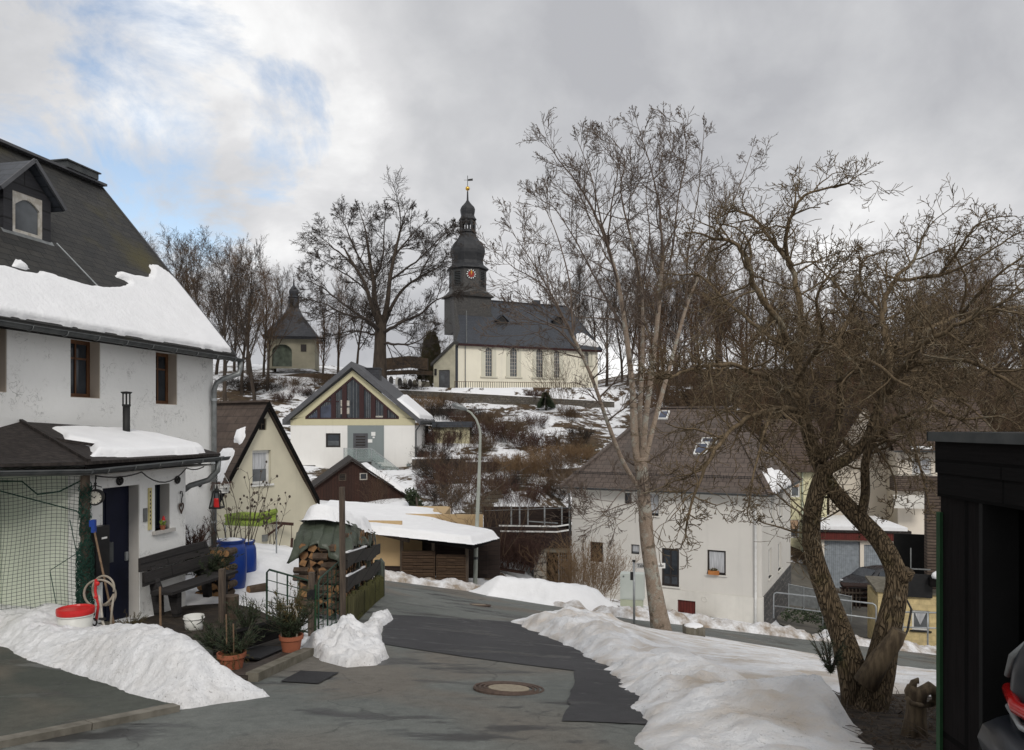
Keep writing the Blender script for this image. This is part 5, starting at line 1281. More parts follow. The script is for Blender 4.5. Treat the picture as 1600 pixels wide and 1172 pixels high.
t = thing('strap_bundle', P(150, 950, 11.45), 'red and white straps with buckles hanging in front of the hose', 'straps')
q = MB(); q.tube([P(150, 905, 11.45), P(149, 925, 11.43), P(154, 945, 11.42), P(150, 970, 11.4)], .02, 6).ball(P(152, 912, 11.42), .035, 8).ball(P(150, 933, 11.42), .03, 8)
part('red_strap', q, M['red_plastic'], t)
part('white_strap', MB().tube([P(155, 930, 11.4), P(158, 950, 11.4), P(160, 970, 11.38), P(165, 985, 11.36)], .018, 6), M['win_old'], t)
part('buckle', MB().torus(P(147, 972, 11.36), (0.3, 1, 0), .05, .013, 14, 5).box(P(160, 967, 11.36), (.10, .03, .03)), M['steel_dark'], t)
def bucket(name, c, r0, r1, h, label, m, lid=None, wire=True):
    t = thing(name, c, label, 'bucket'); c = V(c)
    q = MB().lathe([(r0, 0), (r1, h), (r1-.008, h), (r0-.008, .012)], c, 28); part('body', q, m, t, smooth=True)
    part('rim', MB().torus(c+V((0, 0, h*.86)), (0, 0, 1), r0+(r1-r0)*.86+.006, .010, 28, 6), m, t, smooth=True)
    if lid: part('lid', MB().lathe([(r1+.012, h-.055), (r1+.018, h-.01), (r1+.012, h+.03), (r1-.02, h+.035), (r1-.03, h+.012), (.01, h+.018)], c, 28), lid, t)
    if wire:
        pts = [c+V((r1*1.03*math.cos(a), -r1*.9*math.sin(a)*.25-(r1*.6*math.sin(a)), h*.82-.5*r1*math.sin(a))) for a in [math.pi*k/10 for k in range(11)]]
        part('handle', MB().tube(pts, .006, 5), M['steel_dark'], t)
    return t
bucket('lidded_bucket', P(118, 1000, 11.15)-V((0, 0, .06)), .205, .235, .50, 'tall white bucket with bright red lid standing in the snow pile by the netting', M['white_plastic'], M['red_plastic'], False)
bucket('white_bucket', P(303, 990, 12.6), .125, .16, .30, 'small white bucket with wire handle under the dark bench', M['white_plastic'])
# charcoal bench along the porch wall
B = Fr(*(on(-3.95, py_-.12, 0)[:2]), A0)
sz_ = -2.88
t = thing('garden_bench', B.w(0, -.3, sz_-.45), 'charcoal wooden garden bench with two wide back boards against the porch', 'bench')
m = B.mb().box((-.0, -.42, sz_), (2.05, .42, .05)); part('seat', m, M['bench_wood'], t)
m = B.mb()
m.prism([(-1.03, -.10, sz_+.10), (-.93, -.13, sz_+.12), (.98, -.13, sz_+.12), (1.0, -.10, sz_+.34), (-1.03, -.10, sz_+.34)], (0, .045, 0))
m.prism([(-1.05, -.04, sz_+.352), (1.0, -.04, sz_+.352), (.92, .0, sz_+.60), (.2, .0, sz_+.61), (-1.0, .0, sz_+.58)], (0, .045, 0))
part('backrest', m, M['bench_wood'], t)
for x in (-.72, .72):
    m = B.mb().prism([(x-.06, -.56, sz_-.45), (x-.06, -.46, sz_-.45), (x-.06, -.36, sz_-.03), (x-.06, -.56, sz_-.03)], (.12, 0, 0)).prism([(x-.06, -.22, sz_-.45), (x-.06, -.10, sz_-.45), (x-.06, .06, sz_+.5), (x-.06, .0, sz_+.5), (x-.06, -.2, sz_-.02)], (.12, 0, 0))
    part('leg', m, M['bench_wood'], t)
# ---------------------------------------------------------------- front yard between porch and street
sheet('soil', [(-6.4, 11.9), (-5.0, 11.2), (-3.9, 10.6), (-3.3, 11.2), (-3.5, 13.0), (-4.6, 13.6), (-5.0, 15.0), (-5.6, 15.4), (-6.2, 14.6)], .035, mat('dark_wet_soil', (.020, .015, .011), (.045, .034, .024), 6, .8, .7, 12, bdist=.05))
# platform of sleepers with mat and pots
p0, p1 = V((-3.10, 9.15, 0)), V((-2.93, 11.05, 0))
gz = lambda p, d=0: V((p[0], p[1], g(p[0], p[1])+d))
t = thing('timber_step', gz((-3.3, 10.2)), 'wet dark timber step platform beside the street with mossy edge beam', 'step')
part('edge_beam', MB().bar(gz(p0, .05), gz(p1, .05), .16, .15), M['concrete'], t)
part('step_board', MB().bar(gz(p0, .05)+V((-.18, 0, .02)), gz(p1, .05)+V((-.18, 0, .02)), .26, .06), M['step_wood'], t)
part('deck', MB().bar(gz(p0, .02)+V((-.62, .1, 0)), gz(p1, .02)+V((-.62, .05, 0)), .60, .06), M['step_wood'], t)
q0, q1 = gz((-3.9, 10.2), .26), gz((-3.45, 12.2), .30)
part('back_beam', MB().bar(q0, q1, .14, .26), M['black_wood'], t)
dmat = MB().bar(gz((-3.62, 10.3), .085), gz((-3.52, 11.25), .085), .5, .02); solo('rubber_mat', dmat, M['mat_black'], 'black rubber mat lying on the timber step between the two terracotta pots', 'mat')
sheet('street_grate', [gp(438, 1070), gp(470, 1052), gp(530, 1055), gp(497, 1073)], .034, M['mat_black'], kind=None, label='dark flat drain grate in the street in front of the timber step', cat='grate')
def pot(c, r, h, label, plants):
    t = thing('plant_pot', c, label, 'plant pot', None); c = V(c)
    q = MB().lathe([(r*.68, 0), (r*.95, h*.78), (r*.99, h*.80), (r*1.08, h*.82), (r*1.10, h), (r*.98, h), (r*.92, h*.86), (.01, h*.84)], c, 26)
    part('pot', q, M['terracotta'], t); return t, c
def spiky(c, n, L, rnd, up=.6, r=.004, droop=0):
    """arching sprigs with needles"""
    q = MB(); lv_ = MB()
    for k in range(n):
        a = rnd.random()*6.28; d = V((math.cos(a), math.sin(a), up+rnd.random()*.8)).normalized(); p = V(c); pts = [p.copy()]
        l_ = L*(.5+.6*rnd.random())
        for i in range(5):
            d = (d+rv(rnd)*.12+V((0, 0, -droop))).normalized(); p = p+d*l_/5; pts.append(p.copy())
            for _ in range(9):
                e = (d+rv(rnd)*.8).normalized()*L*.13; s_ = d.cross(rv(rnd)).normalized()*L*.012; b_ = p-d*l_/5*rnd.random(); lv_.add([b_-s_, b_+s_, b_+e], [(0, 1, 2)])
        q.tube(pts, [r*1.3-.7*r*i/5 for i in range(6)], 4, False)
    return q, lv_
rn = random.Random(12)
ta, ca = pot(P(455, 1026, 10.9), .155, .31, 'clean terracotta pot with a bushy conifer and a bent hoop standing on the timber step', 0)
q, lv_ = spiky(ca+V((-.02, .05, .25)), 60, .62, rn, .9); part('stems', q, M['dry_stalk'], ta); part('needles', lv_, M['needle'], ta)
q, lv_ = spiky(ca+V((-.08, .15, .35)), 24, .7, rn, 1.4); part('bronze_sprigs', lv_, M['needle_dry'], ta)
hp = [ca+V((-.03+.0*k, 0, 0))+V((.11*math.cos(math.pi*k/10), 0, .60+.12*math.sin(math.pi*k/10))) for k in range(11)]
part('hoop', MB().tube([ca+V((.08, 0, .25))]+hp+[ca+V((-.14, 0, .25))], .011, 6), M['hose'], ta)
tb, cb_ = pot(P(362, 1056, 9.75), .165, .30, 'terracotta pot half buried behind the snow pile with trailing moss and two canes', 0)
q, lv_ = spiky(cb_+V((0, 0, .26)), 40, .30, rn, .1, droop=.25); part('trailing_moss', lv_, M['needle_dry'], tb)
q, lv_ = spiky(cb_+V((.0, .1, .22)), 46, .55, rn, .8); part('needles', lv_, M['needle'], tb); part('stems', q, M['dry_stalk'], tb)
part('cane', MB().tube([cb_+V((-.06, 0, .25)), cb_+V((-.07, 0, .78))], .010, 5), M['handle'], tb)
part('cane', MB().tube([cb_+V((.03, 0, .25)), cb_+V((.02, 0, .66))], .010, 5), M['handle'], tb)
def shrub(name, c, n, L, label, m='needle', up=.7, cat='shrub', droop=0, st='dry_stalk'):
    q, lv_ = spiky(c, n, L, rn, up, droop=droop); t = thing(name, c, label, cat); part('stems', q, M[st], t); part('foliage', lv_, M[m], t); return t
shrub('low_conifer', P(335, 1015, 10.6), 60, .50, 'low dark conifer spreading behind the buried terracotta pot')
shrub('conifer_sprig', P(385, 995, 11.2), 26, .60, 'upright thin conifer sprig between the two pots', up=2.2)
shrub('grass_tuft', P(203, 985, 12.0), 70, .34, 'brown green spiky grass tuft at the foot of the navy door', 'needle_dry', .5, 'plant', .06)
shrub('climbing_conifer', P(322, 905, 15.2), 130, .75, 'dense dark green conifer growing between bench and log stack', 'needle', .7)
shrub('dry_shrub', P(300, 870, 15.6), 40, .75, 'dry reddish brown shrub at the porch corner under the lantern', 'bush_red', 1.4)
shrub('grass_tuft', P(373, 965, 13.4), 16, .35, 'small green weed tuft poking out of the snow near the blue barrels', 'needle', 1.2, 'plant')
# stick, posts
solo('wooden_stake', MB().tube([P(251, 985, 11.6), P(250, 917, 11.6)], .017, 8), M['handle'], 'thin upright brown stake in front of the dark bench', 'stake')
solo('grey_post', MB().bar(P(347, 985, 13.3), P(347, 889, 13.3), .105, .09), M['grey_post'], 'short square grey post at the right end of the bench', 'post')
solo('tree_stump', MB().lathe([(.17, 0), (.15, .1), (.145, .6), (.15, .62), (.01, .62)], P(360, 985, 13.7), 14), M['log_bark'], 'dark tree stump beside the short grey post', 'stump', smooth=False)
# barrels
def barrel(c, r, h, label, top=True):
    t = thing('rain_barrel', c, label, 'barrel', 'blue rain barrels'); c = V(c)
    prof = [(r*.82, 0), (r*.9, .04*h), (r*.97, .18*h), (r, .4*h), (r, .62*h), (r*.97, .8*h), (r*.86, .90*h), (r*.80, .915*h), (r*.80, .93*h), (r*.86, .94*h), (r*.86, h), (r*.78, h), (r*.77, .95*h), (.01, .95*h)]
    part('body', MB().lathe(prof, c, 34), M['blue_plastic'], t, smooth=True)
    part('hoop', MB().torus(c+V((0, 0, h*.985)), (0, 0, 1), r*.855, .018, 34, 6), M['blue_plastic'], t, smooth=True)
    if top: part('snow_cap', MB().lathe([(r*.76, .955*h), (r*.7, 1.0*h), (r*.35, 1.03*h), (.01, 1.035*h)], c, 22), M['snow'], t, smooth=True)
c1 = gp(361, 921); barrel(c1, .335, 1.12, 'nearer blue plastic rain barrel with snow on top beside the log stack')
c2 = gp(377, 912); barrel(c2+V((.02, .1, 0)), .30, 1.02, 'rear blue plastic rain barrel half hidden behind the other barrel')
def log(a, b, r, n=9, rnd=R, split=0):
    """bark cylinder or split wedge"""
    return MB().tube([a, b], r, n)
t = thing('log', gp(393, 925), 'single cut log lying in the snow at the foot of the barrels', 'log')
a = gp(388, 928)+V((0, 0, .08)); b = a+V((.28, .34, 0)); part('bark', MB().tube([a, b], .09, 10), M['log_bark'], t); part('cut_end', MB().tube([a-(b-a).normalized()*.005, a], .082, 10), M['log_cut'], t)
# small stack of logs by the house wall
k = 0
for i in range(5):
    for j in range(6):
        c = P(309+i*10+(j % 2)*4, 930-j*13, 15.9); k += 1
        t = thing('firewood_log', c, 'short log stacked end-on beside the blue barrels', 'log', 'logs stacked beside the barrels')
        part('bark', MB().tube([c, c+V((.03, .4, 0))], .078, 9), M['log_bark'], t); part('cut_end', MB().disc(c+V((0, -.001, 0)), (0, -1, 0), .070, .006, 9), M['log_cut'], t)
# red-brown bracket post (old well arm)
pc = gp(407, 885)
t = thing('bracket_post', pc, 'red brown stained wooden post with cross arm, brace and a small grey box', 'post')
pt_ = V((pc.x+.16, pc.y, -(818-665)/FOC*pc.y)); d_ = V((.9, .2, -.10)).normalized()
part('post', MB().bar(pc-V((0, 0, .1)), pt_, .13, .12), M['red_post'], t)
part('cross_arm', MB().bar(pt_-d_*.18+V((0, 0, .05)), pt_+d_*.92+V((0, 0, .05)), .10, .09), M['red_post'], t)
part('brace', MB().bar(pt_+V((0, 0, -.45)), pt_+d_*.55, .07, .07), M['red_post'], t)
part('grey_box', MB().box(pt_+V((-.05, -.1, -.47)), (.30, .16, .22)), M['zinc'], t)
part('hanging_board', MB().bar(pt_+d_*.85+V((0, -.05, -.95)), pt_+d_*.85+V((.04, -.05, -.42)), .14, .05).tube([pt_+d_*.85, pt_+d_*.85+V((.02, -.05, -.42))], .01, 5), M['red_post'], t)
part('ladle', MB().tube([pt_+d_*.62, pt_+d_*.45+V((0, -.06, -.8))], .010, 5).ball(pt_+d_*.42+V((0, -.06, -.86)), .065, 8), M['steel_dark'], t)
# lime green canopy by the cream house
lp = [P(352, 806, 21.5), P(378, 805, 21.3), P(405, 806, 21.1), P(432, 798, 21.0)]
t = thing('garden_lounger_canopy', (lp[1].x, lp[1].y, g(lp[1].x, lp[1].y)), 'lime green folded garden canopy in front of the cream house', 'canopy')
m = MB()
for dz, r in ((0, .10), (.22, .09)):
    m.tube([p+V((0, 0, -dz)) for p in lp], [r*.5, r, r*.9, r*.7], 7)
m.prism([lp[0], lp[3], lp[3]+V((0, 0, -.26)), lp[0]+V((0, 0, -.24))], (0, .03, 0)); part('cloth', m, M['lime'], t, smooth=False)
m = MB()
for p in (lp[0], lp[3]): m.tube([V((p.x, p.y, g(p.x, p.y)-.1)), p+V((0, 0, -.15))], .02, 6)
part('leg', m, M['galv'], t)
# tall dry plants
def stalks(c, n, h, w_, seed, label, m='dry_stalk', pods=True, r=.008):
    rnd = random.Random(seed); c = V(c); out = [[], []]
    cf = dict(seg=[7, 4], tip=[.4, .5], wander=[.07, .2], up=[.04, .05], kids=[7], start=[.3], ang=[38], ratio=[.22], rr=[.6], rmin=.004)
    for i in range(n):
        a = rnd.random()*6.28; q = w_*rnd.random(); grow(out, c+V((q*math.cos(a), q*math.sin(a), 0)), V((.22*math.cos(a), .22*math.sin(a), 1)), h*(.55+.5*rnd.random()), r, 0, cf, rnd)
    t = thing('dry_plant', c, label, 'plant')
    if pods:
        for p, _ in list(out[1]):
            if rnd.random() < .75: e = p[-1]; q_ = .022+.02*rnd.random(); out[0].append(([e-V((0, 0, q_)), e-V((0, 0, q_*.5)), e+V((0, 0, q_*.5)), e+V((0, 0, q_))], [.004, q_*.8, q_*.8, .004]))
    v, f = merge(*[tubes(o, 5) for o in out]); part('stalks', None, M[m], t, me=mesh_np(v, f, True, c))
    return t
stalks(P(383, 850, 18.5), 8, 1.9, .35, 3, 'tall withered plant with dark seed heads in front of the cream gable', r=.012)
stalks(P(362, 850, 18.2), 14, 1.0, .4, 4, 'bushy withered stalks right behind the blue barrels', pods=False, r=.012)
stalks(P(428, 850, 20.0), 5, 1.3, .2, 6, 'thin withered stalks with seed heads right of the bracket post', r=.009)

# ---------------------------------------------------------------- wire gate
ga_ = gp(417, 978); gb_ = P(487, 1000, 12.9); gb_.z = g(gb_.x, gb_.y)
def leaf(name, a, b, h0, h1, h2, h3, nvert, nh, label):
    t = thing(name, a, label, 'gate', 'leaves of the green wire gate'); a = V(a); b = V(b)
    pts = [a+V((0, 0, h0)), a+V((0, 0, h1)), b+V((0, 0, h3)), b+V((0, 0, h2))]
    q = MB().tube([pts[0]+(pts[3]-pts[0])*.06, pts[0]+V((0, 0, .06)), pts[1]-V((0, 0, .06)), pts[1]+(pts[2]-pts[1])*.06, pts[2], pts[3], pts[0]+(pts[3]-pts[0])*.06], .018, 7)
    part('frame', q, M['gate_green'], t, smooth=True); q = MB()
    for i in range(1, nvert): q.tube([pts[0].lerp(pts[3], i/nvert), pts[1].lerp(pts[2], i/nvert)], .0095 if i != nvert//2 else .016, 5)
    for i in range(1, nh): q.tube([pts[0].lerp(pts[1], i/nh), pts[3].lerp(pts[2], i/nh)], .0085, 5)
    part('wire_mesh', q, M['gate_green'], t)
leaf('wire_gate', ga_, gb_+V((-.05, 0, 0)), .06, 1.00, .05, .92, 4, 5, 'open left leaf of the green wire gate standing in the snow')
gc_ = P(531, 985, 14.4); gc_.z = g(gc_.x, gc_.y)
leaf('wire_gate', gb_+V((.10, .05, 0)), gc_, .05, .92, .05, 1.18, 5, 6, 'right leaf of the green wire gate between latch post and fence pole')
t = thing('latch_post', gb_, 'short brown gate post with black latch box', 'post')
part('post', MB().bar(gb_, gb_+V((0, 0, 1.06)), .095, .095), M['grey_post'], t)
part('latch_box', MB().box(gb_+V((0, -.03, .70)), (.12, .11, .16)), M['black_plastic'], t)
part('iron_cap', MB().bar(gb_+V((.065, 0, 0)), gb_+V((.065, 0, .85)), .03, .03), M['trim_green'], t)
tp = P(536, 980, 14.1); tp.z = g(tp.x, tp.y)
solo('tall_pole', MB().bar(tp, V((tp.x-.02, tp.y, -(761-665)/FOC*14.1)), .10, .09), M['grey_post'], 'tall weathered wooden pole at the near end of the woodpile fence', 'post')
wp2 = P(522, 985, 14.9); wp2.z = g(wp2.x, wp2.y)
solo('plank_post', MB().bar(wp2, V((wp2.x, wp2.y, -(865-665)/FOC*14.9)), .17, .05), M['green_post'], 'wide grey lichen covered plank standing beside the tall pole', 'post')

# ---------------------------------------------------------------- fence along the street
f0 = V((-3.06, 14.2, 0)); f1 = V((-3.50, 20.3, 0))
def fz(t, h): p = f0.lerp(f1, t); return V((p.x, p.y, g(p.x, p.y)+h))
fe = thing('board_fence', fz(.5, 0), 'street fence of dark rails above mossy green upright boards', 'fence')
for a, b in ((.62, .90), (1.06, 1.34)):
    q = MB().bar(fz(0, a+.02)+V((.03, 0, 0)), fz(.5, (a+b)/2+.05)+V((.03, 0, 0)), .04, b-a); q = MB()
    hm = (a+b)/2
    for i in range(6):
        q.bar(fz(i/6, hm+.05*math.sin(i*1.3)), fz((i+1)/6, hm+.05*math.sin((i+1)*1.3)), .045, (b-a)*(1+.1*math.sin(i*2.1)))
    part('rail', q, M['rail_wood'], fe)
rn = random.Random(5)
for i in range(34):
    tt = i/34; q = MB(); h = .52+rn.uniform(-.05, .06)
    q.bar(fz(tt, -.06)+V((.06, 0, 0)), fz(tt+.004, h)+V((.06+rn.uniform(-.01, .01), 0, 0)), .022, .165, up=(1, 0, 0)); part('fence_board', q, M['moss_wood'], fe)
for tt, h in ((.33, 1.2), (.66, 1.15), (1.0, .95)):
    part('post', MB().bar(fz(tt, -.1)+V((-.07, 0, 0)), fz(tt, h)+V((-.07, 0, 0)), .11, .11), M['green_post'], fe)
q = MB()
for (a, b, hh) in ((0, .5, 1.36), (0, .45, .92)): q.bar(fz(a, hh), fz(b, hh), .05, .03)
part('snow_lip', q, M['snow'], fe)
solo('capped_post', MB().prism([fz(1.02, -.1)+V((-.08, 0, 0)), fz(1.02, .85)+V((-.08, 0, 0)), fz(1.02, .98), fz(1.02, .85)+V((.10, 0, 0)), fz(1.02, -.1)+V((.10, 0, 0))], (0, .16, 0)), M['green_post'], 'pointed lichen grey end post at the far end of the street fence', 'post')

# ---------------------------------------------------------------- woodpile behind the fence
wl0 = V((-3.22, 14.9, 0)); wl1 = V((-3.66, 20.2, 0)); wd = V((-1.0, -.07, 0))
def wz(x, t, h):  # x metres inward, t along 0..1
    p = wl0.lerp(wl1, t)+wd*x; return V((p.x, p.y, g(p.x, p.y)+h))
rn = random.Random(9)
LOGM = [M['log_end'], M['log_cut'], M['log_end'], M['log_bark']]
def split_log(c, ax, r, L, label, group):
    t = thing('firewood_log', c, label, 'log', group); ax = V(ax).normalized(); u = ax.orthogonal().normalized(); w_ = ax.cross(u)
    a0 = rn.random()*6.28; n = rn.choice([3, 4, 5, 8]); pts = [V(c)+(u*math.cos(a0+6.283*i/n)+w_*math.sin(a0+6.283*i/n))*r*(.8+.4*rn.random()) for i in range(n)]
    part('bark', MB().prism(pts, ax*L), M['log_bark'], t)
    cs = sum(pts, V((0, 0, 0)))/n; ps = [cs+(p-cs)*.93-ax*.004 for p in pts]
    part('cut_end', MB().prism(ps, ax*.006), rn.choice([M['log_cut'], M['log_end']]), t)
along = (wl1-wl0).normalized()
for j in range(9):        # street-side face: ends point to the street
    for i in range(19):
        if j > 6 and rn.random() < .3: continue
        c = wz(-.02+rn.uniform(-.04, .03), (i+.5+(j % 2)*.5)/20, .42+j*.15+rn.uniform(-.02, .02))
        split_log(c, (-1, -.07, 0), .088, .5, 'split log with its end towards the street in the long woodpile', 'logs facing the street')
for j in range(9):        # near face: a cross stack with mixed ends
    for i in range(5):
        if j > 5 and i < 1: continue
        c = wz(.10+i*.17+rn.uniform(-.02, .02), -.02, .16+j*.15+rn.uniform(-.02, .02))+V((0, rn.uniform(-.06, .02), 0))
        if rn.random() < .55: split_log(c, (0.02, 1, 0), .088, .45, 'split log with its cut end facing the yard gate in the woodpile', 'logs facing the yard gate')
        else: split_log(c+V((.1, 0, 0)), (-1, .05, 0), .075, .28, 'split log lying crosswise at the yard end of the woodpile', 'crosswise logs in the woodpile')
part_core = MB()
for i in range(6): part_core.prism([wz(.45, i/6, .1), wz(.9, i/6, .1), wz(.9, i/6, 1.35), wz(.45, i/6, 1.55)], wz(.45, (i+1)/6, .1)-wz(.45, i/6, .1))
solo('log_core', part_core, M['log_bark'], 'dark inner mass of stacked logs under the tarpaulin', 'log stack', kind='stuff')
# tarp draped over the top with folds, snow on it
nu, nv_ = 46, 34; vv = []
for a in range(nu+1):
    s = a/nu*1.02-.02
    for b in range(nv_+1):
        w_ = b/nv_; x = -.10+w_*1.20
        top = 1.92-.20*s+(.10*math.sin(s*9)+.05*math.sin(s*23))*.5-.28*abs(w_-.45)**1.5
        drop = 0
        if w_ < .12: drop = (.12-w_)/.12*.42*(1+.4*math.sin(s*31)+.3*math.sin(s*57+1))
        if w_ > .82: drop = (w_-.82)/.18*.75
        if s < .10: drop = max(drop, ((.10-s)/.12)**.8*(.62+.16*math.sin(w_*7+1)))
        fold = .035*math.sin(w_*40+s*12)*(1 if drop > .05 else .25)+.02*math.sin(s*60)
        xx = max(x, -.06) if drop == 0 else x
        p = wz(xx, max(s, -.012)-(.03 if s < .06 else 0)+fold*.05, top-drop+fold*.5); p = p+wd*(-fold); vv.append(tuple(p))
fs_ = [(a*(nv_+1)+b, (a+1)*(nv_+1)+b, (a+1)*(nv_+1)+b+1, a*(nv_+1)+b+1) for a in range(nu) for b in range(nv_)]
ob = solo('tarpaulin', None, M['tarp'], 'dark green tarpaulin draped in folds over the woodpile', 'tarpaulin', me=mesh_np(vv, fs_, True))
md = ob.modifiers.new('thickness', 'SOLIDIFY'); md.thickness = .012
def tb(x, y): # x inward, y along (m)
    s = y/5.3; w_ = (x+.10)/1.20; return np.array([[g(*(wl0.lerp(wl1, float(b)/5.3)+wd*float(a)).xy) for a, b in zip(r0, r1)] for r0, r1 in zip(x, y)])+1.92-.20*s+(.10*np.sin(s*9)+.05*np.sin(s*23))*.5-.28*np.abs(w_-.45)**1.5
def mp_(X, Y, h):
    P_ = np.array(wl0)[None]+Y[:, None]*np.array(along)[None]+X[:, None]*np.array(wd)[None]; z = tb(X[None], Y[None])[0]; P_[:, 2] = z+h; return P_
snow_area('tarp_snow', [(.04, .55), (.35, .28), (.75, .32), (.92, .6), (.93, 5.1), (-.02, 5.2), (-.05, 3.4), (.12, 2.5), (.0, 1.9), (.2, 1.4)], lambda x, y, d: .03+.20*sst(0, .22, d)*(1+.5*lumps(x, y, 1.2, 3))+.012, .07, M['snow'],
          'white snow hump lying on top of the tarpaulin', 'snow', base=lambda x, y: 0*x, jag=.12, seed=9, mapf=mp_)
# ---------------------------------------------------------------- cream gable house
C = Fr(-6.99, 27.5, math.atan2(.82, .57))
ct_ = thing('cream_house', C.w(-2.2, 2, -5), 'small cream house with steep flared gable and brown tiled roof', 'house')
w1 = C.rect(395, 706, 419, 755); w2 = C.rect(405, 653, 415, 671)
w1 = (-2.72, -1.95, -1.98, -.82); w2 = (-2.46, -.15, -2.16, .24)
zb = -5.6; prof = [(-4.5, -3.0), (-4.05, -2.35), (-2.2, .66), (-.62, -1.85), (-.05, -2.78)]
m = C.mb().holes(-4.4, 0.0, zb, -2.85, 0, .3, [])
q = C.mb()
def gab(m_, y, hs):
    # gable face cut by a vertical band that holds the openings
    bands = [(-4.4, -2.75), (-2.75, -1.95), (-1.95, 0.0)]
    P_ = [(-4.4, -2.85), (-4.05, -2.35-.06), (-2.2, .60), (-.62, -1.91), (0.0, -2.80)]
    def zt_(x): return float(np.interp(x, [p[0] for p in P_], [p[1] for p in P_]))
    for xa, xb in ((-4.4, -2.72), (-1.98, 0.0)):
        xs = [xa]+[p[0] for p in P_ if xa < p[0] < xb]+[xb]
        m_.prism([(xa, y, -2.85), (xb, y, -2.85)]+[(x, y, zt_(x)+.001) for x in xs[::-1]], (0, .3, 0))
    m_.holes(-2.72, -1.98, -2.85, -.55, y, y+.3, [(-2.72+.001, w1[1], -1.98-.001, w1[3])])
    m_.prism([(-2.72, y, -.55), (-2.46, y, -.55), (-2.46, y, zt_(-2.46)), (-2.72, y, zt_(-2.72))], (0, .3, 0))
    m_.prism([(-2.16, y, -.55), (-1.98, y, -.55), (-1.98, y, zt_(-1.98)), (-2.16, y, zt_(-2.16))], (0, .3, 0))
    m_.prism([(-2.46, y, -.55), (-2.16, y, -.55), (-2.16, y, -.15), (-2.46, y, -.15)], (0, .3, 0))
    m_.prism([(-2.46, y, .24), (-2.16, y, .24), (-2.16, y, zt_(-2.16)), (-2.2, y, .6), (-2.46, y, zt_(-2.46))], (0, .3, 0))
gab(m, 0, None)
m.bx(-.3, 0, .301, 8, zb, -2.85).bx(-4.4, -4.1, .301, 8, zb, -2.85)
part('wall', m, M['cream'], ct_)
window(ct_, C, (w1[0]+.004, w1[1], w1[2]-.004, w1[3]), .12, M['win_white'], M['glass_grey'], fw=.09, nv=1, sill=M['win_white'], curtain=w1[1]+.5)
window(ct_, C, w2, .06, M['grey_post'], M['interior'], fw=.03, nv=2, nh=2, name='attic_vent')
m = C.mb()
for (xa, za), (xb, zb_2) in zip(prof[:-1], prof[1:]): m.prism([(xa, -.16, za), (xb, -.16, zb_2), (xb, -.16, zb_2+.13), (xa, -.16, za+.13)], (0, 9, 0))
cr_ = part('roof', m, M['eternit'], ct_)
m = C.mb()
for (xa, za), (xb, zb_2) in zip(prof[:-1], prof[1:]): m.prism([(xa, -.22, za-.06), (xb, -.22, zb_2-.06), (xb, -.22, zb_2+.16), (xa, -.22, za+.16)], (0, .055, 0))
part('verge_board', m, M['black_wood'], cr_)
part('ridge_cap', C.mb().bar((-2.2, -.2, .82), (-2.2, 8.8, .82), .3, .07), M['eternit'], cr_)
# snow scraps on its left slope
lu = (C.w(-2.2, 0, .66)-C.w(-4.05, 0, -2.35)).normalized(); ln = lu.cross(C.uy).normalized(); ln = ln if ln.z > 0 else -ln
lo_ = C.w(-4.05, 0, -2.35)+V((0, 0, .14))
def lc2(px, py): q = plane_hit(px, py, lo_, ln)-lo_; return (q.dot(C.uy), q.dot(lu))
roof_snow('roof_snow', lo_, C.uy, lu, ln, [lc2(*p) for p in ((340, 718), (352, 700), (368, 705), (355, 730), (345, 760), (338, 770))], .12, .06, 'snow patch on the lower brown tiles next to the downpipe', jag=.12, seed=3)
roof_snow('roof_snow', lo_, C.uy, lu, ln, [lc2(*p) for p in ((366, 690), (372, 672), (382, 668), (384, 680), (376, 694))], .12, .06, 'small oval snow patch higher on the brown tiled slope', jag=.1, seed=4)

# ---------------------------------------------------------------- white house with glazed gable
Wf = Fr(-12.45, 60, 0)
wt = thing('glazed_gable_house', (-12.45, 60, -6.9), 'white house with a large triangular glazed gable and grey door panel', 'house')
hw = 4.85; zb = -7.4; z1 = .02
panel = Wf.rect(543, 664, 600, 722); win = Wf.rect(509, 677, 532, 699); dor = Wf.rect(553, 677, 574, 715); gar = Wf.rect(470, 727, 493, 770)
part('wall', Wf.mb().holes(-hw, hw, zb, z1, 0, .3, [win, (gar[0], zb, gar[2], gar[3])]).bx(-hw, -hw+.3, .301, 10, zb, z1).bx(hw-.3, hw, .301, 10, zb, z1), M['white_render'], wt)
part('grey_panel', Wf.mb().holes(panel[0], panel[2], panel[1], z1-.003, -.03, -.003, [dor]), M['panel_grey'], wt)
part('cellar_opening', Wf.mb().bx(gar[0], gar[2], .15, .2, zb, gar[3]), M['interior'], wt)
ax, az = 0.0, 4.45
ga = [(-hw, z1+.001), (hw, z1+.001), (hw, .36), (0, 4.32), (-hw, .36)]
gl = [Wf.hit(477, 655), Wf.hit(623.5, 655), Wf.hit(623.5, 651), Wf.hit(551, 588), Wf.hit(477, 651)]
m = Wf.mb()   # beige surround as four strips round the triangle
ap_ = (gl[3][0], gl[3][1]); bl = gl[0]; br = gl[1]
m.prism([(-hw, -.02, z1+.001), (hw, -.02, z1+.001), (hw, -.02, bl[1]-.002), (-hw, -.02, bl[1]-.002)], (0, .3, 0))
m.prism([(-hw, -.02, bl[1]), (bl[0], -.02, bl[1]), (bl[0], -.02, bl[1]+.2), (ap_[0], -.02, ap_[1]), (0, -.02, 4.32), (-hw, -.02, .42)], (0, .3, 0))
m.prism([(hw, -.02, bl[1]), (hw, -.02, .42), (0, -.02, 4.32), (ap_[0], -.02, ap_[1]), (br[0], -.02, bl[1]+.2), (br[0], -.02, bl[1])], (0, .3, 0))
part('gable_band', m, M['beige_band'], wt)
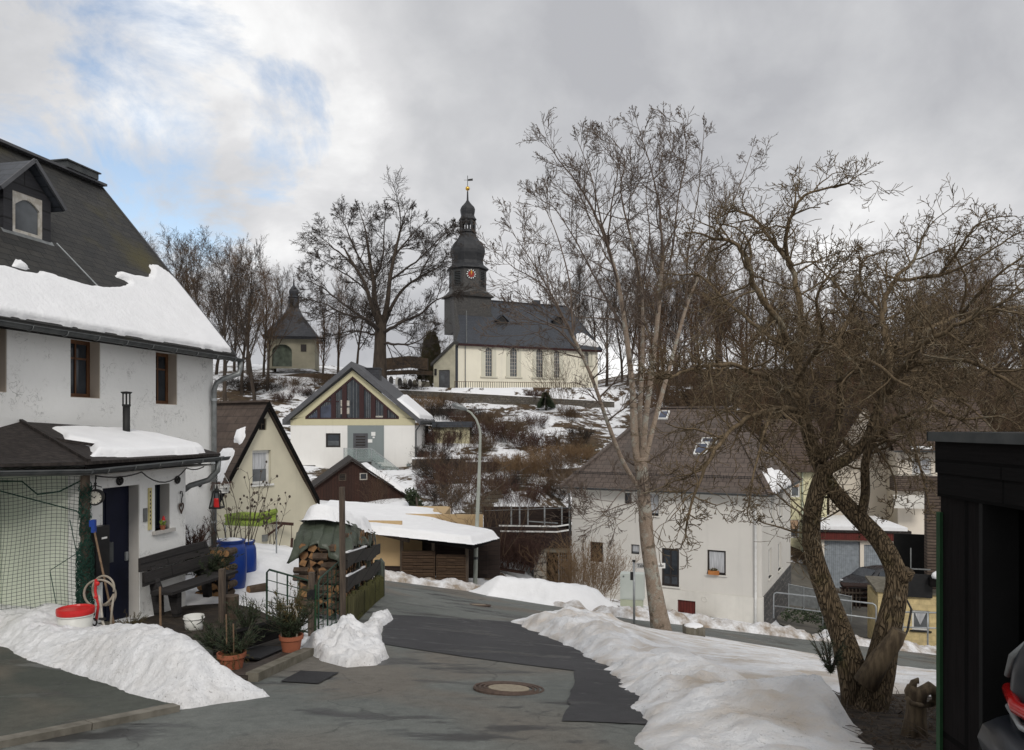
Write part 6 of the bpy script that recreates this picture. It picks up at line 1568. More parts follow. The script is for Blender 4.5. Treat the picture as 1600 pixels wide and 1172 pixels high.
gp_ = part('gable_glazing', Wf.mb().prism([(bl[0], .12, bl[1]), (br[0], .12, bl[1]), (br[0], .12, bl[1]+.2), (ap_[0], .12, ap_[1]), (bl[0], .12, bl[1]+.2)], (0, .04, 0)), M['glass'], wt)
def zg_(x): # height of glazing edge at x
    return bl[1]+.2+(ap_[1]-bl[1]-.2)*(1-abs(x-ap_[0])/((br[0]-bl[0])/2))
m = Wf.mb()
for px, w_ in ((478.5, .12), (498, .22), (521, .36), (538, .36), (565, .36), (583, .36), (602, .30), (622.5, .12)):
    x = Wf.hit(px, 650)[0]; x = min(max(x, bl[0]+w_/2), br[0]-w_/2); m.bx(x-w_/2, x+w_/2, .0, .11, bl[1]+.1, max(bl[1]+.15, zg_(x)-.02-w_*.3))
m.bx(bl[0], br[0], .0, .115, bl[1], bl[1]+.099)
part('mullion', m, M['win_wine'], gp_)
m = Wf.mb()
for sx, xe in ((-1, bl[0]), (1, br[0])): m.prism([(xe, .005, bl[1]+.2), (ap_[0], .005, ap_[1]), (ap_[0], .005, ap_[1]-.2), (xe, .005, bl[1]+.05)], (0, .10, 0))
m.bx(bl[0]+.6, bl[0]+2.6, .06, .112, bl[1]+1.35, bl[1]+1.42)
part('gable_frame', m, M['win_wine'], gp_)
m = Wf.mb()
for k in range(52):
    x = bl[0]+.3+k*(br[0]-bl[0]-.6)/51; z = zg_(x)
    if R.random() < .78: m.bx(x-.012, x+.012, .108, .118, bl[1]+.1, z-.12)
part('blind_slat', m, M['zinc'], gp_, kind='stuff')
m = Wf.mb()
for px, py, w_, h_ in ((534, 630, .22, .5), (543.5, 630, .2, .42), (534, 642, .22, .5), (543.5, 642, .2, .5), (592, 651, .6, .12)):
    x, z = Wf.hit(px, py); m.bx(x-w_/2, x+w_/2, .09, .106, z-h_/2, z+h_/2)
part('hung_paper', m, M['win_old'], gp_)
part('blue_drape', Wf.mb().prism([(bl[0]+.3, .10, bl[1]+.12), (bl[0]+2.2, .10, bl[1]+.12), (bl[0]+2.2, .10, bl[1]+1.25), (bl[0]+1.3, .10, bl[1]+.95)], (0, .012, 0)), M['glass_blue'], gp_)
window(wt, Wf, win, .08, M['win_dark'], M['glass'], fw=.12, sill=None, curtain=None)
part('window_shelf', Wf.mb().bx(win[0]+.15, win[2]-.15, .09, .1, win[1]+.14, win[1]+.5), M['glass_grey'], wt)
d_ = part('door', Wf.mb().bx(dor[0], dor[2], -.028, .0, dor[1], dor[3]).bx(dor[0]-.05, dor[0]+.05, -.05, -.03, dor[1], dor[3]).bx(dor[2]-.05, dor[2]+.05, -.05, -.03, dor[1], dor[3]).bx(dor[0]+.05, dor[2]-.05, -.05, -.03, dor[3]-.1, dor[3]), M['anthracite'], wt)
m = Wf.mb()
for i in range(7):
    z = dor[1]+.25+i*.22; m.bx(dor[0]+.15, dor[2]-.15, -.036, -.029, z, z+.12)
part('door_panel', m, M['win_dark'], d_)
for px, py, w_, h_, nm in ((583.5, 678, .32, .30, 'wall_lamp'), (578.5, 689, .34, .26, 'sign_plate'), (584, 683.5, .16, .12, 'bell_plate')):
    x, z = Wf.hit(px, py); part(nm, Wf.mb().bx(x-w_/2, x+w_/2, -.06, -.031, z-h_/2, z+h_/2), M['sign_white'], wt)
x, z = Wf.hit(638.5, 728); part('meter_box', Wf.mb().bx(x-.16, x+.16, -.04, -.002, z-.18, z+.18), M['panel_grey'], wt)
# roof
m = Wf.mb(); e = 5.35; ze_ = .10
for s in (-1, 1): m.prism([(0, -.5, 4.52), (s*e, -.5, ze_-.05), (s*e, -.5, ze_+.38), (0, -.5, 4.98)], (0, 11.5, 0))
rf = part('roof', m, M['anthracite'], wt)
part('eave_gutter', gutter([Wf.w(e+.06, -.5, ze_+.15), Wf.w(e+.06, 11, ze_+.15)], .09), M['zinc_dark'], rf)
part('downpipe', MB().tube([Wf.w(e+.05, -.3, ze_+.1), Wf.w(hw+.12, -.2, -.4), Wf.w(hw+.12, -.2, zb)], .06, 8), M['zinc_dark'], wt)
c_ = Wf.hit(584, 600, 4); part('chimney', Wf.mb().bx(c_[0]-.6, c_[0]+.55, 3.5, 4.6, 2, Wf.hit(584, 577, 4)[1]).bx(c_[0]-.66, c_[0]+.61, 3.44, 4.66, Wf.hit(584, 577, 4)[1]+.001, Wf.hit(584, 577, 4)[1]+.1), M['chapel_slate'], wt)
# landing, balustrade, stairs
ld = Wf.rect(543, 715, 586, 722); zl = ld[3]
part('landing', Wf.mb().bx(panel[0], ld[2], -1.5, -.031, zl-.25, zl), M['panel_grey'], wt)
st = MB(Wf.M); n = 11; xe, ze2 = Wf.hit(645, 768, -1.0)
for i in range(n):
    xa = ld[2]+(xe-ld[2])*i/n; xb = ld[2]+(xe-ld[2])*(i+1)/n; z = zl+(ze2-zl)*(i+1)/n; st.bx(xa, xb-.001, -1.5, -.4, z-.55, z)
part('stair', st, M['panel_grey'], wt)
zr = Wf.hit(560, 700.5, -1.5)[1]
bal = part('balustrade_glass', Wf.mb().bx(panel[0]+.05, ld[2], -1.53, -1.51, zl-.1, zr-.05).prism([(ld[2], -1.53, zl-.1), (xe, -1.53, ze2+.1), (xe, -1.53, ze2+.95), (ld[2], -1.53, zr-.05)], (0, .02, 0)), M['clear_glass'], wt)
m = Wf.mb().bar((panel[0]+.03, -1.52, zr), (ld[2], -1.52, zr), .05, .05).bar((ld[2], -1.52, zr), (xe, -1.52, ze2+1.0), .05, .05)
for x in (panel[0]+.05, panel[0]+1.0, ld[2]): m.bx(x-.025, x+.025, -1.56, -1.535, zl-.1, zr)
part('handrail', m, M['galv'], bal)
rs_u = (Wf.w(0, 0, 4.98)-Wf.w(e, 0, ze_+.38)).normalized(); rs_n = rs_u.cross(Wf.uy); rs_n = rs_n if rs_n.z > 0 else -rs_n
roof_snow('roof_snow', Wf.w(e, 0, ze_+.39), Wf.uy, rs_u, rs_n, [(-.3, .1), (10, .1), (10, 3.6), (-.2, 2.4)], .2, .15, 'narrow snow strip on the right slope of the grey roof over the glazed gable', jag=.1, seed=5)
sl2 = Wf.w(e+2.4, 9, 0)
part('lean_to', MB().box((sl2.x-.6, sl2.y, -1.1), (3.2, 4, 1.9)), M['beige_band'], wt); part('lean_to_roof', MB().box((sl2.x-.5, sl2.y-.1, .1), (3.5, 4.4, .5)), M['church_slate'], wt)

# ---------------------------------------------------------------- red-brown board barn
Bf = Fr(-9.5, 48, math.radians(14))
bt = thing('board_barn', (-9.5, 48, -6.6), 'red brown vertical board barn with low gable and three small windows', 'barn')
(xl, zl1), (xr, zr1), (xa, za) = Bf.hit(486, 766), Bf.hit(640, 779), Bf.hit(550, 720)
wv = [Bf.rect(529, 740, 541, 751), Bf.rect(562, 739, 574, 750), Bf.rect(597, 782, 622, 797)]
m = Bf.mb(); zc = Bf.hit(560, 757)[1]
def bz(x): return zl1+(za-zl1)*(x-xl)/(xa-xl) if x < xa else za+(zr1-za)*(x-xa)/(xr-xa)
XL, XR = xl+.15, xr-.15
cuts = sorted([XL, xa, XR]+[v for r in wv for v in (r[0], r[2])])
for a, b in zip(cuts[:-1], cuts[1:]):
    h = [r for r in wv if r[0] < (a+b)/2 < r[2]]
    z_ = -7.2
    for r in h: m.prism([(a, 0, z_), (b, 0, z_), (b, 0, r[1]), (a, 0, r[1])], (0, .15, 0)); z_ = r[3]
    m.prism([(a, 0, z_), (b, 0, z_), (b, 0, bz(b)-.02), (a, 0, bz(a)-.02)], (0, .15, 0))
m.bx(XL, XL+.15, .151, 6, -7.2, bz(XL)-.1).bx(XR-.15, XR, .151, 6, -7.2, bz(XR)-.1)
part('wall', m, M['brown_board'], bt)
window(bt, Bf, wv[0], .03, M['grey_post'], M['interior'], fw=.05, nh=3); window(bt, Bf, wv[1], .03, M['win_old'], M['glass'], fw=.06); window(bt, Bf, wv[2], .03, M['win_old'], M['glass'], nv=2, fw=.06, bar=.1)
m = Bf.mb().prism([(xa, -.3, za), (xl, -.3, zl1), (xl, -.3, zl1+.14), (xa, -.3, za+.14)], (0, 6.6, 0)).prism([(xa, -.3, za), (xr, -.3, zr1), (xr, -.3, zr1+.14), (xa, -.3, za+.14)], (0, 6.6, 0))
part('roof', m, M['black_felt'], bt)
bu = (Bf.w(xa, 0, za)-Bf.w(xr, 0, zr1)).normalized(); bn = bu.cross(Bf.uy); bn = bn if bn.z > 0 else -bn
roof_snow('roof_snow', Bf.w(xr, 0, zr1+.145), Bf.uy, bu, bn, [(-.28, .15), (6, .15), (6, 3.3), (-.25, 3.25)], .24, .12, 'snow covering the right slope of the red brown barn roof', jag=.08, seed=6)
# round clipped evergreen next to the barn
tb2 = thing('leaning_evergreen', gp(652, 800), 'dark leaning evergreen column at the right corner of the barn', 'shrub')
q = MB()
for i in range(9):
    p = P(642+i*2.2, 772+i*4.5, 46.5); q.leaves(p, (.45, .45, .45), 160, .09)
part('foliage', q, M['needle'], tb2)
part('stem', MB().tube([gp(655, 812), P(650, 775, 46.5)], .06, 6), M['tree_trunk'], tb2)

# ---------------------------------------------------------------- carport with woven screens
Kf = Fr(-1.6, 29.6, -.085)
kt = thing('carport', Kf.w(-2.5, 1, -6.4), 'low ochre carport with woven brown screens under a snowy flat roof', 'carport')
r_ = lambda a, b, c, d, y=0: Kf.rect(a, b, c, d, y)
ow = r_(560, 826, 627, 884, .5); bs = r_(560, 884, 627, 912, .5)
part('wall', Kf.mb().bx(ow[0]-1.5, ow[2], .5, .7, bs[3]+.001, ow[3]+.3), M['ochre'], kt)
part('rear_wall', Kf.mb().bx(ow[0]-1.5, r_(730, 0, 731, 1)[0], 4.8, 5.0, -6.5, -4.0), M['ochre'], kt)
part('base_course', Kf.mb().bx(ow[0]-1.5, ow[2], .48, .72, bs[1]-.5, bs[3]), M['balcony_board'], kt)
for a, b, ta_ in ((628, 680, 862), (682, 728, 868)):
    s = r_(a, ta_, b, 914); s = (s[0], s[1]-.3, s[2], s[3])
    scn = part('woven_screen', Kf.mb().bx(s[0]+.04, s[2]-.04, -.03, .0, s[1], s[3]), M['weave'], kt)
    m = Kf.mb()
    nb = 12
    for i in range(nb):
        z = s[1]+(s[3]-s[1])*(i+.5)/nb; hh_ = (s[3]-s[1])/nb*.42
        for j in range(3):
            x0_ = s[0]+.05+(s[2]-s[0]-.1)*j/3; x1_ = s[0]+.05+(s[2]-s[0]-.1)*(j+1)/3; off = .05*(1 if (i+j) % 2 else .25)
            m.prism([(x0_, -.035, z-hh_), (x1_, -.035, z-hh_), (x1_, -.035, z+hh_), (x0_, -.035, z+hh_)], (0, -off, 0))
    part('slat', m, M['weave'], scn)
    part('screen_frame', Kf.mb().bx(s[0], s[0]+.04, -.06, .02, s[1], s[3]+.02).bx(s[2]-.04, s[2], -.06, .02, s[1], s[3]+.02).bx(s[0]+.041, s[2]-.041, -.06, .02, s[3]+.001, s[3]+.04), M['weave'], scn)
for px in (627, 676, 729):
    x = Kf.hit(px, 880)[0]; part('post', Kf.mb().bx(x-.06, x+.06, .03, .14, -6.9, Kf.hit(px, 850)[1]+.25), M['grey_post'], kt)
part('shed_interior', Kf.mb().bx(ow[2]+.2, ow[2]+3.6, 3.6, 3.7, -6.6, -4.4).bx(ow[2]+.4, ow[2]+1.0, 3.4, 3.55, -5.6, -4.6).bx(ow[2]+2.1, ow[2]+3.1, 3.4, 3.5, -6.4, -4.7), M['balcony_board'], kt)
part('rafter', Kf.mb().bar((ow[0], .4, ow[3]+.02), (ow[2]+.5, -.3, ow[3]-.35), .1, .12), M['grey_post'], kt)
# roof as a gently pitched slab defined by its four eave corners
E = [P(575, 826, 29.4), P(738, 853, 28.9), P(778, 838, 31.6), P(640, 806, 36), P(500, 799, 36)]
rn_ = V((0, -.045, 1)).normalized()
rk = part('roof', MB().prism([p-V((0, 0, .14)) for p in E], (0, 0, .12)), M['black_wood'], kt)
ko = E[0].copy(); ku = V((1, -.02, 0)).normalized()
def barry(poly, n=3):
    o = []
    for a, b in zip(poly, poly[1:]+poly[:1]):
        for i in range(n): o.append(a.lerp(b, i/n))
    return o
def plane_fit(pts):
    A = np.array([[p.x, p.y, 1] for p in pts]); z = np.array([p.z for p in pts]); s_ = np.linalg.lstsq(A, z, rcond=None)[0]; return lambda x, y: s_[0]*x+s_[1]*y+s_[2]
pf = plane_fit(E)
snow_area('roof_snow', [(p.x, p.y) for p in [E[0]+V((-.1, -.08, 0)), E[1]+V((0, -.1, 0)), E[2], E[3], E[4]]], lambda x, y, d: .03+.22*sst(0, .22, d)+lumps(x, y, .8, 2)*.1, .08, M['snow'], 'thick even snow cover on the lower carport roof', 'roof snow', base=lambda x, y: pf(x, y), jag=.05, seed=4)
E2 = [P(498, 801, 36.4), P(700, 812, 36.4), P(690, 803, 40), P(510, 787, 41)]
pf2 = plane_fit(E2)
up2 = thing('flat_shed', (-7, 38, -6), 'flat roofed ochre shed behind the carport', 'shed')
part('wall', MB().bx(E2[0].x+.2, E2[1].x-.2, 36.7, 40.5, -6.6, -4.25), M['ochre'], up2)
part('roof', MB().prism([p-V((0, 0, .16)) for p in E2], (0, 0, .13)), M['black_wood'], up2)
snow_area('roof_snow', [(p.x, p.y) for p in E2], lambda x, y, d: .03+.22*sst(0, .25, d)+lumps(x, y, .7, 2)*.08, .1, M['snow'], 'long white snow slab on the flat shed behind the carport', 'roof snow', base=lambda x, y: pf2(x, y), jag=.06, seed=5)

# ---------------------------------------------------------------- street lamp
lb = gp(742, 917)
lt = thing('street_lamp', lb, 'slender pale grey green street lamp with curved arm in front of the carport', 'street lamp')
Y = lb.y
part('pole', MB().tube([lb-V((0, 0, .3)), P(744, 850, Y), P(748, 760, Y), P(750, 700, Y), P(750.5, 680, Y), P(749, 668, Y), P(744, 655, Y), P(736, 645, Y), P(728, 640, Y)], [.095, .09, .075, .06, .055, .05, .045, .042, .04], 10), M['lamp_paint'], lt, smooth=True)
part('lamp_head', MB().tube([P(730, 640.5, Y), P(722, 637, Y), P(712, 633.5, Y), P(706, 632, Y)], [.05, .11, .12, .04], 10), M['zinc'], lt, smooth=True)
part('service_door', MB().box(P(745, 829, Y)+V((-.02, -.1, 0)), (.11, .1, .26)), M['cabinet'], lt)
part('collar', MB().lathe([(.10, -.05), (.105, 0), (.10, .05)], P(743.5, 872, Y), 12), M['zinc_dark'], lt)

# ---------------------------------------------------------------- light grey house
Gf = Fr(3.02, 38.71, math.atan2(-.458, .889))
gt = thing('grey_house', Gf.w(4.6, 4, -9.6), 'two storey light grey house with faded red brown hipped roof', 'house')
GL = 9.22; zb = -10.4; zp = -7.75; ze = -3.05
r_ = Gf.rect
fw_ = [r_(976, 770, 986, 787), r_(1014, 770, 1029, 806), r_(986, 851, 999, 866), r_(1034, 857, 1061, 916), r_(1105, 860, 1134, 898), r_(922, 847, 942, 878)]
part('wall', Gf.mb().holes(0, GL, zp, ze, 0, .35, fw_).bx(0, .35, .351, 9.5, zp, ze), M['grey_render'], gt)
hb = r_(1059, 938, 1087, 964)
part('plinth', Gf.mb().holes(-.03, GL+.04, zb, zp-.002, -.05, .3, [hb]), M['plinth'], gt)
part('side_plinth', Gf.mb().bx(GL-.25, GL+.04, .301, 9.5, zb, zp-.002), M['black_stone'], gt)
part('cellar_hatch', Gf.mb().bx(hb[0], hb[2], .05, .09, hb[1], hb[3]), M['red_boards'], gt)
x, z = Gf.hit(1101, 936); part('vent', MB().torus(Gf.w(x, -.055, z), -Gf.uy, .11, .025, 16, 5).disc(Gf.w(x, -.052, z), -Gf.uy, .09, .008, 16), M['plinth'], gt)
for i, r in enumerate(fw_):
    if i == 3:
        window(gt, Gf, r, .06, M['win_dark'], M['glass'], nv=2, fw=.09, bar=.07, name='door_window', sill=M['plinth'], trans=[.28])
    elif i == 4: window(gt, Gf, r, .08, M['win_dark'], M['glass_grey'], fw=.08, sill=M['plinth'], curtain=r[1]+.1)
    elif i == 5: window(gt, Gf, r, .08, M['win_wine'], M['interior'], nv=2, fw=.06, name='shuttered_window')
    else: window(gt, Gf, r, .08, M['win_dark'], M['glass_grey'] if i == 2 else M['glass'], fw=.05, sill=M['plinth'] if i == 1 else None, curtain=r[1]+.12 if i in (1, 2) else None)
# right side wall in its own frame
sdf = Fr(*(Gf.w(GL, 0, 0)[:2]), math.atan2(.889, .458))
sw = [sdf.rect(1205, 800-24, 1210, 816), sdf.rect(1218, 790-20, 1223, 808), sdf.rect(1201, 857, 1206, 902), sdf.rect(1216, 848, 1221, 890)]
sw = [(a[0], a[1], min(a[2], a[0]+1.1), a[3]) for a in sw]
part('side_wall', sdf.mb().holes(.351, 9.5, zp, ze, 0.0, .3, sw), M['grey_render'], gt)
for r in sw: window(gt, sdf, r, .10, M['win_white'], M['glass_grey'], fw=.07, sill=M['plinth'])
# hipped roof
ov = .45; zr = .95; D = 9.5
e0, e1 = (-ov, -ov), (GL+ov, D+ov); rA, rB = 2.9, GL-2.6; ry = D/2; zo = ze-.02
pl = [[(e0[0], e0[1], zo), (e1[0], e0[1], zo), (rB, ry, zr), (rA, ry, zr)], [(e1[0], e0[1], zo), (e1[0], e1[1], zo), (rB, ry, zr)], [(e1[0], e1[1], zo), (e0[0], e1[1], zo), (rA, ry, zr), (rB, ry, zr)], [(e0[0], e1[1], zo), (e0[0], e0[1], zo), (rA, ry, zr)]]
m = Gf.mb()
for q_ in pl: m.plate(q_)
m.plate([(e0[0], e0[1], zo-.002), (e0[0], e1[1], zo-.002), (e1[0], e1[1], zo-.002), (e1[0], e0[1], zo-.002)])
rg = part('roof', m, M['rose_tile'], gt)
m = Gf.mb()
for a, b in (((rA, ry, zr), (rB, ry, zr)), ((rA, ry, zr), (e0[0], e0[1], zo)), ((rB, ry, zr), (e1[0], e0[1], zo)), ((rB, ry, zr), (e1[0], e1[1], zo))): m.bar(V(a)+V((0, 0, .03)), V(b)+V((0, 0, .03)), .26, .09)
part('ridge_tile', m, M['rose_tile'], rg)
part('soffit', Gf.mb().bx(e0[0]+.03, e1[0]-.03, e0[1]+.03, -.003, zo-.17, zo-.01).bx(GL+.003, e1[0]-.03, 0, e1[1]-.03, zo-.17, zo-.01), M['plinth'], rg)
part('gutter', gutter([Gf.w(e0[0]-.05, e0[1]-.07, zo), Gf.w(e1[0]+.07, e0[1]-.07, zo), Gf.w(e1[0]+.07, e1[1], zo)], .08), M['zinc_dark'], gt)
su = (Gf.w(0, ry, zr)-Gf.w(0, e0[1], zo)).normalized(); sn_ = Gf.ux.cross(su).normalized(); sn_ = sn_ if sn_.z > 0 else -sn_
m = MB(); so_ = Gf.w(0, e0[1], zo)
a, b = so_+su*.9+sn_*.14, so_+su*.9+sn_*.14+Gf.ux*(GL)
for dz in (0, .11): m.tube([a+sn_*dz, b+sn_*dz], .014, 4)
for k in range(70): p = a.lerp(b, k/70); m.tube([p-sn_*.06, p+sn_*.15], .010, 3)
part('snow_guard', m, M['steel_dark'], rg, kind='stuff')
def rw(px, py): q = plane_hit(px, py, so_, sn_); return q
def skyl(px, py, w_, h_, label=None):
    c = rw(px, py); m = MB(); u, v = Gf.ux, su
    m.prism([c-u*w_/2-v*h_/2, c+u*w_/2-v*h_/2, c+u*w_/2+v*h_/2, c-u*w_/2+v*h_/2], sn_*.10); s_ = part('skylight', m, M['win_white'], gt)
    m = MB(); c = c+sn_*.101; w_ -= .14; h_ -= .14; m.prism([c-u*w_/2-v*h_/2, c+u*w_/2-v*h_/2, c+u*w_/2+v*h_/2, c-u*w_/2+v*h_/2], sn_*.008); part('pane', m, M['glass_blue'], s_)
skyl(1096, 703, .62, .85); skyl(1108, 690, .75, .4); skyl(1037, 650, .55, .7)
# snow on the right hip
p_a, p_b, p_c = Gf.w(*pl[1][0]), Gf.w(*pl[1][1]), Gf.w(*pl[1][2])
hu = (p_b-p_a).normalized(); hn = hu.cross(p_c-p_a).normalized(); hn = hn if hn.z > 0 else -hn; hv = hn.cross(hu).normalized(); hv = hv if hv.z > 0 else -hv
roof_snow('roof_snow', p_a+hn*.02, hu, hv, hn, [(.15, .05), (6.5, .05), (5.5, 1.0), (4.6, .7), (3.8, 1.3), (2.6, .5), (1.6, 1.0), (1.3, 1.2)], .16, .09, 'broken white snow patch on the right hip of the red brown roof', jag=.25, seed=7)
for fr_, px, lab in ((Gf, 1184, 0),):
    x = GL-.25; part('downpipe', MB().tube([Gf.w(x+.2, -.4, zo-.08), Gf.w(x, -.12, zo-.45), Gf.w(x, -.10, zp), Gf.w(x, -.14, -9.4)], .055, 10), M['win_white'], gt, smooth=True)
part('downpipe', MB().tube([Gf.w(-.05, -.4, zo-.08), Gf.w(-.10, -.1, zo-.45), Gf.w(-.10, -.08, -9)], .05, 8), M['zinc'], gt, smooth=True)
fb = fw_[4]; c = Gf.w(fb[0]+.32, -.10, fb[1]+.01)
t = thing('flower_box', c, 'small orange plant box on the window sill of the grey house', 'plant box')
part('box', MB().box(c+V((0, 0, .09)), (.48, .18, .18), Gf.a), M['flowerpot'], t); part('plant', MB().leaves(c+V((0, 0, .22)), (.2, .08, .08), 50, .05), M['needle_dry'], t)
# brown balcony wing left of it
t = thing('balcony_wing', Gf.w(-2, 1, -8), 'dark brown board balcony terrace on a pale rubble pillar left of the grey house', 'balcony')
Bw = Fr(3.0, 37.9, -.10)
bb = Bw.rect(752, 826, 892, 852); 
part('balcony_front', Bw.mb().bx(bb[0]-.3, bb[2]-.05, -.05, .05, bb[1]-.1, bb[3]+.02), M['balcony_board'], t)
part('balcony_back', Bw.mb().bx(bb[0]-.3, bb[2]-.05, 3.0, 3.1, bb[1], Bw.hit(800, 792, 3)[1]), M['balcony_board'], t)
part('deck', Bw.mb().bx(bb[0]-.3, bb[2]-.05, .051, 2.999, bb[1]-.05, bb[1]+.15), M['balcony_board'], t)
for py in (822, 830.5):
    z = Bw.hit(830, py, -.07)[1]; part('white_rail', Bw.mb().bx(bb[0]+(.9 if py < 825 else -.2), bb[2]-.7, -.10, -.06, z-.035, z+.035).bar((bb[2]-.7, -.08, z), (bb[2]-.1, -.08, z+.10), .04, .07), M['sign_white'], t)
for px in (799, 812, 825, 851, 878):
    x, _ = Bw.hit(px, 800, 1.5); part('rail_post', Bw.mb().bx(x-.035, x+.035, 1.45, 1.5, bb[3], Bw.hit(px, 791, 1.5)[1]), M['galv'], t)
part('wire', Bw.mb().bar((bb[0], 1.5, bb[3]+.7), (bb[2]-.1, 1.5, bb[3]+.9), .02).bar((bb[0]+2.2, 1.5, bb[3]+.18), (bb[2]-.7, 1.5, bb[3]+.10), .05), M['galv'], t)
pr = Bw.rect(834, 846, 853, 898)
part('rubble_pillar', Bw.mb().bx(pr[0], pr[2], .1, .7, -8.2, bb[1]-.12), M['pale_stone'], t)
part('lintel', Bw.mb().bx(pr[0]-.1, bb[2]-.05, .05, .75, bb[1]-.35, bb[1]-.121), M['concrete'], t)
part('cellar_back', Bw.mb().bx(bb[0]-.3, bb[2]-.05, 1.8, 1.9, -8.4, bb[1]-.1), M['interior'], t)
dr_ = Bw.rect(853, 853, 880, 890, .3); part('grille_door', Bw.mb().bx(dr_[0]+.05, dr_[2]+.3, .3, .36, dr_[3]-.1, dr_[3]).bx(dr_[2]-.25, dr_[2]-.2, .3, .36, -8.2, dr_[3]-.101), M['zinc'], t)
m = Bw.mb()
for i in range(5): m.bx(dr_[2]-.2+i*.1, dr_[2]-.19+i*.1, .32, .34, -8.0, dr_[3]-.12)
for i in range(9): m.bx(dr_[2]-.2, dr_[2]+.3, .345, .36, -7.9+i*.2, -7.89+i*.2)
part('grille', m, M['galv'], t)
part('leaning_pole', MB().bar(P(773, 880, 37), P(772, 842, 36.6), .06), M['grey_post'], t); part('brace_pole', MB().bar(P(775, 868, 37), P(810, 838, 37), .05), M['grey_post'], t); part('low_bench', MB().bar(P(765, 886, 36.5), P(820, 895, 36.5), .3, .1).box(P(772, 892, 36.5), (.1, .2, .3)), M['brown_board'], t)
make_bush('creeper', 1.7, 1.2, 26, 8, M['bush_red'])
for i, (px, py, s) in enumerate(((790, 884, 1.0), (805, 886, 1.05), (822, 888, .95), (778, 884, .8))):
    put('creeper', P(px, py, 36.9), s, None, f'{ORD[i]} leafless reddish creeper bush in the dark space under the balcony', 'creeper bushes under the balcony')
# ---------------------------------------------------------------- church on the hill
K = Fr(-6.73, 95, math.radians(25.5))
kt = thing('church', K.w(9, 5, 4.4), 'cream church with blue slate roof and dark onion domed clock tower on the hill', 'church')
zb, ze = 3.6, 10.35; L = K.hit(934, 570)[0]; D = 10.0
def arch_r(px0, px1, pyt, pyb): return K.rect(px0, pyt, px1, pyb)
cw = [arch_r(758.5, 769, 543, 588), arch_r(797, 808, 543.5, 588.5), arch_r(838, 848.5, 545, 589.5), arch_r(866, 874.5, 547, 590), arch_r(913, 920, 549, 570)]
m = K.mb().bx(0, L, .25, .5, zb, ze)
# front skin with arched openings: square hole + arched spandrels
m = K.mb().holes(0, L, zb, ze, 0, .3, cw).bx(0, .3, .301, 3, zb, ze).bx(L-.3, L, .301, D, zb, ze)
part('wall', m, M['church_wall'], kt)
def arch_pts(x0, x1, z0, z1, n=10):
    r = (x1-x0)/2; c = (x0+x1)/2
    return [(x0, z0), (x1, z0)]+[(c+r*math.cos(math.pi*i/n), z1-r+r*math.sin(math.pi*i/n)) for i in range(n+1)]
for r in cw:
    x0, z0, x1, z1 = r; rr = (x1-x0)/2; c = (x0+x1)/2; m = K.mb()
    for s in (-1, 1):      # spandrels close the square corners
        a = [(c+s*rr, 0.0, z1-rr)]+[(c+s*rr*math.cos(math.pi/2*i/6), 0.0, z1-rr+rr*math.sin(math.pi/2*i/6)) for i in range(1, 7)]+[(c+s*rr, 0.0, z1)]
        m.prism(a, (0, .3, 0))
    part('window_spandrel', m, M['church_wall'], kt)
    m = K.mb()               # pale raised surround
    o = [(c+(rr+.55)*math.cos(math.pi*i/12), z1-rr+(rr+.55)*math.sin(math.pi*i/12)) for i in range(13)]; q = [(c+(rr+.05)*math.cos(math.pi*i/12), z1-rr+(rr+.05)*math.sin(math.pi*i/12)) for i in range(13)]
    for i in range(12): m.prism([(o[i][0], -.05, o[i][1]), (o[i+1][0], -.05, o[i+1][1]), (q[i+1][0], -.05, q[i+1][1]), (q[i][0], -.05, q[i][1])], (0, .048, 0))
    for s in (-1, 1): m.bx(min(c+s*(rr+.05), c+s*(rr+.55)), max(c+s*(rr+.05), c+s*(rr+.55)), -.05, -.002, z0, z1-rr)
    part('window_surround', m, M['church_trim'], kt)
    part('window_sill', K.mb().bx(x0-.7, x1+.7, -.16, -.003, z0-.18, z0), M['church_trim'], kt)
    w_ = part('window', K.mb().bx(x0+.01, x1-.01, .16, .20, z0, z1-rr*.2), M['glass_grey'], kt)
    m = K.mb()
    for k in (1, 2): m.bx(x0+(x1-x0)*k/3-.025, x0+(x1-x0)*k/3+.025, .10, .155, z0, z1-.1)
    n = 8
    for k in range(1, n): m.bx(x0, x1, .105, .15, z0+(z1-z0)*k/n-.025, z0+(z1-z0)*k/n+.025)
    part('glazing_bar', m, M['win_old'], w_)
part('plinth', K.mb().bx(-.05, L+.05, -.06, -.002, zb-.5, zb+.75), M['stone'], kt)
part('corner_strip', K.mb().bx(-.35, .02, -.10, .25, zb, ze), M['church_slate'], kt)
# main roof, hipped at the right end
zr = 16.65; ov = .45; xr_e = K.hit(887, 468, D/2)[0]
P0, P1, P2, P3 = (-.4, -ov, ze-.2), (L+ov, -ov, ze-.2), (xr_e, D/2, zr), (1.5, D/2, zr)
P4, P5 = (L+ov, D+ov, ze-.2), (4.0, D+ov, ze-.2)
m = K.mb()
for q in ([P0, P1, P2, P3], [P1, P4, P2], [P4, P5, P3, P2], [P5, P0, P3]): m.plate(q)
rf = part('roof', m, M['church_slate'], kt)
part('eave_board', K.mb().bx(-.4, L+ov, -ov, -.05, ze-.45, ze-.215), M['win_wine'], rf)
part('ridge_cap', K.mb().bar((0, D/2, zr+.03), (xr_e, D/2, zr+.03), .3, .1).bar((xr_e, D/2, zr+.03), (L+ov, -ov, ze-.15), .22, .08), M['church_slate'], rf)
c = K.hit(838, 462, D/2); part('ridge_vent', K.mb().bx(c[0]-.5, c[0]+.45, D/2-.4, D/2+.4, zr-.1, zr+.5), M['church_slate'], rf)
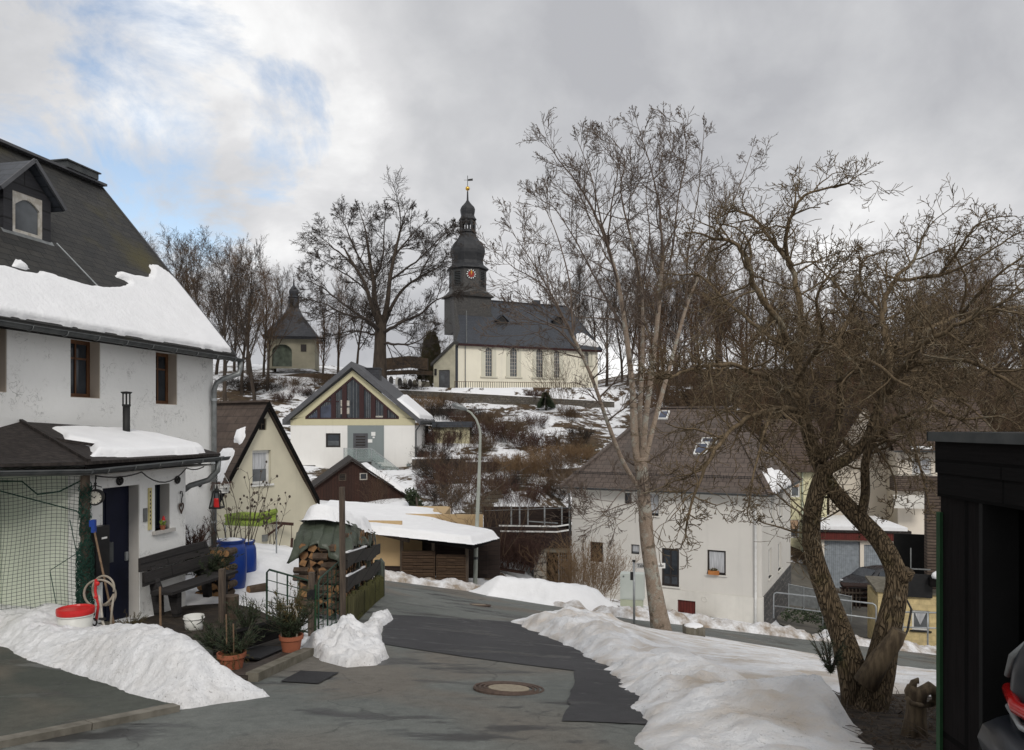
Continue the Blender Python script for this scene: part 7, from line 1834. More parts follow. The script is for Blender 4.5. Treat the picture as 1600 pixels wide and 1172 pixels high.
def dormer(px, py, name='dormer'):
    v = plane_hit(px, py, K.w(*P0), (K.w(*P1)-K.w(*P0)).cross(K.w(*P3)-K.w(*P0)).normalized())-K.o
    x, y, z = v.dot(K.ux), v.dot(K.uy), v.z; m = K.mb()
    m.prism([(x-.75, y-.2, z-.7), (x+.75, y-.2, z-.7), (x+.75, y-.2, z+.3), (x, y-.2, z+.95), (x-.75, y-.2, z+.3)], (0, 1.7, 0))
    d_ = part(name, m, M['steel_dark'], kt)
    m = K.mb()
    for s in (-1, 1): m.prism([(x, y-.4, z+.98), (x+s*.95, y-.4, z+.2), (x+s*.95, y-.4, z+.28), (x, y-.4, z+1.1)], (0, 2.0, 0))
    part('dormer_roof', m, M['church_slate'], d_)
    m = K.mb()
    for i in range(3): m.bx(x-.45, x+.45, y-.24, y-.205, z-.5+i*.28, z-.38+i*.28)
    part('louvre', m, M['zinc_dark'], d_)
dormer(783.5, 505); dormer(871, 505)
cu = (K.w(*P3)-K.w(*P0)); cu = V((0, 0, 0)); hu = (K.w(*P4)-K.w(*P1)).normalized(); hn = hu.cross(K.w(*P2)-K.w(*P1)).normalized(); hn = hn if hn.z > 0 else -hn; hv = hn.cross(hu); hv = hv if hv.z > 0 else -hv
fu = (K.w(0, D/2, zr)-K.w(0, -ov, ze-.2)).normalized(); fn = K.ux.cross(fu).normalized(); fn = fn if fn.z > 0 else -fn
fo = K.w(0, -ov, ze-.18)
def fq(px, py): q = plane_hit(px, py, fo, fn)-fo; return (q.dot(K.ux), q.dot(fu))
roof_snow('roof_snow', fo, K.ux, fu, fn, [fq(*p) for p in ((900, 538), (901, 522), (908, 520), (918, 525), (927, 533), (936, 540), (936, 542))], .35, .15, 'white snow patch at the lower right corner of the church roof', jag=.15, seed=5)
# west annex with grey door
m = K.mb(); ax0 = -5.0
Kn = Fr(*(K.w(-4.6, 2.4, 0)[:2]), math.radians(-18))
q = Kn
r = lambda a, b, c, d: q.rect(a, b, c, d)
wl = q.hit(677.5, 600)[0]; wr_ = q.hit(710, 600)[0]; zl = q.hit(679, 569)[1]; zr2 = q.hit(709, 537)[1]
dr = q.rect(685.5, 578, 703, 603)
m = q.mb().holes(wl, wr_, 3.6, zl, 0, .3, [(dr[0], 3.5, dr[2], min(dr[3], zl-.05))]).prism([(wl, 0, zl+.001), (wr_, 0, zl+.001), (wr_, 0, zr2)], (0, .3, 0))
an = part('annex', m, M['annex_wall'], kt)
d_ = part('annex_door', q.mb().bx(dr[0]+.01, dr[2]-.01, .08, .14, 3.6, dr[3]-.06), M['anthracite'], kt)
part('door_pane', q.mb().bx(dr[0]+.25, dr[0]+.75, .06, .078, dr[1]+.6, dr[3]-.5), M['glass_grey'], d_)
part('annex_roof', q.mb().prism([(wl-.25, -.35, zl-.25), (wr_+.1, -.35, zr2+.0), (wr_+.1, -.35, zr2+.35), (wl-.25, -.35, zl+.10)], (0, 3, 0)), M['tower_slate'], kt)
part('annex_side', q.mb().bx(wl, wl+.3, .301, 5, 3.6, zl-.05), M['tower_slate'], kt)
x, z = q.hit(681, 581); part('wall_lantern', q.mb().bx(x-.12, x+.12, -.2, -.002, z-.45, z+.35), M['steel_dark'], kt)
# ---- tower
tc = K.hit(737, 440, 4.6); TC = K.w(K.hit(738, 480, 3.0)[0], 4.7, 0); ya = 3.0
xa, xb = K.hit(711, 480, ya)[0], K.hit(767.5, 480, ya)[0]
pz = lambda py, Y=99.0: (665-py)/FOC*Y
part('tower_base', K.mb().bx(xa, xb, ya, ya+3.9, 12.0, pz(462.5)).bx(xa-.12, xb+.12, ya-.10, ya-.002, pz(494), pz(489)), M['tower_slate'], kt)
part('tower_flank', K.mb().prism([(-.35, -.3, ze), (xa-.01, .5, ze+.2), (xa-.01, ya, pz(468)), (xa-.2, ya, pz(468))], (0, .8, 0)), M['tower_slate'], kt)
tcx, tcy = (xa+xb)/2, ya+1.95; tw = K.w(tcx, tcy, 0); ph = K.a+math.pi/8-math.radians(11)
def oct_(prof, m_, name, parent, smooth=False): return part(name, MB().lathe(prof, (tw.x, tw.y, 0), 8, ph), m_, parent, smooth)
k8 = 1/math.cos(math.pi/8)
sk = MB(); b4 = [(xa-.35, ya-.35), (xb+.35, ya-.35), (xb+.35, ya+4.25), (xa-.35, ya+4.25)]
lowz = pz(462.5); o8 = [tw+V((2.42*k8*math.cos(2*math.pi*j/8+ph), 2.42*k8*math.sin(2*math.pi*j/8+ph), pz(452))) for j in range(8)]
lw = [K.w(x, y, lowz) for x, y in b4]; vs_ = [p for p in lw]+o8
fs_ = []
def near(i): return min(range(4), key=lambda j: (lw[j]-V((o8[i].x, o8[i].y, lowz))).length)
for i in range(8):
    a, b = near(i), near((i+1) % 8)
    fs_.append((a, 4+(i+1) % 8, 4+i) if a == b else (a, b, 4+(i+1) % 8, 4+i))
fs_.append((3, 2, 1, 0)); sk.add(vs_, fs_); part('tower_skirt', sk, M['tower_slate'], kt)
dz = oct_([(2.30*k8, pz(455)), (2.30*k8, pz(418))], M['tower_slate'], 'belfry', kt)
m_on = [(2.36*k8, pz(419.5)), (2.62*k8, pz(418)), (2.55*k8, pz(416)), (2.2*k8, pz(410)), (2.12*k8, pz(405)), (2.22*k8, pz(399)), (2.36*k8, pz(393)), (2.40*k8, pz(388)), (2.32*k8, pz(382)), (2.02*k8, pz(376)), (1.62*k8, pz(371)), (1.28*k8, pz(365)), (1.05*k8, pz(359)), (.95*k8, pz(355))]
m_on = [(r*(1 if i < 3 else .9), z) for i, (r, z) in enumerate(m_on)]
oct_(m_on, M['dome_slate'], 'onion_dome', kt)
oct_([(1.12*k8, pz(358.8)), (1.12*k8, pz(357.5))], M['dome_slate'], 'lantern_floor', kt)
ln_ = part('lantern', MB(), M['tower_slate'], kt) if False else None
m = MB()
for j in range(8):
    a = 2*math.pi*j/8+ph; m.bar((tw.x+.88*k8*math.cos(a), tw.y+.88*k8*math.sin(a), pz(357.4)), (tw.x+.88*k8*math.cos(a), tw.y+.88*k8*math.sin(a), pz(339)), .26, .26)
m.lathe([(.80*k8, pz(357.4)), (.80*k8, pz(353.5))], (tw.x, tw.y, 0), 8, ph).lathe([(.90*k8, pz(342.5)), (.90*k8, pz(339))], (tw.x, tw.y, 0), 8, ph)
part('lantern', m, M['dome_slate'], kt)
oct_([(1.02*k8, pz(339.2)), (1.12*k8, pz(337.5)), (.88*k8, pz(333)), (.82*k8, pz(330)), (.90*k8, pz(325)), (.92*k8, pz(321)), (.80*k8, pz(317)), (.5*k8, pz(313)), (.28*k8, pz(309.5)), (.13, pz(306)), (.09, pz(292))], M['dome_slate'], 'small_onion', kt)
fi = part('finial_ball', MB().ball((tw.x, tw.y, pz(287.5)), .29, 14), M['gold'], kt, smooth=True)
m = MB().bar((tw.x, tw.y, pz(292)), (tw.x, tw.y, pz(267)), .07).bar((tw.x-.5, tw.y, pz(274)), (tw.x+.2, tw.y, pz(274)), .04, .03); m.prism([(tw.x+.05, tw.y-.02, pz(275.5)), (tw.x+.68, tw.y-.02, pz(275)), (tw.x+.68, tw.y-.02, pz(271.5)), (tw.x+.05, tw.y-.02, pz(272.5))], (0, .04, 0))
part('weather_vane', m, M['steel_dark'], fi)
# clock face and louvre on the belfry faces that look down at the street
faces = []
for j in range(8):
    a = 2*math.pi*(j+.5)/8+ph; faces.append((V((math.cos(a), math.sin(a), 0)), j))
faces.sort(key=lambda f: f[0].dot(V((tw.x, tw.y, 0)).normalized()))
two = sorted(faces[:2], key=lambda f: f[0].x); nl, nr = two[0][0], two[1][0]
cz = pz(429); cc = V((tw.x, tw.y, cz))+nr*2.31
ck = part('clock_face', MB().disc(cc, nr, .66, .06, 32), M['clock_dial'], kt)
part('clock_centre', MB().disc(cc+nr*.061, nr, .40, .02, 24), M['clock_red'], ck)
u = V((0, 0, 1)).cross(nr).normalized(); m = MB()
for k in range(12):
    a = k*math.pi/6; d = u*math.sin(a)+V((0, 0, 1))*math.cos(a); m.bar(cc+nr*.07+d*.44, cc+nr*.07+d*.62, .11, .03, nr)
part('clock_numeral', m, M['sign_white'], ck)
for a, l_ in ((math.radians(2), .52), (math.radians(22), .34)):
    d = u*math.sin(a)+V((0, 0, 1))*math.cos(a); part('clock_hand', MB().bar(cc+nr*.10-d*.08, cc+nr*.10+d*l_, .08, .02, nr), M['gold'], ck)
for nn_ in (nl,)+tuple(f[0] for f in faces[2:4]):
    u = V((0, 0, 1)).cross(nn_).normalized(); c = V((tw.x, tw.y, 0))+nn_*2.305; m = MB(); z0, z1 = pz(446), pz(421)
    for s in (-1, 1): m.bar(c+u*s*.52+V((0, 0, z0)), c+u*s*.52+V((0, 0, z1-.2)), .10, .10, nn_)
    m.bar(c-u*.5+V((0, 0, z1-.2)), c+V((0, 0, z1)), .1, .1, nn_).bar(c+u*.5+V((0, 0, z1-.2)), c+V((0, 0, z1)), .1, .1, nn_)
    lo_w = part('belfry_window', m, M['zinc_dark'], kt); m = MB()
    m.prism([c-u*.5+V((0, 0, z0)), c+u*.5+V((0, 0, z0)), c+u*.5+V((0, 0, z1-.25)), c-u*.5+V((0, 0, z1-.25))], nn_*.01)
    part('opening', m, M['interior'], lo_w); m = MB()
    for i in range(8): z = z0+.1+(z1-z0-.35)*i/8; m.bar(c-u*.46+V((0, 0, z))+nn_*.03, c+u*.46+V((0, 0, z))+nn_*.03, .05, .07)
    part('louvre', m, M['zinc_dark'], lo_w)
x = K.hit(727.5, 560, -.2)[0]; part('downpipe', MB().tube([K.w(x, -.5, pz(493)), K.w(x, -.5, 10.2), K.w(x, -.12, 9.9), K.w(x, -.12, 4)], .06, 6), M['zinc'], kt)

# ---------------------------------------------------------------- chapel
cp = P(459, 568, 100); cp.z = (665-568)/FOC*100
ht_ = thing('chapel', cp, 'small weathered chapel with bell shaped slate roof and onion turret among the trees', 'chapel')
cz = lambda py: (665-py)/FOC*100.0
Q = Fr(cp.x, cp.y, math.radians(8))
hw = 2.95
ar = (-2.35, cz(575), .10, cz(541))
m = Q.mb().holes(-hw, hw, cz(578), cz(531), -2.4, -2.1, [ar]).bx(-hw, -hw+.3, -2.099, 2.6, cz(578), cz(531)).bx(hw-.3, hw, -2.099, 2.6, cz(578), cz(531)); part('wall', m, M['chapel_wall'], ht_)
rr = (ar[2]-ar[0])/2; c = (ar[0]+ar[2])/2; m = Q.mb()
for s in (-1, 1): m.prism([(c+s*rr, -2.4, ar[3]-rr*.8)]+[(c+s*rr*math.cos(math.pi/2*i/6), -2.4, ar[3]-rr*.8+rr*.8*math.sin(math.pi/2*i/6)) for i in range(1, 7)]+[(c+s*rr, -2.4, ar[3])], (0, .3, 0))
part('arch', m, M['chapel_wall'], ht_)
part('arch_opening', Q.mb().bx(ar[0], ar[2], -1.9, -1.8, cz(578), ar[3]), M['glass_green'], ht_)
part('side_window', Q.mb().bx(1.2, 1.9, -2.46, -2.403, cz(552), cz(541)), M['win_dark'], ht_)
part('cornice', Q.mb().bx(-hw-.45, hw+.45, -2.9, 3.0, cz(533), cz(530)), M['anthracite'], ht_)
part('eave_snow', Q.mb().bx(-hw-.2, hw-.6, -2.93, -2.5, cz(529.9), cz(527.5)), M['snow'], ht_)
s2 = math.sqrt(2)
prof = [(3.45, 530), (3.1, 525), (2.45, 514), (1.75, 503), (1.2, 494), (.95, 489), (.72, 482)]
rfc = part('roof', MB().lathe([(r*s2, cz(p)) for r, p in prof], (cp.x, cp.y, 0), 4, math.radians(53)), M['chapel_slate'], ht_)
m = MB()
m.prism([Q.w(-2.4, -2.95, cz(530)), Q.w(1.3, -2.95, cz(530)), Q.w(1.0, -2.95, cz(524)), Q.w(-.5, -2.95, cz(519)), Q.w(-2.0, -2.95, cz(524))], Q.uy*1.6); part('porch_gable', m, M['church_slate'], rfc)
part('turret', MB().lathe([(.72, cz(490)), (.68, cz(466)), (.80, cz(465.5)), (.80, cz(464.5)), (.55, cz(463)), (.62, cz(459)), (.66, cz(456)), (.55, cz(452.5)), (.30, cz(449)), (.14, cz(446)), (.05, cz(436))], (cp.x, cp.y, 0), 8), M['chapel_slate'], ht_)
part('turret_window', MB().box((cp.x-.05, cp.y-.66, cz(475)), (.4, .12, .9)), M['interior'], ht_)
part('cross', MB().bar((cp.x, cp.y, cz(437)), (cp.x, cp.y, cz(428)), .05).bar((cp.x-.18, cp.y, cz(432)), (cp.x+.18, cp.y, cz(432)), .05), M['steel_dark'], ht_)

# ---------------------------------------------------------------- walls, hedges, fences on the hill
def wallrun(name, pts, top, h, th, m_, label, cat, snow=.14, sn_lab=None, Y=None):
    """pts = [(px, py_top, Y)]"""
    t = thing(name, P(*pts[0]), label, cat); q = MB(); s = MB()
    for (a, b) in zip(pts[:-1], pts[1:]):
        A, B = P(*a), P(*b); up = V((0, 0, 1)); d = (B-A); d.z = 0; n = d.normalized().cross(up)*th
        n = n if n.y > 0 else -n
        q.prism([A, B, V((B.x, B.y, B.z-h)), V((A.x, A.y, A.z-h))], n)
        if snow: s.prism([A+V((0, -.05, .003)), B+V((0, -.05, .003)), B+V((0, .05, snow)), A+V((0, .05, snow))], n)
    part('wall' if cat == 'wall' else 'body', q, m_, t)
    if snow: part('snow_cap', s, M['snow'], t)
    return t
wallrun('retaining_wall', [(604, 609, 87), (690, 612.5, 86.6), (780, 617.5, 86.2), (888, 624, 85.8), (960, 628, 85.5)], 0, 2.1, .5, M['stone'], 'long snow capped rubble retaining wall below the church', 'wall', .12)
wallrun('hedge', [(425, 588, 95), (470, 583, 94), (520, 584, 93), (562, 590, 92)], 0, 1.3, 1.2, M['hedge'], 'low brown clipped hedge below the chapel', 'hedge', 0)
wallrun('hedge', [(600, 560, 108), (640, 556, 108), (668, 560, 108)], 0, 1.6, 1.2, M['hedge'], 'brown hedge behind the graveyard left of the church', 'hedge', 0)
wallrun('dark_hedge', [(596, 580, 98), (640, 578, 98), (676, 580, 98)], 0, .5, 1.0, M['hedge'], 'low dark hedge line left of the church annex', 'hedge', 0)
q = MB()
for i in range(60):
    tt = i/59; p = K.w(-1+tt*(L*.86), -1.6, 0); p.z = g(p.x, p.y); q.bar(p, p+V((0, 0, .85)), .06)
a = K.w(-1, -1.6, 0); b = K.w(-1+L*.86, -1.6, 0); a.z = g(a.x, a.y)+.8; b.z = g(b.x, b.y)+.8; q.bar(a, b, .06, .06)
solo('churchyard_fence', q, M['twig_brown'], 'low brown picket fence along the foot of the church wall', 'fence')
rn = random.Random(3)
for i in range(9):
    px = 612+i*7.2+rn.uniform(-2, 2); Y = rn.uniform(99, 106); p = P(px, 0, Y); p.z = g(p.x, p.y)
    t = thing('gravestone', p, f'{ORD[i]} from left of the gravestones between huge tree and church', 'gravestone', 'gravestones left of the church')
    part('stone', MB().prism([p+V((-.28, 0, -.1)), p+V((.28, 0, -.1)), p+V((.28, 0, .7)), p+V((.1, 0, .95)), p+V((-.1, 0, .95)), p+V((-.28, 0, .7))], (0, .18, 0)), rn.choice([M['concrete'], M['tower_slate'], M['plinth']]), t)
    part('snow_cap', MB().box(p+V((0, .09, .98)), (.35, .22, .10)), M['snow'], t)
def thuja(loc, h, r, label, m='needle_brown', n=1500, sz=.14, cat='conifer'):
    t = thing('conifer', loc, label, cat); q = MB(); loc = V(loc)
    for i in range(n):
        s = R.random()**.8; rr = r*(1-s)**.55*(.75+.35*R.random()) if m != 'needle' else r*(1-s)*(.5+.6*R.random()); a = R.random()*6.28
        p = loc+V((rr*math.cos(a), rr*math.sin(a), .2+s*h)); d = V((math.cos(a)*.6, math.sin(a)*.6, .9+R.random()*.4 if m != 'needle' else -.1)).normalized(); b = d.orthogonal().normalized(); w_ = sz*(.7+.7*R.random())
        q.add([p-b*w_*.5, p+b*w_*.5, p+d*w_*2.2], [(0, 1, 2)])
    part('foliage', q, M[m], t); part('trunk', MB().tube([loc-V((0, 0, .2)), loc+V((0, 0, h*.8))], [.14, .03], 6), M['tree_trunk'], t)
p = P(674, 0, 112); p.z = g(p.x, p.y); thuja(p, 7.6, 1.9, 'brown egg shaped conifer directly left of the church annex', n=4200, sz=.28)
p = gp(853, 640); thuja(p, 1.7, .9, 'small dark fir below the church windows', 'needle', 2200, .13)
p = gp(636, 668); thuja(p, 1.4, .7, 'little dark conifer at the right eave of the glazed house', 'needle', 500, .16)
# garden stairs and rail on the slope
t = thing('garden_path_stairs', gp(770, 800), 'pale stone garden steps with handrails climbing the slope behind the lamp', 'stairs')
a, b = gp(722, 812), gp(842, 730); q = MB()
for i in range(16):
    c = a.lerp(b, i/16); c.z = g(c.x, c.y); q.box(c+V((0, 0, .06)), (1.5, .45, .16), .5)
part('step', q, M['concrete'], t, kind='stuff')
for off in (-.9, .8):
    q = MB(); pr = None
    for i in range(6):
        c = a.lerp(b, i/5)+V((off*.7, -off*.6, 0)); c.z = g(c.x, c.y); q.bar(c, c+V((0, 0, .9)), .07)
        if pr is not None: q.bar(pr+V((0, 0, .88)), c+V((0, 0, .88)), .06)
        pr = c
    part('handrail', q, M['grey_post'], t)
for i, (px, py, w_) in enumerate(((700, 648, 5), (690, 730, 4.5), (770, 735, 4))):
    c = gp(px, py); wl_ = MB().box(c+V((0, 0, .2)), (w_, .35, .9), .1+.1*i)
    tt = thing('terrace_wall', c, f'{ORD[i]} low dry stone terrace wall on the garden slope', 'wall'); part('stone', wl_, M['stone'], tt); part('snow_cap', MB().box(c+V((0, 0, .70)), (w_+.1, .45, .12), .1+.1*i), M['snow'], tt)
# ---------------------------------------------------------------- houses across the road at right
Yf = Fr(20.5, 52.0, math.radians(-8))
yt = thing('yellow_house', Yf.w(-.5, 2, -9.5), 'narrow pale yellow clad house with peach roller shutters behind the grey house', 'house')
yl, yr = Yf.hit(1215, 800)[0], Yf.hit(1292, 800)[0]; ztop = Yf.hit(1260, 737)[1]
yw = [Yf.rect(1235, 745, 1250, 777), Yf.rect(1234, 812, 1249, 841), (Yf.hit(1230, 900)[0], -11.2, Yf.hit(1249, 900)[0], Yf.hit(1240, 870)[1])]
part('wall', Yf.mb().holes(yl, yr, -11.2, ztop, 0, .3, yw).bx(yr-.3, yr, .301, 7, -11.2, ztop), M['yellow_panel'], yt)
for r in yw[:2]:
    window(yt, Yf, r, .06, M['win_white'], M['glass_grey'], fw=.10)
    part('roller_shutter', Yf.mb().bx(r[0]+.06, r[2]-.06, .03, .055, (r[1]+r[3])/2, r[3]-.05), M['shutter'], yt)
part('door', Yf.mb().bx(yw[2][0], yw[2][2], .1, .15, -11.2, yw[2][3]), M['plinth'], yt)
part('downpipe', MB().tube([Yf.w(Yf.hit(1251, 800)[0]+.1, -.08, ztop), Yf.w(Yf.hit(1251, 800)[0]+.1, -.08, -11)], .06, 8), M['cabinet_base'], yt)
part('roof', Yf.mb().prism([(yl-.3, -.5, ztop-.02), (yr+.3, -.5, ztop-.02), (yr+.3, 4, ztop+3.4), (yl-.3, 4, ztop+3.4)], (0, .05, .18)).prism([(yl-.3, 4, ztop+3.4), (yr+.3, 4, ztop+3.4), (yr+.3, 8, ztop), (yl-.3, 8, ztop)], (0, .05, .18)), M['brown_tile'], yt)
# peach gable house
Hf = Fr(24.0, 56.0, math.radians(-12))
pt2 = thing('gable_house', Hf.w(0, 2, -9), 'tall pale peach gable house with brown ridged roof behind the old fruit tree', 'house')
xl, xr = Hf.hit(1296, 720)[0], Hf.hit(1404, 720)[0]; xa, za = Hf.hit(1352, 632); zl = Hf.hit(1300, 712)[1]; zr_ = Hf.hit(1404, 725)[1]
gw = [Hf.rect(1316, 768, 1327, 786)]
part('wall', Hf.mb().holes(xl, xr, -11.5, zr_, 0, .3, gw).prism([(xl, 0, zr_+.001), (xr, 0, zr_+.001), (xa, 0, za)], (0, .3, 0)).bx(xr-.3, xr, .301, 8, -11.5, zr_-.5), M['pink_wall'], pt2)
window(pt2, Hf, gw[0], .05, M['win_old'], M['glass'], fw=.08)
sx_ = Hf.hit(1480, 700)[0]
part('roof', Hf.mb().prism([(xa, -.3, za), (xl-.4, -.3, zr_-.3), (xl-.4, -.3, zr_-.12), (xa, -.3, za+.2)], (0, 8, 0)).prism([(xa, -.3, za+.2), (xr+.3, -.3, zr_-.1), (xr+.3, -.3, zr_-.3), (xa, -.3, za)], (0, 8, 0)), M['brown_tile'], pt2)
# side house with long ridged roof facing the street
Sf = Fr(27.0, 52.0, math.radians(-14))
st2 = thing('brown_roof_house', Sf.w(3, 3, -9), 'house with long brown ridged roof and snowy eave beside the peach gable', 'house')
a0, a1 = Sf.hit(1403, 720)[0], Sf.hit(1560, 720)[0]; zev = Sf.hit(1430, 704)[1]
sw2 = [Sf.rect(1425, 716, 1455, 741)]
part('wall', Sf.mb().holes(a0, a1, -11.5, zev-.1, 0, .3, sw2).bx(a0, a0+.3, .301, 6, -11.5, zev-.1), M['pink_wall'], st2)
window(st2, Sf, sw2[0], .08, M['win_white'], M['curtain'], nv=2, fw=.1, sill=M['plinth'])
part('roof', Sf.mb().prism([(a0-.4, -.7, zev-.1), (a1, -.7, zev-.1), (a1, 5, zev+3.6), (a0-.4, 5, zev+3.6)], (0, .06, .2)), M['brown_tile'], st2)
part('eave_snow', Sf.mb().bx(Sf.hit(1420, 704)[0], Sf.hit(1452, 704)[0], -.72, -.3, zev+.12, zev+.30), M['snow'], st2)
part('gutter', gutter([Sf.w(a0-.4, -.8, zev), Sf.w(a1, -.8, zev)], .1), M['zinc_dark'], st2)
lowz = Sf.hit(1440, 745, -1.2)[1]
part('balcony', Sf.mb().bx(a0-.6, a1, -1.6, -.35, Sf.hit(1440, 768, -1.6)[1], lowz), M['shingle'], st2)
part('porch_panel', Sf.mb().bx(a0-.6, Sf.hit(1445, 790)[0], -1.5, -1.4, Sf.hit(1440, 795, -1.5)[1], Sf.hit(1440, 774, -1.5)[1]), M['plinth'], st2)
# garages
Zf = Fr(20.0, 47.5, math.radians(-9))
zt2 = thing('garage_block', Zf.w(1, 2, -10), 'low garage block with blue grey ribbed doors and red brown fascia under snow', 'garage')
r = lambda *q: Zf.rect(*q)
d1, d2 = r(1288, 845, 1344, 908), r(1350, 851, 1398, 908)
z0 = -11; zt_ = Zf.hit(1330, 843)[1]; x0 = Zf.hit(1283, 870)[0]; x1 = Zf.hit(1412, 870)[0]
part('wall', Zf.mb().holes(x0, x1, z0, zt_, 0, .3, [(d1[0], z0, d1[2], d1[3]-.02), (d2[0], z0, d2[2], d2[3]-.02)]), M['pink_wall'], zt2)
for d in (d1, d2): part('garage_door', Zf.mb().bx(d[0], d[2], .10, .16, z0, d[3]-.02), M['garage_door'], zt2)
part('fascia', Zf.mb().bx(x0-.2, x1+.2, -.35, .35, zt_+.001, Zf.hit(1330, 831)[1]), M['red_boards'], zt2)
zf = Zf.hit(1330, 831)[1]; part('roof', Zf.mb().bx(x0-.3, x1+.3, -.45, 6, zf+.001, zf+.15), M['black_felt'], zt2)
part('roof_snow', Zf.mb().bx(x0-.2, x1+.1, -.40, 5.9, zf+.151, zf+.36), M['snow'], zt2)
# low yellow garage with black terrace screen, beside the road
Ef = Fr(17.5, 32.0, math.radians(-17))
et = thing('yellow_annex', Ef.w(0, 1, -10), 'low yellow block annex with small lace curtained window below a black terrace screen', 'building')
e0, e1 = Ef.hit(1372, 950)[0], Ef.hit(1500, 950)[0]; ez1 = Ef.hit(1430, 928)[1]
ew = [Ef.rect(1425, 954, 1452, 985)]
part('wall', Ef.mb().holes(e0, e1, -11, ez1, 0, .3, ew).bx(e0, e0+.3, .301, 3, -11, ez1-.3), M['yellow_wall'], et)
window(et, Ef, ew[0], .06, M['win_white'], M['glass_grey'], fw=.08, sill=M['steel_dark'])
part('lace', Ef.mb().prism([(ew[0][0]+.1, .07, ew[0][3]-.1), (ew[0][2]-.1, .07, ew[0][3]-.1), ((ew[0][0]+ew[0][2])/2, .07, ew[0][1]+.2)], (0, .01, 0)), M['curtain'], et)
tb_ = Ef.rect(1418, 897, 1456, 931); part('terrace_screen', Ef.mb().bx(Ef.hit(1400, 900)[0], tb_[2], -.12, -.003, tb_[1]-.05, tb_[3]), M['black_plastic'], et)
part('terrace_slab', Ef.mb().bx(e0-.1, e1, -.1, 3, ez1+.001, ez1+.12), M['concrete'], et)
bl_ = Ef.rect(1412, 835, 1446, 897, 2.5); part('terrace_back', Ef.mb().bx(bl_[0]-.4, bl_[2]+.2, 2.5, 2.6, ez1+.121, bl_[3]), M['interior'], et)
m = Ef.mb(); x = Ef.hit(1424, 870)[0]; m.bx(x-.02, x+.02, .1, .14, ez1+.121, ez1+1.9).bx(x, Ef.hit(1455, 870)[0], .1, .14, ez1+1.0, ez1+1.05); part('terrace_rail', m, M['zinc'], et)
ps = Ef.rect(1449, 745, 1475, 900, .6)
part('shingle_pier', Ef.mb().bx(ps[0], ps[2]+2, .6, 1.2, ez1+.121, ps[3]), M['shingle'], et)
sn0 = Ef.hit(1460, 897); t = thing('planter', Ef.w(sn0[0], -.3, sn0[1]-.3), 'dark planter heaped with snow beside the black terrace screen', 'planter')
part('box', Ef.mb().bx(sn0[0]-.25, sn0[0]+.6, -.5, -.13, sn0[1]-.45, sn0[1]-.12), M['black_wood'], t)
part('snow', MB().ball(Ef.w(sn0[0]+.15, -.3, sn0[1]-.02), .28, 10, (1.3, .8, .8)), M['snow'], t, smooth=True)
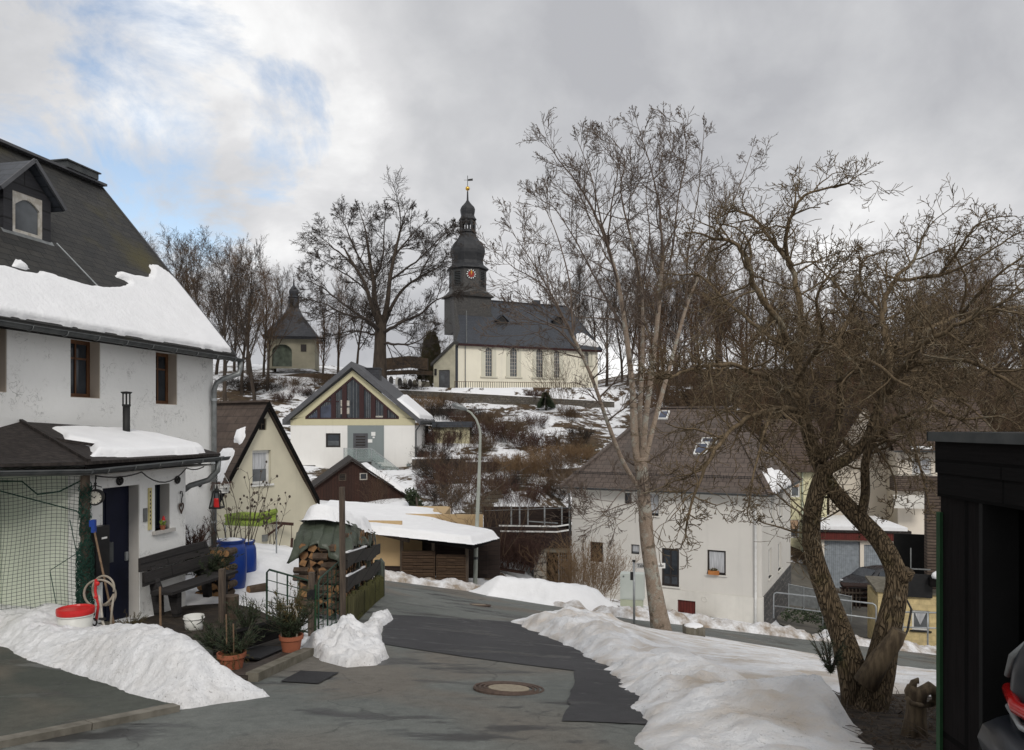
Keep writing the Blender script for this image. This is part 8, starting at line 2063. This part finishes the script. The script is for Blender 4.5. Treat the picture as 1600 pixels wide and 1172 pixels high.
# pallets / crates, dark car, moped between the houses
t = thing('crate_stack', P(1345, 930, 40), 'brown crates and boards stacked behind the galvanised railing', 'crates')
m = MB(); cB = P(1343, 948, 38.5)
for i in range(5): m.box(cB+V((0, 0, .12+i*.24)), (1.7, .9, .05), -.2); m.box(cB+V((-.7, 0, .02+i*.24)), (.1, .9, .14), -.2); m.box(cB+V((.7, 0, .02+i*.24)), (.1, .9, .14), -.2)
part('pallet', m, M['brown_board'], t)
m = MB(); cC = P(1320, 945, 38)
for i in range(9): m.box(cC+V((-.7+i*.18, 0, .3)), (.06, .05, .95), -.2)
m.box(cC+V((0, .04, .6)), (1.7, .05, .08), -.2); part('white_fence_panel', m, M['grey_post'], t)
def hatchback(name, M0, label, paint, parts_vis='all', lights=True, plate_txt=None, cat='car'):
    """car in local frame: +x forward, origin on ground at centre"""
    o_ = M0 @ V((0, 0, 0)); t = thing(name, o_, label, cat)
    # cross sections along x: (x, half width, z bottom, z belt, z roof, roof half width)
    secs = [(-2.02, .66, .42, .78, .80, .60), (-1.98, .78, .26, .92, 1.02, .66), (-1.85, .84, .22, .98, 1.22, .62), (-1.55, .86, .20, 1.0, 1.40, .58), (-1.0, .87, .20, 1.0, 1.48, .58), (-.2, .87, .20, .98, 1.50, .58), (.5, .87, .20, .96, 1.40, .58), (1.0, .86, .20, .94, 1.10, .66), (1.25, .85, .20, .92, .95, .72), (1.8, .80, .24, .80, .82, .66), (2.0, .66, .34, .64, .66, .5)]
    vs_ = []; 
    for x, hw_, zb_, zm, zr_, rw in secs:
        ring = [(hw_*.9, zb_), (hw_, zb_+(zm-zb_)*.35), (hw_, zb_+(zm-zb_)*.75), (hw_*.97, zm), (rw+(hw_-rw)*.12, zr_-(zr_-zm)*.12), (rw*.75, zr_)]
        ring = ring+[(-a, b) for a, b in ring[::-1]]
        vs_ += [(x, a, b) for a, b in ring]
    n = 12; k = len(secs); fs_ = [(i*n+j, i*n+(j+1) % n, (i+1)*n+(j+1) % n, (i+1)*n+j) for i in range(k-1) for j in range(n)]+[tuple(range(n-1, -1, -1)), tuple(range((k-1)*n, k*n))]
    b = part('body', MB(M0).add(vs_, fs_), paint, t, smooth=True)
    md = b.modifiers.new('sub', 'SUBSURF'); md.levels = md.render_levels = 2
    m = MB(M0)
    m.prism([(-1.90, -.52, 1.08), (-1.90, .52, 1.08), (-1.60, .48, 1.37), (-1.60, -.48, 1.37)], V((-.06, 0, .02)))
    for s in (-1, 1): m.prism([(-1.3, s*.86, 1.02), (.75, s*.86, 1.0), (.35, s*.68, 1.36), (-1.1, s*.68, 1.40)], (0, s*.015, 0))
    m.prism([(1.12, -.66, 1.0), (1.12, .66, 1.0), (.6, .54, 1.38), (.6, -.54, 1.38)], V((.03, 0, .03)))
    part('window', m, M['glass'], t)
    for x in (-1.3, 1.3):
        for s in (-1, 1):
            w_ = part('wheel', MB(M0).tube([(x, s*.70, .31), (x, s*.89, .31)], .31, 22), M['tyre'], t); part('rim', MB(M0).tube([(x, s*.885, .31), (x, s*.90, .31)], .19, 16), M['galv'], w_)
    for s in (-1, 1):
        m = MB(M0).tube([(-1.90, s*.66, 1.06), (-1.965, s*.745, .92), (-1.955, s*.80, .80)], [.012, .02, .016], 10); part('taillight', m, M['zinc'], t, smooth=True)
        part('headlight', MB(M0).ball((1.86, s*.62, .68), .13, 10, (.6, 1.2, .8)), M['lens'], t, smooth=True)
    part('red_strip', MB(M0).tube([(-1.93, -.82, .72), (-2.045, -.6, .70), (-2.07, 0, .70), (-2.045, .6, .70), (-1.93, .82, .72)], .036, 10), M['taillight'], t, smooth=True)
    m = MB(M0).tube([(-1.75, -.87, .45), (-1.98, -.78, .45), (-2.07, -.4, .45), (-2.07, .4, .45), (-1.98, .78, .45), (-1.75, .87, .45)], .13, 10); part('bumper', m, paint, t, smooth=True)
    part('chrome_line', MB(M0).tube([(-1.95, -.80, .635), (-2.06, -.55, .62), (-2.08, 0, .62), (-2.06, .55, .62), (-1.95, .80, .635)], .016, 8), M['galv'], t, smooth=True)
    pl_ = part('licence_plate', MB(M0).bx(-2.235, -2.215, -.26, .26, .40, .52), M['sign_white'], t)
    part('plate_band', MB(M0).bx(-2.238, -2.2355, .205, .258, .402, .518), M['plate_blue'], pl_)
    if plate_txt:
        m = MB(M0); px_ = .16
        for ch in plate_txt:
            for (a, b_, c, d) in {'H': [(0, 0, 0, 1), (1, 0, 1, 1), (0, .5, 1, .5)], 'O': [(0, 0, 0, 1), (1, 0, 1, 1), (0, 1, 1, 1), (0, 0, 1, 0)], ' ': []}.get(ch, []):
                m.bar((-2.239, px_-a*.04, .425+b_*.07), (-2.239, px_-c*.04, .425+d*.07), .010, .004, (1, 0, 0))
            px_ -= .065
        part('plate_text', m, M['ink'], pl_)
    return t
ca_ = P(1352, 926, 43.5)
hatchback('parked_car', Matrix.Translation(ca_+V((.6, 0, 0))) @ Matrix.Rotation(math.radians(200), 4, 'Z'), 'dark car parked in front of the right garage door, partly hidden by the tree', M['car_black'])
part('snow_cap', MB().ball(ca_+V((.1, -.6, .98)), .3, 10, (1.5, 1, .35)), M['snow'], [o for o in COL.objects if o.name.startswith('parked_car')][0], smooth=True)
t = thing('bicycle', P(1238, 912, 50), 'small dark bicycle leaning by the door of the yellow house', 'bicycle')
bc_ = P(1239, 908, 51); m = MB()
part('wheel', MB().torus(bc_+V((-.35, 0, 0)), (0.3, 1, 0), .33, .03, 20, 6), M['tyre'], t); part('wheel', MB().torus(bc_+V((.55, 0.2, 0)), (0.3, 1, 0), .33, .03, 20, 6), M['tyre'], t)
part('frame', MB().bar(bc_+V((-.35, 0, 0)), bc_+V((-.1, .05, .5)), .05).bar(bc_+V((-.1, .05, .5)), bc_+V((.4, .15, .5)), .05).bar(bc_+V((.55, .2, 0)), bc_+V((.35, .15, .75)), .05).bar(bc_+V((.1, .1, .0)), bc_+V((.38, .15, .5)), .05).bar(bc_+V((.25, .0, .78)), bc_+V((.45, .3, .78)), .03), M['steel_dark'], t)
part('saddle', MB().box(bc_+V((-.12, .05, .60)), (.28, .12, .07)), M['black_plastic'], t)
# galvanised railings along the road
def railing(a, b, h, label, npost=3, ground=True):
    t = thing('railing', a, label, 'railing', 'galvanised railings by the road'); a = V(a); b = V(b); m = MB(); up = V((0, 0, h)); r = .032
    d = (b-a).normalized()
    part('top_rail', MB().tube([a, a+up*.86, a+up*.95+d*.03, a+up+d*.12, b+up-d*.12, b+up*.95-d*.03, b+up*.86, b], r, 8), M['galv'], t, smooth=True)
    part('mid_rail', MB().tube([a+up*.48, b+up*.48], r*.85, 8), M['galv'], t, smooth=True)
    for i in range(1, npost):
        p = a.lerp(b, i/npost); part('post', MB().tube([p-V((0, 0, .2)), p+up], r, 8), M['galv'], t, smooth=True)
def gy(px, Y, d=0):
    p = P(px, 0, Y); p.z = g(p.x, p.y)+d; return p
ra, rb = P(1209, 966, 33.0), P(1369, 988, 30.4)
railing(ra, rb, 1.12, 'galvanised tube railing seen through the fork of the old fruit tree', 2)
rc_, rd_ = P(1373, 1000, 31.0), P(1490, 1005, 29.4)
railing(rc_, rd_, 1.15, 'galvanised railing in front of the yellow annex window', 3)
q0, q1 = P(1232, 945, 36), P(1330, 960, 34.5)
t = thing('mesh_fence', q0, 'dull grey mesh panel fence behind the galvanised railing', 'fence')
part('panel', MB().prism([q0, q1, q1+V((0, 0, .78)), q0+V((0, 0, .95))], (0, .03, 0)), M['zinc'], t)
m = MB()
for i in range(5): c = q0.lerp(q1, i/4); m.tube([c+V((0, -.03, -.3)), c+V((0, -.03, 1.0-.04*i))], .025, 6)
m.tube([q0+V((0, -.03, .97)), q1+V((0, -.03, .80))], .02, 6); part('post', m, M['galv'], t)
for i, (px, py, s) in enumerate(((1245, 962, .45), (1285, 965, .4), (1300, 985, .35))):
    q = MB(); c = P(px, py, 32.6-i*.5); t = thing('ivy_clump', c, f'{ORD[i]} from left of the low green ivy clumps under the railing', 'plant', 'ivy clumps under the railing'); q.leaves(c, (1.0*s*1.6, .5, .32), 260, .07); part('leaves', q, M['needle'], t)
yard = [(11.6, 30.9), (17, 30.2), (24, 29.8), (26, 44), (24, 50), (14, 50), (13.5, 40)]
sheet('yard', yard, .05, M['yard_grit'])
# cabinet, street sign, bollard
cbp = gp(982, 962); Fc = Fr(cbp.x, cbp.y, -.25)
cx0, cz0, cx1, cz1 = Fc.rect(969, 897, 1006, 950)
t = thing('utility_cabinet', cbp, 'pale grey green utility cabinet on a greenish base in front of the grey house', 'cabinet')
part('body', Fc.mb().bx(cx0, cx1, 0, .45, Fc.hit(985, 937)[1]+.001, cz1), M['cabinet'], t); part('base', Fc.mb().bx(cx0, cx1-.05, .02, .43, cz0-.5, Fc.hit(985, 937)[1]), M['cabinet_base'], t)
part('door', Fc.mb().bx(cx0+.04, cx1-.04, -.014, -.002, Fc.hit(985, 935)[1], cz1-.05), M['cabinet'], t); part('lock', MB().disc(Fc.w(cx0+.12, -.02, cz0+1.1), -Fc.uy, .03, .02, 10), M['zinc'], t)
sb = gp(991, 977); Ys = sb.y
t = thing('street_sign', sb, 'white street name sign on a thin grey pole behind the leaning tree trunk', 'street sign')
part('pole', MB().tube([sb-V((0, 0, .3)), P(990.5, 877, Ys)], .035, 10), M['galv'], t, smooth=True)
part('pole_cap', MB().box(P(990.5, 876.5, Ys), (.09, .09, .05)), M['ink'], t)
s0, s1 = P(993, 887, Ys), P(1039, 887, Ys); zt_, zb_ = P(0, 879.5, Ys).z, P(0, 887.5, Ys).z
bd = part('sign_board', MB().bx(s0.x, s1.x, Ys-.045, Ys-.025, zb_, zt_), M['sign_white'], t)
def text_part(txt, size, loc, m_, parent, name, width=None, rot=(math.pi/2, 0, 0)):
    cu_ = bpy.data.curves.new('txt', 'FONT'); cu_.body = txt; cu_.size = size; cu_.align_x = 'LEFT'; cu_.extrude = .002
    ob = bpy.data.objects.new('tmp_text', cu_); COL.objects.link(ob); dg = bpy.context.evaluated_depsgraph_get(); dg.update()
    me = bpy.data.meshes.new_from_object(ob.evaluated_get(dg)); bpy.data.objects.remove(ob, do_unlink=True); bpy.data.curves.remove(cu_)
    xs = [v.co.x for v in me.vertices]; sx = (width/(max(xs)-min(xs))) if width else 1
    me.transform(Matrix.Translation(V(loc)-org(parent)) @ Matrix.Rotation(rot[0], 4, 'X') @ Matrix.Diagonal((sx, 1, 1, 1)))
    me.materials.clear(); return part(name, None, m_, parent, me=me)
text_part('Talsperrenstraße', (zt_-zb_)*.82, (s0.x+.05, Ys-.047, zb_+(zt_-zb_)*.26), M['ink'], bd, 'lettering', s1.x-s0.x-.1)
part('back_plate', MB().box(P(987.5, 900, Ys), (.10, .05, .24)), M['black_plastic'], t)
bo = gp(1084, 996); t = thing('concrete_block', bo, 'square pale concrete block beside the road right of the leaning tree', 'bollard')
h_ = (996-978)/FOC*bo.y
part('block', MB().box(bo+V((0, 0, h_/2-.05)), (.52, .45, h_+.1)), M['concrete'], t); m = MB()
for i in range(3): m.box(bo+V((-.02+.12*i, -.232, h_/2)), (.05, .012, h_*.8))
part('rib', m, M['kerb'], t); part('snow_cap', MB().ball(bo+V((0, 0, h_+.0)), .3, 12, (.9, .8, .22)), M['snow'], t, smooth=True)
# tan shrub at the road
make_bush('tan_shrub', 3.0, 3.0, 60, 31, M['bush_tan'])
put('tan_shrub', gp(920, 948)+V((0, .9, 0)), .72, None, 'large bare tan shrub left of the utility cabinet')
make_bush('bare_shrub', 4.4, 1.6, 12, 32, M['twig_brown'])
put('bare_shrub', P(775, 862, 35.0), 1.05, None, 'tall thin bare shrub rising beside the lamp post', None)
put('bare_shrub', P(712, 822, 42.0), .85, None, 'wide leafless shrub behind the snowy carport roof', None)
put('bare_shrub', P(885, 640, 80.0), 1.4, None, 'loose leafless tree-like shrub at the right end of the church wall', None)
put('bare_shrub', P(590, 795, 43.0), .42, None, 'small leafless shrub in front of the red brown barn', None)

# ---------------------------------------------------------------- black garage at the right edge, and what stands by it
gt2 = thing('black_garage', (4.5, 3.2, -2.4), 'black boarded garage with open front and green corner trim at the right edge', 'garage')
gx, gy0, gy1 = 2.735, 4.90, .6; zc = -3.2; zt_ = -.30; op0 = 4.48; zo = -.415
m = MB().bx(gx, gx+.16, op0, gy0, zc, zo).bx(gx, gx+.16, gy1, gy0, zo+.001, -.14).bx(gx+.161, 8, gy0-.12, gy0, zc, -.14).bx(7.9, 8, gy1, gy0-.121, zc, -.14)
part('wall', m, M['black_panel'], gt2)
part('fascia', MB().bx(gx-.03, gx-.002, gy1, gy0+.01, -.30, -.10).bx(gx-.018, gx-.003, gy1, gy0+.006, -.45, -.301), M['black_wood'], gt2)
part('roof', MB().bx(gx-.05, 8.1, gy1, gy0+.03, -.099, -.045), M['black_felt'], gt2)
part('roof_edge', MB().bx(gx-.065, gx-.051, gy1, gy0+.04, -.10, -.04).bx(gx-.065, 8.1, gy0+.031, gy0+.045, -.10, -.04), M['zinc_dark'], gt2)
part('corner_trim', MB().bx(gx-.022, gx-.002, gy0-.03, gy0+.012, zc, -.55).bx(gx, gx+.05, gy0+.001, gy0+.018, zc, -.55), M['trim_green'], gt2)
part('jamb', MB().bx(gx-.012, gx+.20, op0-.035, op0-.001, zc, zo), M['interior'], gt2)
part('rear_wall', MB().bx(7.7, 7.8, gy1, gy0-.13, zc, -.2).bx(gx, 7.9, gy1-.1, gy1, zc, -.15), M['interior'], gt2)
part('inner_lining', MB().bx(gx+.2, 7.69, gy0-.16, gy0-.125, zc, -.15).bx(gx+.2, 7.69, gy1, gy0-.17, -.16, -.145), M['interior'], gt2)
cz_ = g(3.2, 3.6)
sheet('garage_floor', [(gx+.01, gy1), (7.7, gy1), (7.7, gy0-.13), (gx+.01, gy0-.13)], .035, M['asphalt_drive'])
MC = Matrix.Translation(V((4.66, 3.42, cz_+.05))) @ Matrix.Rotation(math.radians(2), 4, 'Z')
hatchback('garaged_car', MC, 'dark grey hatchback parked inside the black garage with its red tail strip showing', M['car_paint'], plate_txt='HO')
# dark soil and litter round the tree foot
SOIL = [(2.98, 7.0), (3.05, 7.9), (3.5, 8.8), (4.6, 9.0), (5.5, 8.2), (5.5, 4.9), (2.74, 4.95), (2.62, 5.35), (2.75, 6.0)]
rn = random.Random(6); q = MB()
for i in range(420):
    x = rn.uniform(2.75, 4.4); y = rn.uniform(5.0, 8.8)
    if sdist(np.array([x]), np.array([y]), SOIL)[0] < .02: continue
    z = g(x, y)+.03+.05*rn.random(); a = rn.random()*6.28; l_ = rn.uniform(.06, .35)
    d = V((math.cos(a), math.sin(a), rn.uniform(-.1, .35))); q.tube([V((x, y, z)), V((x, y, z))+d*l_*.5+V((0, 0, .02)), V((x, y, z))+d*l_], [.004, .003, .002], 4, False)
solo('twig_litter', q, M['grey_post'], 'litter of small broken twigs on the dark soil by the old tree', 'twigs', kind='stuff')
q = MB()
for i in range(500):
    x = rn.uniform(2.75, 4.6); y = rn.uniform(5.0, 8.8)
    if sdist(np.array([x]), np.array([y]), SOIL)[0] < .0: continue
    q.leaves((x, y, g(x, y)+.035), (.03, .03, .012), 1, .035, rn)
solo('leaf_litter', q, M['hedge'], 'brown leaf litter on the dark soil by the old tree', 'leaves', kind='stuff')
# root sculpture stump
t = thing('gnarled_stump', P(1432, 1128, 6.6), 'gnarled weathered root stump curling like a handle beside the garage corner', 'stump')
Yq = 6.6; pp = lambda a, b, d=0: P(a, b, Yq+d)
m = MB().tube([pp(1428, 1160), pp(1431, 1120), pp(1432, 1095), pp(1424, 1078), pp(1423, 1070)], [.115, .085, .08, .06, .03], 14); part('trunk', m, M['stump_wood'], t, smooth=True)
m = MB().tube([pp(1436, 1100, -.05), pp(1440, 1082, -.05), pp(1452, 1075, -.05), pp(1462, 1082, -.03), pp(1463, 1095, 0), pp(1452, 1101, .03), pp(1436, 1102, -.12), pp(1424, 1099, -.14), pp(1416, 1090, -.1)], [.05, .055, .055, .045, .035, .025, .022, .022, .02], 10); part('root_loop', m, M['stump_wood'], t, smooth=True)
m = MB().tube([pp(1425, 1076), pp(1428, 1066), pp(1434, 1062), pp(1435, 1068)], [.035, .03, .02, .008], 8).tube([pp(1442, 1078), pp(1455, 1076), pp(1468, 1078)], [.016, .012, .008], 6); part('root_tip', m, M['stump_wood'], t, smooth=True)
solo('bent_cable', MB().tube([P(1417, 938, 8.2), P(1424, 952, 8.1), P(1418, 985, 8.05), P(1400, 1020, 8.0), P(1388, 1050, 7.95), P(1379, 1075, 7.9)], [.010, .012, .012, .014, .016, .02], 7), M['steel_dark'], 'black bent rod leaning against the right stem of the old fruit tree', 'rod')
shrub('fir_sprig', P(1298, 1052, 7.75), 22, .42, 'small dark fir sprig at the left foot of the old fruit tree', 'needle', 2.0)
hero_cut = MB().tube([P(1352, 1068, 7.72), P(1375, 1030, 7.66), P(1398, 1000, 7.62), P(1405, 985, 7.6)], [.12, .10, .085, .07], 14)
AT = [o for o in COL.objects if o.name == 'old_apple_tree'][0]
part('broken_branch', hero_cut, M['stump_wood'], AT, smooth=True); part('branch_stub', MB().tube([P(1400, 905, 7.8), P(1414, 897, 7.72), P(1418, 890, 7.7)], [.10, .085, .075], 14), M['apple_trunk'], AT, smooth=True)
# stones and clods lying on the road snow
rn = random.Random(8)
for i, (px, py, s, m_) in enumerate(((1284, 1133, .035, 'ink'), (1247, 1098, .022, 'glass_blue'), (1388, 1106, .05, 'log_bark'), (1281, 1090, .03, 'log_bark'), (1032, 985, .03, 'log_bark'))):
    p = gp(px, py+6); solo('debris', MB().ball(p+V((0, 0, .30)), s, 7, (1.5, 1, .6)), M[m_], f'{ORD[i]} dark scrap lying on the snow bank', 'debris', 'dark scraps on the snow bank') if False else None
